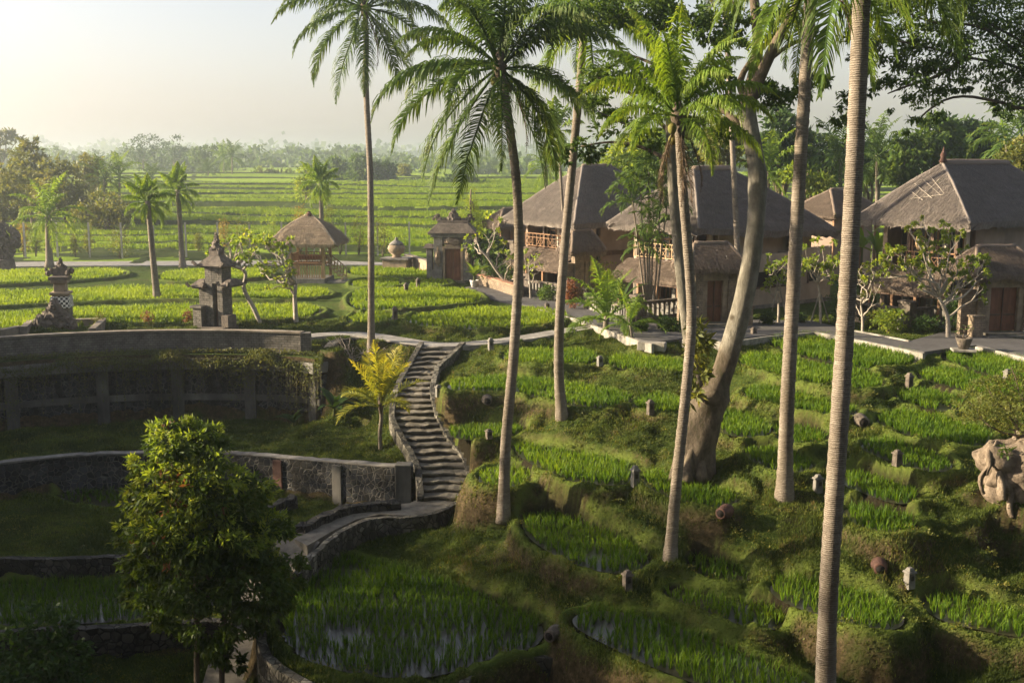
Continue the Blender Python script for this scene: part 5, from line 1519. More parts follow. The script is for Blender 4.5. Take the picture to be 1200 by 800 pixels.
def thatch_roof(name, parent, faces, mat, thick=.32, ridge=None, hips=(), nu=26, nv=12, bulge=.12, capmat=None, seed=0):
    """faces: list of (A,B,C,D); one mesh with eave lips"""
    Vs = []; UVs = []; Qs = []; n0 = 0
    cen = np.mean([np.mean(f, 0) for f in faces], 0)
    for k, (A, B, C, D) in enumerate(faces):
        V, UV = patch(A, B, C, D, nu, nv, bulge, seed + k, .03, k * 13.7)
        inw = (np.array(C, float) + D) / 2 - (np.array(A, float) + B) / 2; inw[2] = 0; inw /= np.linalg.norm(inw) + 1e-9
        r = np.random.default_rng(k)
        lip = [V[i] + inw * .10 + np.array([0, 0, -thick + r.normal(0, .035)]) for i in range(nu + 1)]
        und = [V[i] + inw * .9 + np.array([0, 0, -thick + .34]) for i in range(nu + 1)]
        rows = [und, lip] + [V[j * (nu + 1):(j + 1) * (nu + 1)] for j in range(nv + 1)]
        uvr = [[(u, -.8) for u, v in UV[:nu + 1]], [(u, -.3) for u, v in UV[:nu + 1]]] + [UV[j * (nu + 1):(j + 1) * (nu + 1)] for j in range(nv + 1)]
        for row, ur in zip(rows, uvr): Vs += list(row); UVs += list(ur)
        nr = len(rows)
        for j in range(nr - 1):
            for i in range(nu):
                a = n0 + j * (nu + 1) + i; Qs.append((a, a + 1, a + nu + 2, a + nu + 1))
        n0 += nr * (nu + 1)
    V = np.array(Vs) - (ORG[parent.name] if parent is not None else 0)
    o = link(name, arr_mesh(name, V, [np.array(Qs)], uv=np.array(UVs), smooth=False), mat, parent)
    # loose straw over the slopes
    r = np.random.default_rng(seed + 90); SV = []
    for (A, B, C, D) in faces:
        A, B, C, D = [np.array(p, float) for p in (A, B, C, D)]
        nr_ = np.cross(B - A, (C + D) / 2 - A); ar = np.linalg.norm(nr_) * .6; nr_ /= np.linalg.norm(nr_); nr_ = nr_ if nr_[2] > 0 else -nr_
        N = int(ar * 260); u = r.random((N, 1)); v = 1 - np.sqrt(r.random((N, 1))) if np.linalg.norm(C - D) < .1 else r.random((N, 1))
        p = (A * (1 - u) + B * u) * (1 - v) + (C * (1 - u) + D * u) * v + nr_ * (bulge * np.sin(PI * v) + .05)
        dn = (A + B) / 2 - (C + D) / 2; dn /= np.linalg.norm(dn); ac = np.cross(dn, nr_)
        L_ = r.uniform(.15, .6, (N, 1)); q = p + dn * L_ + ac * r.normal(0, .05, (N, 1)) + nr_ * r.uniform(-.02, .11, (N, 1))
        SV.append(np.stack([p - ac * .012, p + ac * .012, q], 1).reshape(-1, 3))
    # shaggy fringe along the eaves
    r = np.random.default_rng(seed + 50); FV = []
    for (A, B, C, D) in faces:
        A = np.array(A, float); B = np.array(B, float); L = np.linalg.norm(B - A); N = int(L * 26)
        for i in range(N):
            u = r.random(); p = A * (1 - u) + B * u + np.array([r.normal(0, .03), r.normal(0, .03), -thick * r.random()])
            d = (B - A) / L * r.normal(0, .02); w = (B - A) / L * .018
            FV += [p - w, p + w, p + d + np.array([0, 0, -r.uniform(.06, .2)])]
    if FV:
        SV = np.concatenate(SV + [np.array(FV)]) - (ORG[parent.name] if parent is not None else 0)
        link('loose_straw', arr_mesh('loose_straw', SV, [np.arange(len(SV)).reshape(-1, 3)], uv=SV[:, :2] * 3.1), mat, o)
    for (a, b, rad) in list(hips):
        mb = MB()
        a = np.array(a, float); b = np.array(b, float); n = 14; P = [a * (1 - i / n) + b * i / n + np.array([0, 0, bulge * .9 * math.sin(PI * i / n) - .03]) for i in range(n + 1)]
        mb.tube(P, rad, 8, .12, int(abs(a[0] * 10)))
        part('hip_roll', mb, capmat or mat, o, smooth=True, rough=.03)
    if ridge is not None:
        a, b = np.array(ridge[0], float), np.array(ridge[1], float)
        mr = MB().tube([a + (b - a) * i / 8 for i in range(9)], .13 if np.linalg.norm(b - a) < 3 else .2, 8, .1)
        part('ridge_cap', mr, capmat or M['thatch_old'], o, smooth=True, rough=.04)
    return o

def loc2w(fr, p):
    (ox, oy, oz), a = fr
    return np.array([ox + p[0] * math.cos(a) - p[1] * math.sin(a), oy + p[0] * math.sin(a) + p[1] * math.cos(a), oz + p[2]])

def hip_faces(fr, x0, x1, y0, y1, ze, zr, hip, hipb=None, ze_r=None):
    hipb = hip if hipb is None else hipb
    ze_r = ze if ze_r is None else ze_r
    ym = (y0 + y1) / 2
    A = loc2w(fr, (x0, y0, ze)); B = loc2w(fr, (x1, y0, ze_r)); C = loc2w(fr, (x1, y1, ze_r)); D = loc2w(fr, (x0, y1, ze))
    R0 = loc2w(fr, (x0 + hip, ym, zr)); R1 = loc2w(fr, (x1 - hipb, ym, zr))
    return [(A, B, R0, R1), (D, A, R0, R0), (C, D, R1, R0), (B, C, R1, R1)], (R0, R1), (A, B, C, D)

def railing(mb, p0, p1, h=.85, n=12, w=.05, style='x'):
    p0 = np.array(p0, float); p1 = np.array(p1, float)
    up = np.array([0, 0, 1.])
    mb.bar(p0 + up * h, p1 + up * h, .08, .06); mb.bar(p0 + up * .1, p1 + up * .1, .06, .05)
    if style == 'x': mb.bar(p0 + up * h * .72, p1 + up * h * .72, .05, .04)
    for i in range(n + 1):
        q = p0 + (p1 - p0) * i / n
        mb.bar(q + up * .1, q + up * h, w, w)
        if style == 'x' and i < n and i % 3 != 1:
            q2 = p0 + (p1 - p0) * (i + 1) / n
            mb.bar(q + up * .1, q2 + up * h * .72, .03, .03); mb.bar(q2 + up * .1, q + up * h * .72, .03, .03)

# ------------------------------------------------------------------ villas
def villa(label, near_eave, ang, L, W, ze, zr, hip, which, hipb=None, ze_r=None, wall_mat='plaster_pink', thatch='thatch', dimz=0.0):
    """near_eave: plan position of the eave corner nearest the camera. local x runs along the right face, local y along the left face"""
    fr = ((near_eave[0], near_eave[1], 0), ang)
    t = empty('thatched_villa', loc2w(fr, (1.2, 1.2, 0)), label, 'villa')
    o_ = 1.15
    x0, y0, x1, y1 = o_, o_, L - o_, W - o_
    faces, rd, (A, B, C, D) = hip_faces(fr, 0, L, 0, W, ze, zr, hip, hipb, ze_r)
    rf = thatch_roof('roof', t, faces, M[thatch], .36, rd, [(A, rd[0], .1), (D, rd[0], .08), (B, rd[1], .09)], seed=which * 10)
    P = lambda name, mb, m, par=t, **k: part(name, mb, M[m], par, fr, **k)
    zc = ze + .25          # wall head, hidden under the eaves
    z2 = 2.75              # upper floor
    vd = 2.1               # depth of the veranda
    # right (front) face: solid wall from x0+1.6 on
    P('wall', MB().bx(x0 + 1.7, x1, y0, y0 + .25, 0, zc).bx(x1 - .25, x1, y0 + .26, y1, 0, zc).bx(x0, x1 - .26, y1 - .25, y1, 0, zc).bx(x0 + vd, x0 + vd + .2, y0 + .26, y1 - .26, 0, z2 - .02).bx(x0 + 1.3, x0 + 1.5, y0 + .26, y1 - .26, z2 + .01, zc), wall_mat)
    P('base_course', MB().bx(x0 - .1, x1 + .05, y0 - .06, y1, -.2, .22), 'stone_grey')
    P('upper_floor', MB().bx(x0 - .15, x1 - .3, y0 - .15, y1 - .3, z2 - .28, z2), 'wood_dark')
    # columns of the left face
    nc = max(3, int(round((y1 - y0) / 2.0)))
    for i in range(nc + 1):
        y = y0 + .15 + (y1 - y0 - .3) * i / nc
        P('column', MB().bx(x0, x0 + .26, y - .13, y + .13, .22, z2 - .29), 'stone_grey', bevel=.01)
        P('post', MB().bx(x0 + .02, x0 + .2, y - .09, y + .09, z2 + .002, zc), 'wood_dark')
    # ground floor doors in the shade
    for i in range(nc):
        ya = y0 + .35 + (y1 - y0 - .3) * i / nc; yb = y0 - .05 + (y1 - y0 - .3) * (i + 1) / nc
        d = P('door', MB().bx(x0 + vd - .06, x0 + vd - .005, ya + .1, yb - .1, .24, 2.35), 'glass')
        mb = MB()
        for q in np.linspace(ya + .1, yb - .1, 4): mb.bx(x0 + vd - .12, x0 + vd - .062, q - .05, q + .05, .24, 2.4)
        mb.bx(x0 + vd - .13, x0 + vd - .062, ya, yb, 2.3, 2.44)
        P('door_frame', mb, 'wood', d)
        if i % 2 == 0: P('curtain', MB().bx(x0 + .35, x0 + .47, ya - .02, ya + .22, .3, 2.4), 'curtain')
    # balcony railing and the windows behind it
    mb = MB(); railing(mb, (x0 - .08, y0 + .1, z2), (x0 - .08, y1 - .1, z2), .9, int((y1 - y0) * 2.2), .045)
    P('balcony_railing', mb, 'wood' if which != 2 else 'bamboo')
    mb = MB(); railing(mb, (x0 + .1, y0 - .05, z2), (x0 + 1.6, y0 - .05, z2), .9, 4, .045)
    P('balcony_railing', mb, 'wood')
    nw = int((y1 - y0) / .8)
    for i in range(nw):
        ya = y0 + .35 + (y1 - y0 - .7) * i / nw; yb = y0 + .35 + (y1 - y0 - .7) * (i + 1) / nw
        w_ = P('window', MB().bx(x0 + 1.24, x0 + 1.295, ya + .05, yb - .05, z2 + .1, zc - .35), 'glass')
        P('window_frame', MB().bx(x0 + 1.16, x0 + 1.235, ya - .04, ya + .05, z2 + .02, zc - .3).bx(x0 + 1.16, x0 + 1.235, ya + .06, yb - .05, zc - .4, zc - .3).bx(x0 + 1.16, x0 + 1.235, ya + .06, yb - .05, z2 + 1.05, z2 + 1.13), 'wood', w_)
        if which == 1 and i % 2 == 0 or which == 3 and i in (1, 5):
            P('curtain', MB().bx(x0 + .9, x0 + 1.02, ya, ya + .3, z2 + .1, zc - .3), 'curtain')
    # skirt roof of thatch between the floors on the left face
    S = lambda x, y, z: loc2w(fr, (x, y, z))
    sk = [(S(x0 - 1.55, y1 + .3, 1.75), S(x0 - 1.55, y0 - .25, 1.75), S(x0 - .12, y1 + .3, z2 - .05), S(x0 - .12, y0 - .25, z2 - .05))]
    thatch_roof('veranda_roof', t, sk, M['thatch_old'], .2, nu=20, nv=5, bulge=.05, seed=which * 10 + 5)
    P('veranda_beam', MB().bx(x0 - 1.35, x0 - 1.2, y0 - .2, y1 + .2, 1.42, 1.6), 'wood_dark')
    for i in range(nc + 1):
        y = y0 + .15 + (y1 - y0 - .3) * i / nc
        P('veranda_post', MB().bx(x0 - 1.35, x0 - 1.2, y - .07, y + .07, .2, 1.42), 'wood')
    P('veranda_floor', MB().bx(x0 - 1.6, x0 - .11, y0, y1, -.2, .18), 'stone_grey')
    # near-black panel painted as the shade in the upper corner of the right face
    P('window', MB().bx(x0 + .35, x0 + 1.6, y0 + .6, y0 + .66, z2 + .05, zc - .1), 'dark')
    P('curtain', MB().bx(x0 + 1.15, x0 + 1.5, y0 + .2, y0 + .32, z2 + .05, zc - .2), 'curtain')
    return t, fr, (x0, y0, x1, y1, z2, zc), P

UA = math.atan2(.62, .78)
# left villa
nA = at_z(673, 262, 4.6)
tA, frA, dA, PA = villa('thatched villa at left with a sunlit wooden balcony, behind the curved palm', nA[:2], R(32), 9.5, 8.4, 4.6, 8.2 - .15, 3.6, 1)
# middle villa
nB = at_z(819, 268, 4.75)
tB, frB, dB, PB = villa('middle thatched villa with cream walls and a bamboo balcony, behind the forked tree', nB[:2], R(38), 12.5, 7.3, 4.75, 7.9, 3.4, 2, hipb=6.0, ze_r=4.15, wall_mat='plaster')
x0, y0, x1, y1, z2, zc = dB
PB('balcony_parapet', MB().bx(x0 + 3.0, x0 + 7.2, y0 - 1.3, y0 - 1.1, 2.1, 3.1).bx(x0 + 3.0, x0 + 3.2, y0 - 1.09, y0 - .01, 2.1, 3.1).bx(x0 + 7.0, x0 + 7.2, y0 - 1.09, y0 - .01, 2.1, 3.1), 'plaster')
PB('balcony_floor', MB().bx(x0 + 3.21, x0 + 6.99, y0 - 1.09, y0 - .01, 2.2, 2.4), 'plaster')
PB('wall', MB().bx(x0 + 3.0, x0 + 10.5, y0 - 1.3, y0 - 1.06, -.1, 1.15), 'plaster')
PB('wall', MB().bx(x0 + 7.22, x0 + 10.5, y0 - 1.3, y0 - 1.06, 1.16, 3.3), 'plaster')
w_ = PB('window', MB().bx(x0 + 8.3, x0 + 9.2, y0 - 1.34, y0 - 1.31, 1.3, 2.2), 'glass')
PB('window_frame', MB().bx(x0 + 8.2, x0 + 8.3, y0 - 1.37, y0 - 1.302, 1.2, 2.3).bx(x0 + 9.2, x0 + 9.3, y0 - 1.37, y0 - 1.302, 1.2, 2.3).bx(x0 + 8.3, x0 + 9.2, y0 - 1.37, y0 - 1.302, 2.2, 2.3), 'wood_dark', w_)
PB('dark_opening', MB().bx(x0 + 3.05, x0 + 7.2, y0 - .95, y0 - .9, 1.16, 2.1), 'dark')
PB('shelf', MB().bx(x0 + 3.0, x0 + 7.2, y0 - 1.36, y0 - 1.0, 1.155, 1.24), 'wood_dark')
PB('base_course', MB().bx(x0 + 2.9, x0 + 10.6, y0 - 1.36, y0 - 1.305, -.1, .22), 'stone_grey')
PB('chimney', MB().bx(x0 + 7.6, x0 + 8.2, y0 - .7, y0 - .2, 3.31, 4.1), 'stone_carved')
# right villa
nC = at_z(1137, 262, 5.3)
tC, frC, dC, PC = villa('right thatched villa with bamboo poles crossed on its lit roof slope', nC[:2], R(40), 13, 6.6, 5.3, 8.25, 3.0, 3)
mb = MB()
_A = loc2w(frC, (0, 6.6, 5.3)); _B = loc2w(frC, (0, 0, 5.3)); _R = loc2w(frC, (3.0, 3.3, 8.25))
_n = np.cross(_B - _A, _R - _A); _n /= np.linalg.norm(_n); _n = _n if _n[2] > 0 else -_n
def roofpt(x, y, lift):
    d = ray(x, y); o = np.array([0, 0, HC]); return o + d * (np.dot(_A - o, _n) / np.dot(d, _n)) + _n * lift
for k, (x, y, x2, y2) in enumerate([(1068, 236, 1107, 231), (1070, 228, 1083, 238), (1074, 219, 1094, 236), (1084, 214, 1104, 232), (1070, 237, 1079, 227), (1078, 238, 1096, 221), (1084, 234, 1102, 213), (1092, 210, 1108, 230)]):
    mb.bar(roofpt(x, y, .2 + .02 * (k % 3)), roofpt(x2, y2, .2 + .02 * (k % 3)), .03)
part('bamboo_lattice', mb, M['frangi_bark'], tC)
part('finial', MB().lathe([(.22, 0), (.12, .25), (.18, .35), (.06, .6), (.02, .8)], loc2w(frC, (3.0, 3.3, 8.3)), 10), M['clay'], tC, smooth=True)
x0, y0, x1, y1, z2, zc = dC
PC('wall_lamp', MB().lathe([(.12, 0), (.2, .3), (.16, .7), (.1, .8)], (x0 + .1, y0 + (y1 - y0) * .52, z2 + 1.0), 12), 'bamboo')

# small roof far between the middle and the right villa
def small_pavilion(label, px, Y, w, d, zb, ze, zr, ang, mt='thatch_old'):
    c = at_y(px, 250, Y); fr = ((c[0], c[1], 0), ang)
    t = empty('pavilion', (c[0], c[1], 0), label, 'pavilion')
    faces, rd, (A, B, C, D) = hip_faces(fr, -w / 2, w / 2, -d / 2, d / 2, ze, zr, d * .42)
    thatch_roof('roof', t, faces, M[mt], .25, rd, [(A, rd[0], .12), (B, rd[1], .12), (D, rd[0], .12)], nu=14, nv=7, bulge=.06)
    part('wall', MB().bx(-w / 2 + .7, w / 2 - .7, -d / 2 + .7, d / 2 - .7, 0, ze + .1), M['plaster_pink'], t, fr)
    mb = MB()
    for i in np.linspace(-w / 2 + .5, w / 2 - .5, 4): mb.bx(i - .08, i + .08, -d / 2 + .45, -d / 2 + .6, 0, ze)
    part('post', mb, M['wood'], t, fr)
small_pavilion('small thatched roof seen between the middle and right villas', 981, 78, 5.2, 4.4, 0, 4.8, 6.4, .55)
small_pavilion('low thatched annex behind the left villa, left of the pale palm trunk', 597, 84, 3.6, 3.0, 0, 3.6, 4.8, .55)

# ------------------------------------------------------------------ villa gates with little roofs
def little_gate(label, px, py, w, ang, ze=2.95, zr=4.15, dep=2.2, hip=.7, door=True):
    c = at_z(px, py, 0); fr = ((c[0], c[1], 0), ang)
    t = empty('stone_gate', c, label, 'gate')
    P = lambda name, mb, m, par=t, **k: part(name, mb, M[m], par, fr, **k)
    faces, rd, (A, B, C, D) = hip_faces(fr, -w / 2 - .45, w / 2 + .45, -.45, dep, ze, zr, hip)
    thatch_roof('roof', t, faces, M['thatch_old'], .25, rd, [(A, rd[0], .11), (B, rd[1], .11), (D, rd[0], .11)], nu=14, nv=7, bulge=.08)
    P('pillar', MB().bx(-w / 2, -w / 2 + .45, 0, .5, 0, ze + .15).bx(-w / 2 - .06, -w / 2 + .51, -.06, .56, .0, .4), 'blockstone', bevel=.015)
    P('pillar', MB().bx(w / 2 - .45, w / 2, 0, .5, 0, ze + .15).bx(w / 2 - .51, w / 2 + .06, -.06, .56, .0, .4), 'blockstone', bevel=.015)
    P('lintel', MB().bx(-w / 2 + .46, w / 2 - .46, .02, .45, 2.3, ze + .1), 'stone_warm')
    P('pillar', MB().bx(-w / 2 + .46, -w / 2 + .72, .1, .45, 0, 2.29), 'stone_warm', bevel=.01); P('pillar', MB().bx(w / 2 - .72, w / 2 - .46, .1, .45, 0, 2.29), 'stone_warm', bevel=.01)
    d = P('door', MB().bx(-w / 2 + .73, w / 2 - .73, .3, .36, .15, 2.28), 'wood_red')
    P('door_panel', MB().bx(-.02, .02, .25, .298, .15, 2.28).bx(-w / 2 + .8, -.1, .27, .298, .9, 1.0).bx(.1, w / 2 - .8, .27, .298, .9, 1.0), 'wood_dark', d)
    P('step', MB().bx(-w / 2 + .3, w / 2 - .3, -.55, .25, -.05, .14).bx(-w / 2 + .1, w / 2 - .1, -1.0, -.56, -.05, .07), 'step', bevel=.01)
    for s in (-1, 1):
        P('guard_post', MB().bx(s * w / 2 - .25 + s * .35, s * w / 2 + .25 + s * .35, -.75, -.25, 0, .95).bx(s * w / 2 - .3 + s * .35, s * w / 2 + .3 + s * .35, -.8, -.2, .96, 1.06), 'blockstone', bevel=.02)
        P('wing_wall', MB().bx(s * (w / 2 + .02), s * (w / 2 + .8), .1, .4, 0, 2.1).bx(s * (w / 2 + .02), s * (w / 2 + .88), .04, .46, 2.11, 2.22), 'blockstone', bevel=.01)
    return t, fr
little_gate('stone gate with a small thatched roof in front of the middle villa', 838, 381, 2.3, R(12))
little_gate('sunlit stone gate with a grey thatched roof at the right edge', 1176, 392, 2.9, R(8), 2.9, 4.2, 2.8, .9)
little_gate('small thatched gate roof rising out of the plants beside the left villa', 686, 350, 1.5, R(25), dep=1.5, hip=.6)

# low fences of stone balusters
def baluster_wall(label, p0, p1, h=.95, m='stone_grey', cap='stone_carved', name='stone_fence', post=True):
    a = at_z(*p0, 0); b = at_z(*p1, 0); d = b - a; L = float(np.hypot(d[0], d[1])); fr = ((a[0], a[1], 0), math.atan2(d[1], d[0]))
    t = empty(name, a, label, 'fence')
    P = lambda nm, mb, m_: part(nm, mb, M[m_], t, fr, bevel=.01)
    P('base', MB().bx(0, L, -.14, .14, -.1, .28), m); P('rail', MB().bx(0, L, -.15, .15, h - .14, h), cap)
    mb = MB(); n = int(L / .32)
    for i in range(n): x = (i + .5) * L / n; mb.bx(x - .07, x + .07, -.08, .08, .282, h - .142)
    o = P('baluster', mb, m); 
    for x in ((0, L) if post else ()): P('post', MB().bx(x - .25, x + .25, -.25, .25, -.1, h + .25).bx(x - .3, x + .3, -.3, .3, h + .26, h + .38), cap)
baluster_wall('stone baluster fence in front of the middle villa, right of the young palms', (746, 378), (802, 372), 1.1)
baluster_wall('stone baluster fence at the left villa, behind the pale palm trunk', (620, 345), (665, 352), .95)
baluster_wall('low stone fence between the young palm and the middle villa corner', (690, 362), (740, 378), .8)
baluster_wall('stone baluster fence in front of the right villa', (1008, 375), (1060, 382), .95)
baluster_wall('low dark stone fence left of the sunlit gate', (1064, 383), (1122, 376), .95)

# planter wall with terracotta coping right of the carved gate
L_ = resample(np.array([at_z(*p, 0) for p in [(562, 333), (585, 340), (608, 348)]]), .6)
t = empty('planter_wall', L_[0], 'low planter wall with terracotta coping right of the carved gate', 'wall')
part('wall', strip_solid(L_, .4, .62, -.1, 0), M['blockstone'], t); part('coping', strip_solid(L_, .52, .72, .625, 0), M['terra_cap'], t, bevel=.01)
part('end_post', MB().box((L_[-1][0], L_[-1][1], .55), (.45, .45, 1.3), .5).box((L_[-1][0], L_[-1][1], 1.25), (.6, .6, .12), .5), M['stone_carved'], t, bevel=.015)

# ------------------------------------------------------------------ carved gate with the red door
def carved_gate():
    c = at_z(531, 331, 0.0); fr = ((c[0], c[1], 0.15), R(-6))
    t = empty('carved_gate', c, 'carved grey stone gate with a closed red wooden door', 'gate')
    P = lambda name, mb, m, par=t, **k: part(name, mb, M[m], par, fr, **k)
    P('body', MB().bx(-1.35, -.72, 0, .9, 0, 3.0).bx(.72, 1.35, 0, .9, 0, 3.0).bx(-.71, .71, .1, .9, 2.5, 3.0).bx(-1.5, -1.36, .1, .8, 0, .6).bx(1.36, 1.5, .1, .8, 0, .6).bx(-1.45, -.75, -.08, -.002, 0, .75).bx(.75, 1.45, -.08, -.002, 0, .75), 'stone_grey', bevel=.02)
    P('side_pillar', MB().bx(-1.9, -1.51, .15, .75, 0, 2.2).bx(1.51, 1.9, .15, .75, 0, 2.2), 'stone_grey', bevel=.02)
    P('side_pillar_cap', MB().box((-1.72, .45, 2.35), (.75, .95, .28), 0, .6).box((1.72, .45, 2.35), (.75, .95, .28), 0, .6), 'stone_carved', bevel=.02)
    P('door_frame', MB().bx(-.71, -.55, -.04, .3, 0, 2.35).bx(.55, .71, -.04, .3, 0, 2.35).bx(-.54, .54, -.04, .3, 2.2, 2.49), 'stone_warm', bevel=.01)
    d = P('door', MB().bx(-.54, -.01, .12, .2, 0, 2.19).bx(.01, .54, .12, .2, 0, 2.19), 'wood_red')
    P('door_panel', MB().bx(-.45, -.1, .09, .118, .2, .95).bx(-.45, -.1, .09, .118, 1.1, 2.0).bx(.1, .45, .09, .118, .2, .95).bx(.1, .45, .09, .118, 1.1, 2.0), 'wood_red', d, bevel=.02)
    P('cornice', MB().bx(-1.55, 1.55, -.2, 1.1, 3.01, 3.16).bx(-1.7, 1.7, -.3, 1.2, 3.17, 3.28), 'stone_grey', bevel=.02)
    P('roof', MB().box((0, .45, 3.62), (3.5, 1.7, .66), 0, .62), 'stone_carved', bevel=.03, rough=.03)
    mb = MB(); r = np.random.default_rng(4)
    mb.box((0, .45, 4.05), (2.1, .6, .2))
    for x, z, s in [(0, 4.3, .34), (0, 4.62, .22), (0, 4.85, .12), (-.3, 4.2, .24), (.3, 4.2, .24), (-.2, 4.5, .16), (.2, 4.5, .16), (-1.0, 4.2, .2), (1.0, 4.2, .2), (-1.2, 4.42, .16), (1.2, 4.42, .16), (-.65, 4.15, .16), (.65, 4.15, .16), (-1.05, 4.5, .1), (1.05, 4.5, .1), (-1.4, 4.25, .1), (1.4, 4.25, .1)]:
        mb.blob((x, .45, z), (s, s * .7, s), int(x * 10 + z * 7), .35, 8, 2.4)
    P('crest', mb, 'stone_carved')
    P('relief', MB().blob((0, -.1, 2.72), (.6, .1, .22), 3, .4, 9, 3).blob((-1.05, -.08, 1.6), (.16, .1, .6), 4, .4, 9, 3).blob((1.05, -.08, 1.6), (.16, .1, .6), 5, .4, 9, 3), 'stone_warm')
    P('step', MB().bx(-.9, .9, -.5, -.1, -.15, .0).bx(-1.0, 1.0, -.9, -.51, -.2, -.08).bx(-1.1, 1.2, -1.4, -.91, -.25, -.13), 'step', bevel=.01)
carved_gate()
# plinth with the round urn and the sloping wall beside it
c = at_z(465, 317, .1); fr = ((c[0], c[1], .1), R(-12))
t = empty('stone_plinth', c, 'square stone plinth that carries the round urn', 'plinth')
part('base', MB().bx(-.95, .95, -.6, .9, 0, .85), M['stone_warm'], t, fr, bevel=.02); part('cap', MB().bx(-1.1, 1.1, -.75, 1.05, .855, 1.0), M['stone_grey'], t, fr, bevel=.02)
t = empty('stone_urn', (c[0], c[1], 1.11), 'round lidded stone urn standing on the plinth left of the carved gate', 'urn')
part('body', MB().lathe([(.35, 0), (.4, .06), (.28, .16), (.55, .4), (.68, .68), (.62, .9), (.5, .98)], (c[0], c[1], 1.1), 24), M['stone_warm'], t, smooth=True)
part('lid', MB().lathe([(.56, .98), (.5, 1.1), (.3, 1.25), (.12, 1.35), (.12, 1.45), (.05, 1.55)], (c[0], c[1], 1.1), 24), M['stone_grey'], t, smooth=True)
a = at_z(477, 313, .1); b = at_z(507, 322, .1)
L_ = np.array([a, b]); t = empty('low_wall', a, 'low sunlit wall sloping from the urn plinth to the carved gate', 'wall')
part('wall', strip_solid(L_, .35, [1.05, .95], -.1, 0), M['stone_warm'], t); part('coping', strip_solid(L_, .48, [1.16, 1.06], [1.055, .955], 0), M['stone_cap'], t)

# boundary wall with dark posts between the carved gate and the left villa
for i, (x, y) in enumerate([(561, 322), (586, 330), (604, 334)]):
    c = at_z(x, y, 0)
    tag(part('boundary_post', MB().bx(-.3, .3, -.3, .3, 0, 2.9).bx(-.4, .4, -.4, .4, 2.9, 3.05).bx(-.35, .35, -.35, .35, 1.9, 2.0), M['stone_carved'], None, (c, .5)),
        ['dark boundary post just right of the carved gate', 'middle dark boundary post between carved gate and left villa', 'dark boundary post left of the pale palm trunk'][i], 'post', 'dark posts of the boundary wall')
L_ = np.array([at_z(545, 320, 0), at_z(561, 322, 0), at_z(586, 330, 0), at_z(620, 338, 0)]); L_[:, 1] += .2
tag(part('boundary_wall', strip_solid(L_, .3, 2.1, -.1, 0), M['stone_carved']), 'dark boundary wall half hidden by shrubs right of the carved gate', 'wall')

# ------------------------------------------------------------------ gazebo
def gazebo():
    c = at_z(360, 333, .0); fr = ((c[0], c[1], 0), R(-4)); mp = c[1] / FPX
    t = empty('thatched_gazebo', c, 'thatched bamboo gazebo on a raised deck among the rice terraces', 'gazebo')
    P = lambda name, mb, m, par=t, **k: part(name, mb, M[m], par, fr, **k)
    P('plinth', MB().bx(-2.1, 1.3, -.2, 2.6, -.2, .4).bx(1.31, 2.7, -.1, 1.6, -.2, .2), 'stone_grey', bevel=.02)
    hx0, hx1, hy0, hy1 = -1.15, 1.15, .1, 2.2
    for x in (hx0, hx1):
        for y in (hy0, hy1): P('post', MB().bx(x - .09, x + .09, y - .09, y + .09, .402, 3.0), 'bamboo')
    for x in (-.55, .55): P('post', MB().bx(x - .06, x + .06, hy1 - .06, hy1 + .06, .402, 3.0), 'bamboo')
    P('deck', MB().bx(hx0 - .05, hx1 + .05, hy0 - .05, hy1 + .05, 1.32, 1.42), 'wood')
    mb = MB()
    for x in np.linspace(hx0 + .15, hx1 - .15, 13): mb.bx(x - .035, x + .035, hy0 - .03, hy0 + .03, .41, 1.318)
    for y in np.linspace(hy0 + .2, hy1 - .2, 10): mb.bx(hx0 - .03, hx0 + .03, y - .035, y + .035, .41, 1.318)
    P('lower_slats', mb, 'bamboo')
    mb = MB()
    for a, b in (((hx0, hy0), (hx1, hy0)), ((hx0, hy0), (hx0, hy1)), ((hx0, hy1), (hx1, hy1))):
        railing(mb, (*a, 1.42), (*b, 1.42), .62, 12, .04, 'i')
    P('railing', mb, 'wood')
    mb = MB(); railing(mb, (hx1 + .1, hy0 + .2, 1.3), (hx1 + 1.3, hy0 + .2, .3), .75, 6, .05, 'i'); railing(mb, (hx1 + .1, hy0 + 1.3, 1.3), (hx1 + 1.3, hy0 + 1.3, .3), .75, 6, .05, 'i')
    for k in range(5): mb.bx(hx1 + .15 + k * .24, hx1 + .42 + k * .24, hy0 + .25, hy0 + 1.25, 1.2 - k * .22, 1.26 - k * .22)
    P('steps', mb, 'bamboo')
    P('bench', MB().bx(hx0 + .2, hx1 - .2, hy1 - .6, hy1 - .1, 1.6, 1.85), 'wood_red')
    faces, rd, (A, B, C, D) = hip_faces(fr, -2.35, 2.25, -1.05, 3.3, 2.85, 4.6, 2.0)
    thatch_roof('roof', t, faces, M['thatch_straw'], .22, rd, [(A, rd[0], .1), (B, rd[1], .1), (D, rd[0], .1)], nu=18, nv=9, bulge=.22, capmat=M['thatch_straw'])
    P('finial', MB().lathe([(.18, 4.6), (.2, 4.8), (.1, 4.85), (.12, 4.95)], (0, 1.1, 0), 10), 'clay')
gazebo()

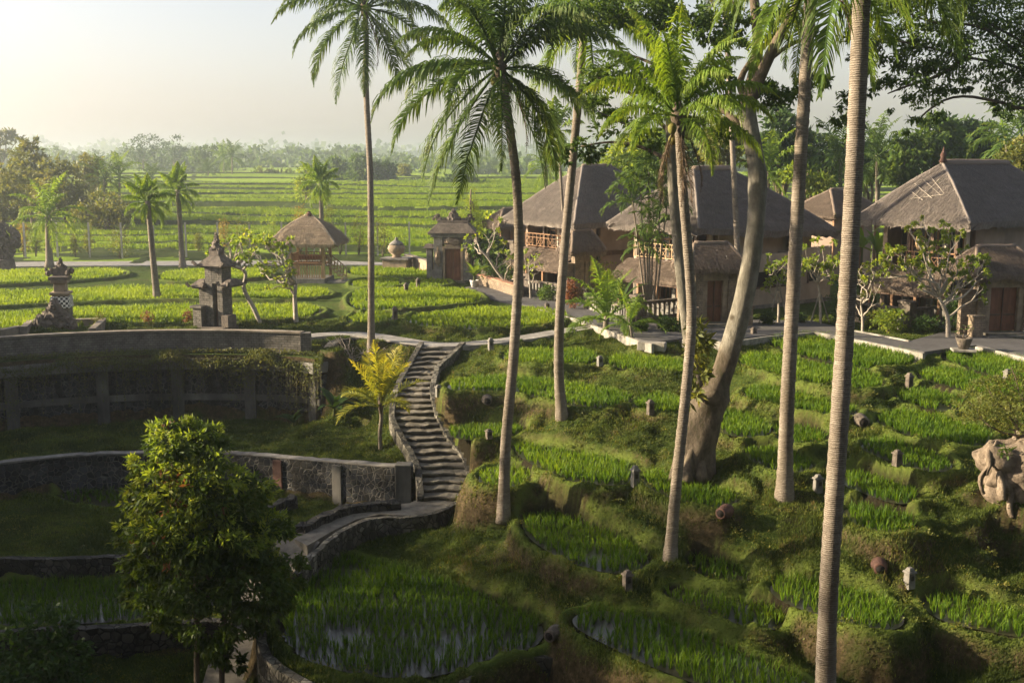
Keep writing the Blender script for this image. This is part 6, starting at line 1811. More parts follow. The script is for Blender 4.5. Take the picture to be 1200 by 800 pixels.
# ------------------------------------------------------------------ carved shrine gate, offering shrine, guardian stone
def shrine_gate():
    b = at_z(251, 386, UPZ); fr = ((b[0], b[1], UPZ), R(-22))
    t = empty('shrine_gate', b, 'tall narrow carved stone gate pillar with winged eaves above the parapet', 'gate')
    P = lambda name, mb, m, par=t, **k: part(name, mb, M[m], par, fr, **k)
    P('body', MB().bx(-.45, .0, 0, .8, 0, 3.25).bx(.28, .62, 0, .8, 0, 3.25).bx(.001, .279, .3, .8, 0, 3.25).bx(.001, .279, .0, .29, 2.4, 3.25), 'blockgrey', bevel=.02)
    P('doorway', MB().bx(.02, .26, .2, .28, .1, 2.38), 'wood_dark')
    P('side_tower', MB().bx(-.95, -.46, .1, .7, 0, 2.15), 'blockgrey', bevel=.02)
    P('side_tower', MB().bx(-1.05, -.5, -.35, .05, 0, 1.1).box((-.78, -.15, 1.18), (.75, .6, .14)), 'blockgrey', bevel=.02)
    def wing(cx, cz, w, h, nm='eave'):
        mb = MB(); mb.box((cx, .4, cz), (w * .8, 1.2, .1)); mb.box((cx, .4, cz + h * .5 + .05), (w, 1.4, h), 0, .35)
        for s in (-1, 1):
            for yy in (-.35, 1.15):
                mb.bar((cx + s * w * .42, yy, cz + .05), (cx + s * w * .58, yy * 1.05 - .02, cz + .26), .12)
        P(nm, mb, 'stone_carved', rough=.02)
    wing(.08, 3.28, 1.7, .5); wing(-.78, 2.17, .95, .36); wing(.95, 2.3, .6, .3)
    mb = MB().box((.05, .4, 3.95), (.6, .5, .25))
    for i, (x, z, s) in enumerate([(-.15, 4.1, .2), (.2, 4.1, .2), (0, 4.3, .22), (.05, 4.55, .17), (-.1, 4.45, .12), (.05, 4.75, .13), (.03, 4.92, .08), (-.3, 4.15, .12), (.36, 4.15, .12)]):
        mb.blob((x + .03, .4, z), (s, s * .8, s * 1.2), i, .35, 8, 2.5)
    P('crest', mb, 'stone_carved')
    P('base', MB().bx(-1.15, .9, -.45, .9, -.1, .16).bx(.63, 1.05, -.2, .5, .17, .8), 'stone_carved', bevel=.02)
shrine_gate()

def offering_shrine():
    b = at_z(66, 383, UPZ); fr = ((b[0], b[1] + .9, UPZ), R(10))
    t = empty('offering_shrine', (b[0], b[1] + .9, UPZ), 'carved stone offering shrine wrapped in black and white checked cloth', 'shrine')
    P = lambda name, mb, m, par=t, **k: part(name, mb, M[m], par, fr, **k)
    P('base', MB().bx(-.6, .6, -.6, .6, 0, .35).bx(-.45, .45, -.45, .45, .36, .95), 'stone_carved', bevel=.02)
    P('cloth', MB().box((0, 0, 1.25), (1.0, 1.0, .6), 0, .93), 'check')
    P('shaft', MB().bx(-.4, .4, -.4, .4, 1.552, 1.62).bx(-.5, .5, -.5, .5, 1.63, 1.78).bx(-.3, .3, -.3, .3, 1.79, 2.25).bx(-.42, .42, -.42, .42, 2.26, 2.42), 'stone_warm', bevel=.02)
    mb = MB().bx(-.5, .5, -.5, .5, 2.43, 2.6).bx(-.4, .4, .15, .4, 2.6, 3.0)
    for i, (x, y, z, s) in enumerate([(-.5, -.4, 2.8, .14), (.5, -.4, 2.8, .14), (-.5, .4, 2.85, .15), (.5, .4, 2.85, .15), (-.58, -.45, 3.0, .08), (.58, -.45, 3.0, .08), (0, .3, 3.1, .22), (0, .3, 3.35, .13), (-.2, .3, 3.0, .14), (.2, .3, 3.0, .14), (0, .3, 3.5, .07)]):
        mb.blob((x, y, z), (s, s * .8, s * 1.15), i, .35, 7, 2.5)
    P('seat', mb, 'stone_carved')
offering_shrine()

def carved_stone():
    b = at_z(66, 388, UPZ); fr = ((b[0], b[1] - .35, UPZ), R(14))
    t = empty('carved_stone', (b[0], b[1] - .35, UPZ), 'dark weathered carved stone in front of the checked cloth shrine', 'carved stone')
    mb = MB()
    for i, (x, z, sx, sz) in enumerate([(0, .45, .75, .6), (.1, .95, .5, .45), (.12, 1.35, .28, .3), (-.45, .55, .4, .45), (.55, .5, .45, .45), (.85, .3, .3, .35), (-.75, .3, .28, .35), (.05, 1.55, .14, .14), (.4, .85, .3, .3)]):
        mb.blob((x, 0, z), (sx, .38, sz), i, .3, 12, 2.6)
    part('block', mb, M['stone_carved'], t, fr, rough=.04)
carved_stone()
for i, (pts, lab) in enumerate([([(28, 386), (36, 378), (58, 377)], 'low stone border left of the carved stone'), ([(84, 377), (122, 376), (108, 388)], 'low stone border right of the carved stone'), ([(-20, 393), (8, 388), (22, 385)], 'low stone border at the far left edge behind the parapet')]):
    L_ = resample(zl(pts, UPZ + .4), .5)
    tag(part('stone_border', strip_solid(L_, .35, UPZ + .55, UPZ - .2, 0), M['stone_cap'], bevel=.02), lab, 'border')

def left_statue():
    b = at_z(6, 315, .15); t = empty('stone_statue', b, 'dark carved stone statue cut by the left edge beside the road', 'statue')
    Y = b[1]; mpx = Y / FPX; mb = MB()
    for i, (x, y, r) in enumerate([(5, 308, 8), (7, 300, 8), (3, 292, 9), (10, 288, 8), (16, 283, 7), (18, 276, 6), (14, 270, 5), (2, 280, 10), (-6, 275, 11), (-10, 290, 11), (-3, 268, 7), (6, 266, 4), (20, 287, 4), (-12, 262, 8), (13, 295, 5)]):
        mb.blob(at_y(x, y, Y), (r * mpx, r * mpx * .8, r * mpx), i, .35, 10, 2.2)
    part('figure', mb, M['stone_carved'], t, rough=.05)
    part('base', MB().box(b + [-.1, 0, .3], (1.5, 1.5, .9), .2, .9), M['stone_carved'], t, bevel=.03)
left_statue()

# ------------------------------------------------------------------ wire fence along the road
def fence():
    a = at_z(30, 301, .2); b = at_z(480, 300, .2)
    t = empty('wire_fence', a, 'wire fence with thin concrete posts between the road and the far fields', 'fence')
    n = 12; pts = [a + (b - a) * i / n for i in range(n + 1)]
    for p in pts: part('fence_post', MB().box(p + [0, 0, 1.45], (.13, .13, 3.0)), M['post'], t)
    mb = MB()
    for z in (.4, .9, 1.4, 1.9, 2.4, 2.8):
        for i in range(n): mb.bar(pts[i] + [0, -.07, z], pts[i + 1] + [0, -.07, z], .016)
    part('wire', mb, M['wire'], t)
fence()
# ------------------------------------------------------------------ trees further off, placed by distance Y
def ground_z(x, y):
    return fz(x, y) if y > 92 else gz(x, y)

def ptree(label, Y, blobs, mat='leaf_mid', n=1800, lsize=.5, name='tree', cat='tree', group=None, bx=None, trunk_r=.3, seed=1, dy=1.0, fl=.8, **k):
    mpx = Y / FPX
    cx = np.mean([b[0] for b in blobs]) if bx is None else bx
    p = at_y(cx, 240, Y); b = np.array([p[0], Y, ground_z(p[0], Y)])
    r = np.random.default_rng(seed)
    B = []
    for (x, y, rr) in blobs:
        q = at_y(x, y, Y + r.normal(0, rr * mpx * .4) * dy)
        B.append((*(q - b), rr * mpx, rr * mpx, rr * mpx * fl))
    H = max(q[2] + q[5] for q in B)
    k.setdefault('twigs', 26)
    return broad_tree(name, b, H, B, mat, label, cat, n, lsize, trunk_r, seed, group, **k)

# --- behind the villas
g = 'trees behind the villas'
ptree('sunlit dense green tree above the left slope of the right villa roof', 88, [(1072, 168, 20), (1095, 158, 22), (1085, 185, 24), (1060, 190, 16), (1110, 180, 18), (1100, 145, 12), (1050, 205, 14)], 'leaf_mid', 6000, .5, seed=31, group=g)
ptree('dark tall tree directly behind the ridge finial of the right villa', 92, [(1120, 152, 16), (1138, 165, 18), (1115, 175, 20), (1150, 150, 14), (1160, 172, 16), (1130, 185, 16)], 'leaf_dark', 6000, .5, seed=32, group=g)
ptree('olive tree at the right edge behind the roof of the right villa', 70, [(1185, 195, 20), (1200, 180, 22), (1215, 205, 26), (1178, 215, 12), (1195, 215, 16)], 'leaf_olive', 2600, .34, seed=33, group=g)
ptree('dark tree filling the gap between the two tallest trunks on the right', 95, [(945, 172, 18), (965, 180, 16), (958, 200, 18), (975, 200, 14), (925, 165, 14)], 'leaf_dark', 4500, .5, seed=34, group=g)
ptree('tall leafy tree right of the forked trunk, above the middle villa', 86, [(915, 150, 18), (925, 178, 20), (905, 190, 18), (935, 160, 14), (900, 168, 14), (912, 130, 10)], 'leaf_dark', 4800, .45, seed=35, group=g)
ptree('leafy tree above the ridge of the middle villa, left of the forked trunk', 84, [(850, 165, 20), (862, 150, 16), (838, 178, 16), (868, 180, 14), (846, 140, 12), (830, 160, 12)], 'leaf_olive', 2600, .42, seed=36, group=g)
ptree('light green tree between the left and middle villa roofs', 90, [(735, 180, 18), (755, 170, 20), (745, 195, 18), (720, 190, 14), (768, 188, 14), (708, 200, 10)], 'leaf_lime', 2600, .42, seed=37, group=g)
ptree('dark tree behind the shaggy leaning palm', 93, [(785, 165, 18), (800, 180, 18), (815, 165, 16), (775, 185, 14), (822, 185, 14)], 'leaf_mid', 2300, .45, seed=38, group=g)
ptree('low dense tree at the end of the middle villa roof', 80, [(930, 205, 12), (945, 210, 12), (955, 218, 12), (965, 212, 10)], 'leaf_lime', 1500, .35, seed=39, group=g)
ptree('dark tree behind the small far pavilion roof', 96, [(1010, 180, 14), (1025, 175, 14), (1015, 200, 16), (1040, 195, 14), (1000, 200, 12)], 'leaf_dark', 2000, .5, seed=40, group=g)
def bpalm(label, px, py, Y, kind='far', s=1.0, n=20, seed=0, group='coconut palms behind the villas', gx=None):
    q = at_y(px if gx is None else gx, 240, Y); b = np.array([q[0], Y, ground_z(q[0], Y)])
    return palm(label, [(px if gx is None else gx, 250), (px, (py + 250) / 2), (px, py)], .2, .14, kind, n, s, seed, group, base_=b, segs=8, name='palm_tree')
bpalm('broad coconut palm right of the second tallest trunk', 985, 185, 84, 'far', 1.15, 24, 51)
bpalm('coconut palm right of the nearest palm trunk, low behind the roofs', 1028, 180, 90, 'far', 1.1, 22, 52)
bpalm('coconut palm left of the second tallest trunk over the middle roof', 900, 200, 82, 'farY', 1.0, 20, 53)
bpalm('pale coconut palm above the right end of the right villa roof', 1180, 165, 90, 'farY', 1.1, 20, 54)
bpalm('coconut palm at the right edge, fronds against the sky', 1200, 160, 72, 'far', 1.1, 22, 57)
bpalm('coconut palm behind the ridge of the left villa', 640, 195, 95, 'farY', .7, 16, 55)
bpalm('coconut palm between the slender palms and the middle ridge', 770, 190, 88, 'far', 1.0, 20, 56)

def banana(label, px, py, Y, n=9, L=1.8, mat='leaf_lime', seed=0, name='banana_plant', cat='plant', w=.38, group=None, H=.6, base_=None):
    b = at_z(px, py, 0) if base_ is None else np.array(base_, float)
    if Y: q = at_y(px, py, Y); b = np.array([q[0], Y, ground_z(q[0], Y)])
    t = empty(name, b, label, cat, group)
    r = np.random.default_rng(seed); mb = MB(); st = MB()
    st.tube([b - [0, 0, .1], b + [0, 0, H]], [.09, .06], 7)
    for i in range(n):
        az = i * 2.4 + r.normal(0, .2); el = r.uniform(.5, 1.35); l = L * r.uniform(.7, 1.1); ww = w * r.uniform(.8, 1.1) * l / L
        p = b + [0, 0, H * .8]; V = []; m = 8
        dh = np.array([math.cos(az), math.sin(az), 0]); sd_ = np.array([-math.sin(az), math.cos(az), 0])
        for k in range(m + 1):
            u = k / m; wd = ww / 2 * math.sin(PI * min(1, max(.03, u)) ** .8) if u > .12 else .02
            V += [p + sd_ * wd + [0, 0, wd * .35], p, p - sd_ * wd + [0, 0, wd * .35]]
            p = p + (dh * math.cos(el) + np.array([0, 0, math.sin(el)])) * l / m
            el -= 1.5 / m * (.4 + u)
        F = []
        for k in range(m):
            a = k * 3; F += [(a, a + 3, a + 4, a + 1), (a + 1, a + 4, a + 5, a + 2)]
        mb.add(V, F)
    part('stem', st, M['leaf_olive'], t); part('leaves', mb, M[mat], t, smooth=True)
    return t

def shrub(label, px, py, w, h, mat='leaf_mid', n=700, ls=.12, seed=0, Y=None, name='shrub', cat='shrub', group=None, z=None, taper=False, stems=4, base_=None, **k):
    """px,py: foot; w,h: size in photo pixels"""
    if base_ is not None: b = np.array(base_, float)
    elif Y: q = at_y(px, py, Y); b = np.array([q[0], Y, ground_z(q[0], Y)])
    elif z is not None: b = at_z(px, py, z)
    else: b = spot(px, py)
    mpx = b[1] / FPX; W = w * mpx; H = h * mpx
    t = empty(name, b, label, cat, group)
    r = np.random.default_rng(seed)
    B = []
    nb = 7
    for i in range(nb):
        u = (i + .5) / nb
        rr = W * (.5 if not taper else .5 * (1.08 - u) ** .7) * (.62 if not taper else .9)
        a = i * 2.4
        off = (W * .5 - rr) * (1 if not taper else .2)
        B.append((b[0] + math.cos(a) * off, b[1] + math.sin(a) * off * .7, b[2] + H * (.22 + .68 * u), rr, rr, min(rr, H * .3)))
    mb = MB()
    for i in range(stems): limb(mb, b - [0, 0, .05], np.array(B[(i * 2 + 1) % nb][:3]), .03 * max(1, H * .5), .01, i + seed, .06, 5, 5)
    part('stems', mb, M['bark_brown'], t)
    cloud_part('foliage', B, n, ls, M[mat], t, seed=seed + 3, twigs=k.pop('twigs', 14), spread=k.pop('spread', .3), shell=.4, **k)
    return t

banana('bright broad leaved banana plant behind the slope of the right villa roof', 1030, 260, 66, 10, 2.6, seed=61, H=3.6)
banana('second bright banana plant further left behind the right villa roof', 1012, 260, 68, 9, 2.4, seed=62, H=3.9)

# --- left of the frame: trees whose evening shadow lies over the pit
for i, (x, y, h, r) in enumerate([(-34, 53, 4.6, 2.0), (-34, 49, 6.3, 2.5), (-33, 44, 7.0, 2.8), (-34, 39.5, 7.0, 2.6), (-34, 35, 12, 2.6), (-33, 30.3, 7.9, 2.6), (-32, 25.5, 12.5, 3), (-31, 20, 12.5, 3.2)]):
    broad_tree('shade_tree', (x, y, 0), h, [(0, 0, h - r, r), (.9, 1.4, h - r - .9, r * .85), (-.6, -1.4, h - r - .9, r * .85), (0, 1.8, h - r * 2.3, r * .75), (0, -1.8, h - r * 2.3, r * .75), (0, 0, h - r * 2.4, r)], 'leaf_dark',
               'broadleaf tree of the row left of the frame that shades the sunken garden', 'tree', 2600, .5, .22, 70 + i, 'trees left of the sunken garden', twigs=40, shell=.3)

# --- unseen trees added behind and beside the viewpoint to block skylight over the sunken garden
for i, (x, y, h, r) in enumerate([(-23, -3, 26, 8), (-9, -16, 28, 9), (11, -16, 27, 9), (24, -3, 26, 8), (-34, 8, 24, 7), (35, 12, 24, 7), (0, -26, 32, 10), (-30, -10, 28, 9), (32, -8, 28, 9)]):
    broad_tree('skylight_blocker_tree', (x, y, 0), h, [(0, 0, h - r, r), (r * .7, 0, h - r * 1.6, r * .9), (-r * .7, 0, h - r * 1.6, r * .9), (0, r * .3, h - r * 2.2, r * .9), (0, -r * .5, h - r * 2.2, r * .9), (0, 0, h - r * 2.9, r * .8)], 'leaf_dark',
               'tall broadleaf tree added out of view round the viewpoint to block skylight', 'tree', 6000, 1.1, .4, 500 + i, 'unseen trees added to block skylight', twigs=60, shell=.3, aspect=.6)

# --- hazy trees at the left, backlit glow painted in as lighter olive leaves
g = 'hazy trees at the left edge'
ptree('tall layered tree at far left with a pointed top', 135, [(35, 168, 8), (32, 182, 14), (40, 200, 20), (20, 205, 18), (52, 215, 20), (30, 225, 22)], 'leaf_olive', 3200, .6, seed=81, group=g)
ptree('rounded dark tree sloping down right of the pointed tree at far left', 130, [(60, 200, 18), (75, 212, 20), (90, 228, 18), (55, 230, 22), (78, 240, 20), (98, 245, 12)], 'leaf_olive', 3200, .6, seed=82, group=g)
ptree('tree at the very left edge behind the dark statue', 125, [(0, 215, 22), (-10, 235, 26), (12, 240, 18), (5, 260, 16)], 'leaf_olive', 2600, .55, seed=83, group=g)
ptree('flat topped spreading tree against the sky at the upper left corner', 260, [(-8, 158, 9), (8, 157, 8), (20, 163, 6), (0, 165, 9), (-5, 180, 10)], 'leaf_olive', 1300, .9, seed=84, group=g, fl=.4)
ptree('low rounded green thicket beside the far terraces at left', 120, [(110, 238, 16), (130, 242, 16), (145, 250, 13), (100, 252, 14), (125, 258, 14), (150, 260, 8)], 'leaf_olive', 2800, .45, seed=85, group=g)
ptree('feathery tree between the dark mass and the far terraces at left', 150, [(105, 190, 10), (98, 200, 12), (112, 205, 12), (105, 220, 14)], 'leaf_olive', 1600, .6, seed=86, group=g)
for i, (x, y, Y, s, lab) in enumerate([(122, 210, 140, 1.0, 'hazy palm rising out of the thicket at left'), (140, 205, 150, 1.1, 'hazy palm beside the far terraces, second in the thicket at left'), (178, 208, 190, .9, 'pale palm behind the bare topped palm'),
                                 (262, 185, 300, 1.4, 'distant palm above the far terraces right of the yellow green palm'), (272, 182, 290, 1.5, 'tallest distant palm above the far terraces'), (790 - 200, 212, 300, 1.2, 'distant palm right of the pale palm trunk'),
                                 (244, 200, 280, 1.0, 'distant low palm left of the tallest distant palm'), (548, 190, 330, 1.2, 'distant palm at the far tree line left of the pale palm trunk'), (645, 195, 300, 1.2, 'distant palm just over the left villa roof')]):
    bpalm(lab, x, y, Y, 'farY' if i % 2 else 'far', s, 16, 90 + i, 'hazy distant palms')

# --- distant single trees
g = 'single trees at the far edge of the rice fields'
for i, (lab, Y, bl, m) in enumerate([
    ('round crowned tree at the far field edge left of the tall thin palm', 262, [(422, 190, 10), (425, 202, 10), (416, 203, 8)], 'leaf_mid'),
    ('dark oval tree at the far field edge behind the tall thin palm', 262, [(441, 198, 7), (440, 208, 8)], 'leaf_dark'),
    ('dark oval tree at the far field edge right of the tall thin palm', 262, [(456, 196, 7), (455, 207, 8)], 'leaf_dark'),
    ('spreading tree above the drooping palm by the gazebo', 270, [(390, 193, 9), (402, 196, 8), (380, 200, 8), (395, 208, 9)], 'leaf_mid'),
    ('pale round tree in haze further along the far field edge', 300, [(472, 200, 7), (473, 210, 7)], 'leaf_olive'),
    ('broad dark thicket on the far terraces above the carved gate', 225, [(535, 212, 12), (548, 214, 12), (560, 220, 10), (525, 218, 9), (568, 224, 7)], 'leaf_dark'),
    ('light leafy tree beside the drooping palm behind the gazebo', 150, [(358, 200, 8), (362, 212, 10), (357, 224, 10), (368, 228, 8), (352, 215, 7)], 'leaf_lime'),
    ('tall hazy tree left of centre on the skyline', 380, [(165, 172, 16), (172, 166, 12), (155, 180, 12), (185, 178, 12), (170, 190, 16)], 'leaf_dark'),
    ('second tall hazy tree on the skyline', 390, [(205, 170, 12), (198, 180, 12), (213, 182, 12), (205, 192, 12)], 'leaf_dark'),
    ('hazy tree crowns above the far terraces left of the distant palms', 360, [(230, 182, 10), (245, 178, 9), (238, 192, 10)], 'leaf_mid'),
    ('small dark tree behind the left villa gable', 240, [(585, 232, 8), (600, 228, 9), (612, 232, 8), (625, 228, 8)], 'leaf_mid')]):
    ptree(lab, Y, bl, m, 1300, 1.0 if Y > 200 else .45, seed=110 + i, group=g, trunk_r=.3)
r_ = np.random.default_rng(12)
for i in range(14):   # row of bananas / bushes along the far field edge
    x = 478 + i * 9 + r_.normal(0, 2)
    ptree('low bush in the row along the far edge of the terraces', 246, [(x, 216 + r_.normal(0, 1.5), 5.5), (x + 3, 222, 5)], ['leaf_mid', 'leaf_dark', 'leaf_lime'][i % 3], 260, 1.0, name='bush', cat='bush', seed=130 + i, group='low bushes along the far terraces', trunk_r=.1, twigs=12)
for i in range(12):
    x = 300 + i * 9.5 + r_.normal(0, 2)
    ptree('pale hazy bush in the row below the far forest', 300, [(x, 205 + r_.normal(0, 1.5), 5.5), (x + 3, 210, 5)], ['leaf_lime', 'leaf_olive'][i % 2], 240, 1.2, name='bush', cat='bush', seed=150 + i, group='hazy bushes below the far forest', trunk_r=.1, twigs=12)
for i in range(9):
    x = 575 + i * 8 + r_.normal(0, 1)
    ptree('dark bush in the hedge behind the left villa', 200, [(x, 236 + r_.normal(0, 1), 5.5)], 'leaf_dark', 260, .7, name='bush', cat='bush', seed=170 + i, group='hedge behind the left villa', trunk_r=.1, twigs=12)

def woodland():
    r = np.random.default_rng(77); B = []
    for i in range(620):
        Y = 400 + 420 * r.random() ** 1.2; X = (r.random() - .5) * 1.25 * Y
        H = r.uniform(7, 12) + 3 * (vnoise(np.array([X]), np.array([Y]), .012, 3)[0])
        if X < -.18 * Y: H += 2
        rr = r.uniform(4, 7)
        B.append((X, Y, max(5, H - rr * .6), rr, rr, rr * .8)); B.append((X + 3, Y - 2, 3.5, rr * 1.1, rr, 4))
    V, Q, rn = leaf_cloud(B, 150000, 2.1, 5, twigs=16, spread=.2, shell=.3, aspect=.8, outward=.3)
    tag(link('distant_woodland', arr_mesh('distant_woodland', V, [Q], rnd=rn), M['leaf_mid']), kind='stuff')
    B = []
    for i in range(300):
        Y = 1100 + 900 * r.random(); X = (r.random() - .5) * 1.2 * Y
        B.append((X, Y, 14 + 10 * vnoise(np.array([X]), np.array([Y]), .004, 8)[0], 26, 26, 17))
    V, Q, rn = leaf_cloud(B, 26000, 7, 6, twigs=12, shell=.5, aspect=.9)
    tag(link('far_forest', arr_mesh('far_forest', V, [Q], rnd=rn), M['leaf_mid']), kind='stuff')
woodland()

# --- young bamboo and shrubs along the fence
g = 'feathery young shrubs along the wire fence'
for i, (x, y, w, h, Y, m, lab) in enumerate([
    (28, 300, 12, 45, 99, 'leaf_orange', 'tall reddish shrub by the fence at far left'), (42, 300, 12, 38, 99, 'leaf_olive', 'olive shrub by the fence left of the sunlit ragged palm'), (88, 300, 9, 26, 99, 'leaf_olive', 'small olive shrub by the fence right of the sunlit ragged palm'),
    (104, 300, 9, 30, 100, 'leaf_olive', 'slim shrub between the first fence posts'), (140, 300, 22, 38, 97, 'leaf_olive', 'broad orange green shrub left of the bare topped palm'), (233, 300, 8, 22, 100, 'leaf_olive', 'little shrub by the fence behind the shrine gate top'),
    (262, 300, 14, 42, 98, 'leaf_orange', 'orange tinted shrub right of the shrine gate top'), (282, 301, 34, 50, 96, 'leaf_olive', 'bushy olive shrub behind the curved grey tree'), (320, 300, 20, 52, 98, 'leaf_lime', 'yellow bamboo like shrub left of the gazebo roof'),
    (352, 300, 12, 60, 100, 'leaf_orange', 'orange shrub rising behind the gazebo roof'), (385, 300, 16, 62, 100, 'leaf_olive', 'shrub right behind the gazebo roof peak'), (398, 302, 20, 56, 97, 'leaf_mid', 'green shrub between the gazebo and the tall thin palm'),
    (420, 302, 18, 50, 97, 'leaf_olive', 'airy shrub left of the tall thin palm'), (448, 302, 22, 46, 96, 'leaf_olive', 'airy shrub right of the tall thin palm')]):
    shrub(lab, x, y, w, h, m, 520, .26, 200 + i, Y, group=g, twigs=26, aspect=.22, spread=.5)
ptree('bright yellow green bamboo behind the carved gate', 84, [(552, 222, 4), (553, 236, 7), (550, 252, 12), (560, 262, 14), (545, 268, 12), (570, 272, 12), (556, 284, 14)], 'leaf_lime', 3600, .34, seed=220, name='bamboo', cat='bamboo', aspect=.16, twigs=60, droop=.5)
ptree('dark green tree leaning over the right side of the carved gate', 77, [(562, 290, 11), (575, 283, 12), (585, 295, 12), (570, 303, 10), (590, 310, 10), (555, 300, 7)], 'leaf_dark', 2200, .3, seed=221)

# --- standing rice of the far terraces
def far_rice(n=520000):
    r = np.random.default_rng(91)
    Y = 93 * (235 / 93) ** r.random(n); X = (r.random(n) - .5) * 2 * (Y * .5)
    keep = X < Y * .12
    X, Y = X[keep], Y[keep]
    j = np.clip(np.searchsorted(FY_[:, 0], Y), 1, FY_.shape[0] - 1)
    u = (X / (Y * .62 + 12) + 1.15) / 2.2 * (FX_.shape[1] - 1); i = np.clip(np.round(u).astype(int), 0, FX_.shape[1] - 2)
    Z = FZ_[j, i]; flat = (np.abs(FZ_[j, i] - FZ_[j - 1, i]) < .04) & (Y > 103.5)
    X, Y, Z = X[flat], Y[flat], Z[flat]; m = len(X)
    h = r.uniform(.3, .5, m); w = .05 * Y / 100; a = r.uniform(0, PI, m)
    o = np.stack([X, Y, Z], 1); s_ = np.stack([np.cos(a), np.sin(a) * .5, np.zeros(m)], 1) * w[:, None]
    tip = o + np.stack([r.normal(0, .12, m), r.normal(0, .12, m), h], 1)
    V = np.stack([o - s_, o + s_, tip + s_ * .4, tip - s_ * .4], 1).reshape(-1, 3)
    me = arr_mesh('far_rice', V, [np.arange(m)[:, None] * 4 + np.array([[0, 1, 2, 3]])], rnd=np.repeat(np.clip(r.random(m) * .25 + .75, 0, 1), 4))
    tag(link('far_rice', me, M['rice']), kind='stuff')
far_rice()

# --- frangipani trees
def frangi(label, Y, trunk, tips, leafn=8, mat='leaf_olive', ls=.2, r0=.13, seed=0, flowers=0, sub=3, tip_r=.35, dep=.8, base_z=None, group=None):
    """trunk: pixel polyline from the foot, tips: (from_index, x, y)"""
    foot = at_y(trunk[0][0], trunk[0][1], Y)
    bz = base_z if base_z is not None else ground_z(foot[0], Y)
    b = np.array([foot[0], Y, bz]); t = empty('frangipani_tree', b, label, 'frangipani tree', group)
    r = np.random.default_rng(seed); mb = MB()
    P = np.array([at_y(x, y, Y) for x, y in trunk]); P[0, 2] = bz - .1
    PP = smooth_line(P, 2); mb.tube(PP, np.linspace(r0, r0 * .55, len(PP)), 10, .08, seed)
    lv = []; fl = MB()
    for k, (ix, x, y) in enumerate(tips):
        a = P[ix]; e = at_y(x, y, Y + r.normal(0, dep))
        Q = limb(mb, a, e, r0 * .5, r0 * .2, seed * 9 + k, .12, 7, 7)
        ends = []
        for s_ in range(sub):
            q = Q[int(r.integers(3, 8))] if s_ else Q[-1]
            d = norm((e - a) * .6 + r.normal(0, .8, 3) * [1, 1, .5] + [0, 0, .35]); l = tip_r * r.uniform(.7, 1.5)
            q2 = q + d * l; limb(mb, q, q2, r0 * .2, r0 * .13, seed + k * 5 + s_, .05, 4, 6)
            for w_ in range(2):
                d2 = norm(d + r.normal(0, .7, 3) + [0, 0, .2]); q3 = q2 + d2 * l * .55; limb(mb, q2, q3, r0 * .14, r0 * .1, s_ + w_, .04, 3, 5); ends.append((q3, d2))
        for q3, d2 in ends:
            if flowers and r.random() < flowers: fl.blob(q3 + d2 * .08, .06, k, .3, 5)
            for m_ in range(int(leafn)):
                dd = norm(d2 * .7 + r.normal(0, .75, 3)); lv.append((q3, dd))
    part('branches', mb, M['frangi_bark'], t, smooth=True)
    if lv:
        p = np.array([a for a, _ in lv]); d = np.array([a for _, a in lv]); N = len(p)
        sv = norm(np.cross(d, r.standard_normal((N, 3)))); L = ls * r.uniform(.7, 1.25, N)[:, None]; w = L * .26
        V = np.stack([p, p + d * L * .55 + sv * w, p + d * L + [0, 0, -.02], p + d * L * .55 - sv * w], 1).reshape(-1, 3) - b
        link('leaves', arr_mesh('leaves', V, [np.arange(N)[:, None] * 4 + np.array([[0, 1, 2, 3]])], rnd=np.repeat(r.random(N), 4)), M[mat], t)
    if fl.n: part('flowers', fl, M['flower'], t)
    return t
Yf = spot(304, 378)[1]
frangi('crooked grey frangipani left of the gazebo with a snaking trunk', Yf, [(305, 379), (297, 360), (288, 345), (285, 335), (289, 322), (284, 315), (273, 312)], [(6, 262, 296), (6, 278, 292), (6, 268, 286), (5, 295, 300), (6, 255, 303), (5, 285, 285)], 7, 'leaf_lime', .28, .13, 1, sub=3)
Yf = spot(347, 377)[1]
frangi('frangipani with a forked grey trunk in front of the gazebo plinth', Yf, [(347, 378), (346, 360), (345, 345), (347, 332)], [(2, 328, 335), (3, 320, 322), (3, 310, 318), (3, 335, 318), (3, 305, 300), (3, 322, 295), (3, 312, 285), (3, 332, 300), (3, 298, 288), (3, 340, 295)], 9, 'leaf_lime', .26, .15, 2, sub=4, tip_r=.45)
frangi('white branched frangipani on the planter wall right of the carved gate', 72, [(600, 345), (592, 330), (580, 315), (572, 302), (562, 292)], [(1, 606, 322), (1, 598, 305), (2, 590, 290), (3, 572, 280), (3, 580, 270), (4, 550, 288), (4, 556, 280), (2, 605, 300), (3, 578, 262), (1, 612, 325)], 6, 'leaf_lime', .32, .11, 3, sub=2, base_z=.5)
frangi('small bare frangipani in front of the left villa veranda', 68, [(622, 350), (621, 335), (620, 322)], [(2, 616, 308), (2, 628, 306), (1, 612, 322), (1, 632, 318), (2, 621, 300)], 3, 'leaf_lime', .28, .08, 4, sub=2, base_z=0)
frangi('wide spreading frangipani in front of the right villa', 52.5, [(1112, 386), (1111, 372), (1105, 358), (1100, 348)], [(3, 1060, 300), (3, 1075, 285), (3, 1090, 278), (3, 1105, 282), (3, 1050, 312), (2, 1130, 335), (2, 1145, 325), (1, 1155, 335), (3, 1100, 295), (3, 1118, 290), (3, 1040, 318), (3, 1066, 315), (3, 1085, 300), (2, 1135, 318), (3, 1120, 305), (3, 1030, 325), (2, 1150, 315)], 24, 'leaf_lime', .2, .12, 5, flowers=.03, sub=5, tip_r=.5, base_z=0)
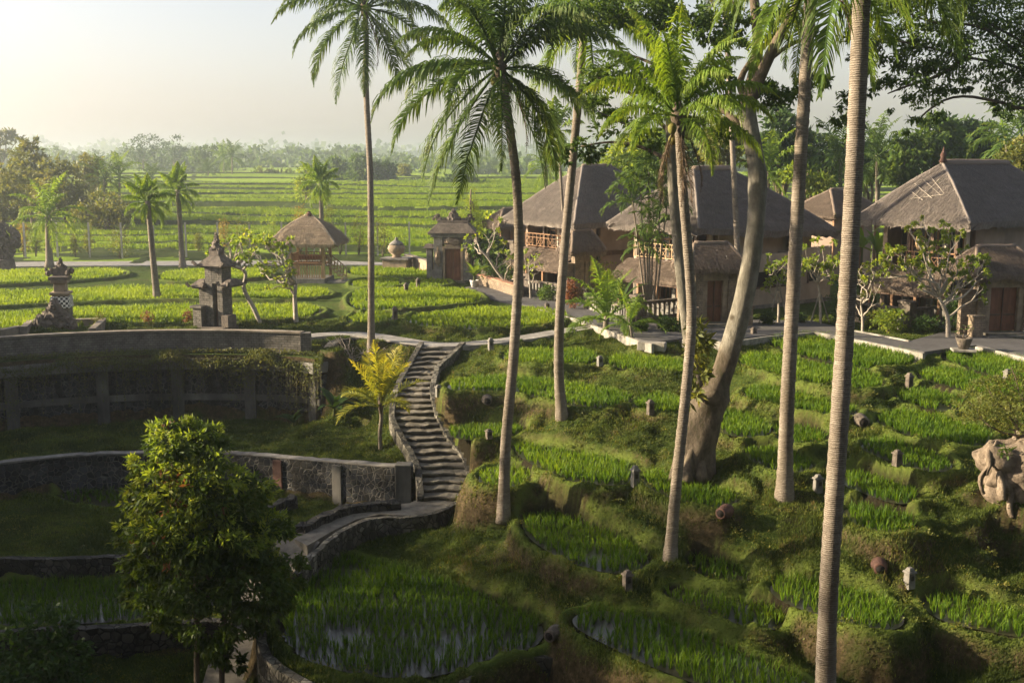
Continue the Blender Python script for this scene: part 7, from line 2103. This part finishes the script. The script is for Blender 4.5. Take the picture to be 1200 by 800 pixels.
frangi('white stemmed frangipani right of the nearest palm trunk', 54, [(1011, 388), (1011, 372), (1009, 358)], [(2, 1000, 335), (2, 1012, 325), (2, 1020, 332), (1, 1026, 345), (1, 1000, 350), (2, 1006, 318), (2, 1022, 318)], 4, 'leaf_olive', .2, .08, 6, sub=4, base_z=0, tip_r=.3)
frangi('yellow topped frangipani left of the nearest palm trunk', 57, [(962, 377), (961, 352), (959, 332)], [(2, 945, 300), (2, 958, 292), (2, 972, 298), (2, 982, 308), (2, 950, 312), (2, 965, 310), (2, 975, 320), (2, 940, 308)], 12, 'leaf_lime', .22, .08, 7, sub=4, base_z=0, tip_r=.35)
frangi('frangipani propped by poles left of the straight leaning trunk', 57.5, [(912, 378), (913, 355), (911, 340)], [(2, 905, 322), (2, 915, 315), (2, 922, 322), (2, 908, 310), (2, 925, 312), (1, 903, 335)], 8, 'leaf_lime', .22, .08, 8, sub=4, base_z=0, tip_r=.3)

# --- small shrubs behind the parapet
for i, (x, y, w, h, m, lab, tp) in enumerate([(117, 386, 15, 18, 'leaf_olive', 'small rounded yellow shrub behind the parapet, right of the checked cloth shrine', False), (141, 385, 17, 18, 'leaf_mid', 'clipped green cone shrub behind the parapet', True), (172, 385, 16, 20, 'leaf_red', 'reddish shrub behind the parapet between green shrubs', False),
                                     (194, 385, 14, 15, 'leaf_mid', 'small green shrub behind the parapet below the bare topped palm', True), (220, 384, 9, 22, 'leaf_red', 'thin reddish shrub left of the shrine gate', False), (268, 378, 9, 36, 'leaf_orange', 'orange leafed croton against the right side of the shrine gate', True)]):
    shrub(lab, x, y, w, h, m, 420, .11, 240 + i, None, group='small shrubs behind the parapet', z=UPZ, taper=tp)

# --- planting round the villas
V_ = [(575, 335, 30, 26, 'leaf_dark', 'dark shrub behind the planter wall'), (596, 338, 26, 30, 'leaf_dark', 'tall dark shrub at the boundary post'), (640, 352, 22, 16, 'leaf_mid', 'green shrub at the left villa fence'),
      (668, 362, 18, 34, 'leaf_red', 'reddish shrub right of the curved palm'), (700, 348, 34, 44, 'leaf_lime', 'yellow green shrub in front of the small gate of the left villa'), (725, 358, 26, 40, 'leaf_mid', 'leafy shrub left of the slender palm cluster'),
      (752, 388, 14, 12, 'leaf_mid', 'low shrub at the foot of the baluster fence'), (785, 388, 30, 13, 'leaf_mid', 'low shrub row in front of the middle baluster fence'), (812, 368, 16, 44, 'leaf_olive', 'creeper by the gate of the middle villa'),
      (900, 380, 16, 12, 'leaf_dark', 'low dark shrub under the cream wall'), (935, 378, 18, 10, 'leaf_dark', 'low plants under the window of the cream wall'), (985, 378, 34, 30, 'leaf_dark', 'dark shrubs between the middle and the right villa'),
      (1040, 388, 36, 22, 'leaf_lime', 'pale green shrub with big leaves at the right villa fence'), (1025, 384, 20, 18, 'leaf_olive', 'low yellow shrub left of the right villa lantern'), (1085, 388, 40, 16, 'leaf_dark', 'dark ground shrub under the wide frangipani'), (1120, 386, 26, 40, 'leaf_dark', 'dark climbing shrub left of the sunlit gate'),
      (1112, 350, 20, 24, 'leaf_olive', 'bird nest fern on the trunk of the wide frangipani'), (655, 325, 22, 20, 'leaf_mid', 'shrub under the balcony of the left villa')]
for i, (x, y, w, h, m, lab) in enumerate(V_):
    shrub(lab, x, y, w, h, m, 900, .16, 260 + i, None, z=.0, group='shrubs planted round the villas', twigs=20)
banana('spreading green plant with long leaves behind the arching young palm', 728, 372, None, 9, 2.2, 'leaf_mid', 71, w=.2, H=1.0)
banana('plant with long leaves between the two right trunks', 985, 372, None, 9, 2.6, 'leaf_mid', 72, w=.25, H=1.6)
banana('sword leaved plant left of the sunlit gate', 1112, 386, None, 26, 1.5, 'leaf_mid', 73, w=.09, H=.9, name='fern_plant')
banana('potted big leafed plant at the steps of the carved gate', 555, 336, None, 10, 1.5, 'leaf_lime', 74, w=.4, H=.35, base_=at_z(556, 337, 0) + [0, 0, .45])
c = at_z(556, 337, 0); tag(part('plant_pot', MB().lathe([(.2, 0), (.3, .45), (.33, .5), (.27, .5), (.26, .42), (.001, .42)], c, 18), M['white_pot'], smooth=True), 'pale pot with a big leafed plant beside the gate steps', 'pot')
banana('big leafed plant in the corner where the tall wall ends', 395, 480, None, 11, 1.3, 'leaf_dark', 75, w=.4, H=.3, base_=spot(392, 486))
banana('second big leafed plant at the foot of the tall wall', 345, 497, None, 8, 1.0, 'leaf_dark', 76, w=.35, H=.2, base_=spot(344, 500))
banana('dark leafy plant by the fence of the middle villa', 775, 385, None, 10, .9, 'leaf_mid', 77, w=.22, H=.3)
banana('lime heart leafed plant by the right villa lantern', 1048, 384, None, 8, 1.0, 'leaf_lime', 78, w=.4, H=.4)

# --- cluster of slender palms before the middle villa
g = 'slender clustered palms in front of the middle villa'
for i, (x0, x1, yt, s, lab) in enumerate([(757, 741, 232, 1.1, 'leftmost slender palm of the cluster'), (759, 750, 205, 1.15, 'tall slender palm of the cluster, second from left'), (762, 760, 190, 1.1, 'tallest slender palm in the middle of the cluster'), (763, 766, 262, 1.0, 'short slender palm in the middle of the cluster'),
                                     (766, 775, 215, 1.05, 'slender palm of the cluster, second from right'), (768, 782, 240, .95, 'rightmost slender palm of the cluster'), (760, 757, 285, .9, 'lowest crowned slender palm of the cluster')]):
    palm(lab, [(x0, 362), ((x0 * 2 + x1) / 3, 320), ((x0 + x1) / 2 + (x1 - x0) * .2, 270), (x1, yt)], .055, .04, 'arecaG', 11, s, 300 + i, g, base_=at_z(x0, 370, 0), name='slender_palm', segs=8)
# props of the young frangipanis
for i, (x0, x1, y1) in enumerate([(902, 911, 335), (923, 913, 335), (950, 960, 345), (972, 962, 345)]):
    Y = 57
    tag(part('wooden_prop', MB().bar(at_y(x0, 378, Y) , at_y(x1, y1, Y + .2), .06), M['bark_pale']), ['left wooden prop of the frangipani beside the straight trunk', 'right wooden prop of the frangipani beside the straight trunk', 'left wooden prop of the yellow topped frangipani', 'right wooden prop of the yellow topped frangipani'][i], 'prop', 'wooden tree props')
# ------------------------------------------------------------------ camera, light, air
cam = bpy.data.cameras.new('camera'); co = bpy.data.objects.new('camera', cam); COL.objects.link(co)
co.location = (0, 0, HC); co.rotation_euler = (PI / 2 - PITCH, 0, 0)
cam.sensor_width = 36; cam.lens = 36 * FPX / 1200; cam.clip_end = 20000; cam.clip_start = .5
SC.camera = co
SUN_EL, SUN_AZ = R(18), math.atan2(-.99, .06)   # azimuth measured from +Y towards +X
sd = Vector((math.sin(SUN_AZ) * math.cos(SUN_EL), math.cos(SUN_AZ) * math.cos(SUN_EL), math.sin(SUN_EL)))
sl = bpy.data.lights.new('sun', 'SUN'); sl.energy = 5; sl.angle = R(.8); sl.color = (1, .82, .58)
so = bpy.data.objects.new('sun', sl); COL.objects.link(so); so.rotation_euler = (-sd).to_track_quat('-Z', 'Y').to_euler()
so.location = (-40, 10, 30)
w = bpy.data.worlds.new('World'); SC.world = w; w.use_nodes = True
nt = w.node_tree; nt.nodes.clear()
sky = nt.nodes.new('ShaderNodeTexSky'); sky.sky_type = 'NISHITA'; sky.sun_disc = False
sky.sun_elevation = SUN_EL; sky.sun_rotation = SUN_AZ % (2 * PI)
sky.air_density = 1.2; sky.dust_density = 2; sky.ozone_density = 1.5
bg = nt.nodes.new('ShaderNodeBackground'); bg.inputs[1].default_value = .068
wo = nt.nodes.new('ShaderNodeOutputWorld')
hs = nt.nodes.new('ShaderNodeHueSaturation'); hs.inputs['Saturation'].default_value = .58
mxs = nt.nodes.new('ShaderNodeMix'); mxs.data_type = 'RGBA'; mxs.blend_type = 'MULTIPLY'; mxs.inputs[0].default_value = 1; mxs.inputs[7].default_value = (1.05, .985, 1.03, 1)
nt.links.new(sky.outputs[0], hs.inputs['Color']); nt.links.new(hs.outputs[0], mxs.inputs[6]); nt.links.new(mxs.outputs[2], bg.inputs[0]); nt.links.new(bg.outputs[0], wo.inputs[0])
HAZE = True
if HAZE:
    mb = MB().bx(-3200, 3200, -60, 3000, -11, 42)
    t = NT('haze_air')
    pv = t.n('VolumePrincipled'); pv.inputs['Color'].default_value = (.88, .93, 1, 1)
    pv.inputs['Density'].default_value = .0008; pv.inputs['Anisotropy'].default_value = .78
    t.l(pv.outputs[0], t.out.inputs['Volume'])
    tag(part('haze', mb, t.m), kind='stuff')
SC.view_settings.view_transform = 'Standard'; SC.view_settings.look = 'None'; SC.view_settings.gamma = 1
SC.view_settings.use_curve_mapping = False; SC.view_settings.exposure = 1.8
SC.cycles.volume_max_steps = 64; SC.cycles.max_bounces = 7; SC.cycles.diffuse_bounces = 3; SC.cycles.transparent_max_bounces = 6
SC.cycles.volume_bounces = 1
SC.cycles.use_fast_gi = False
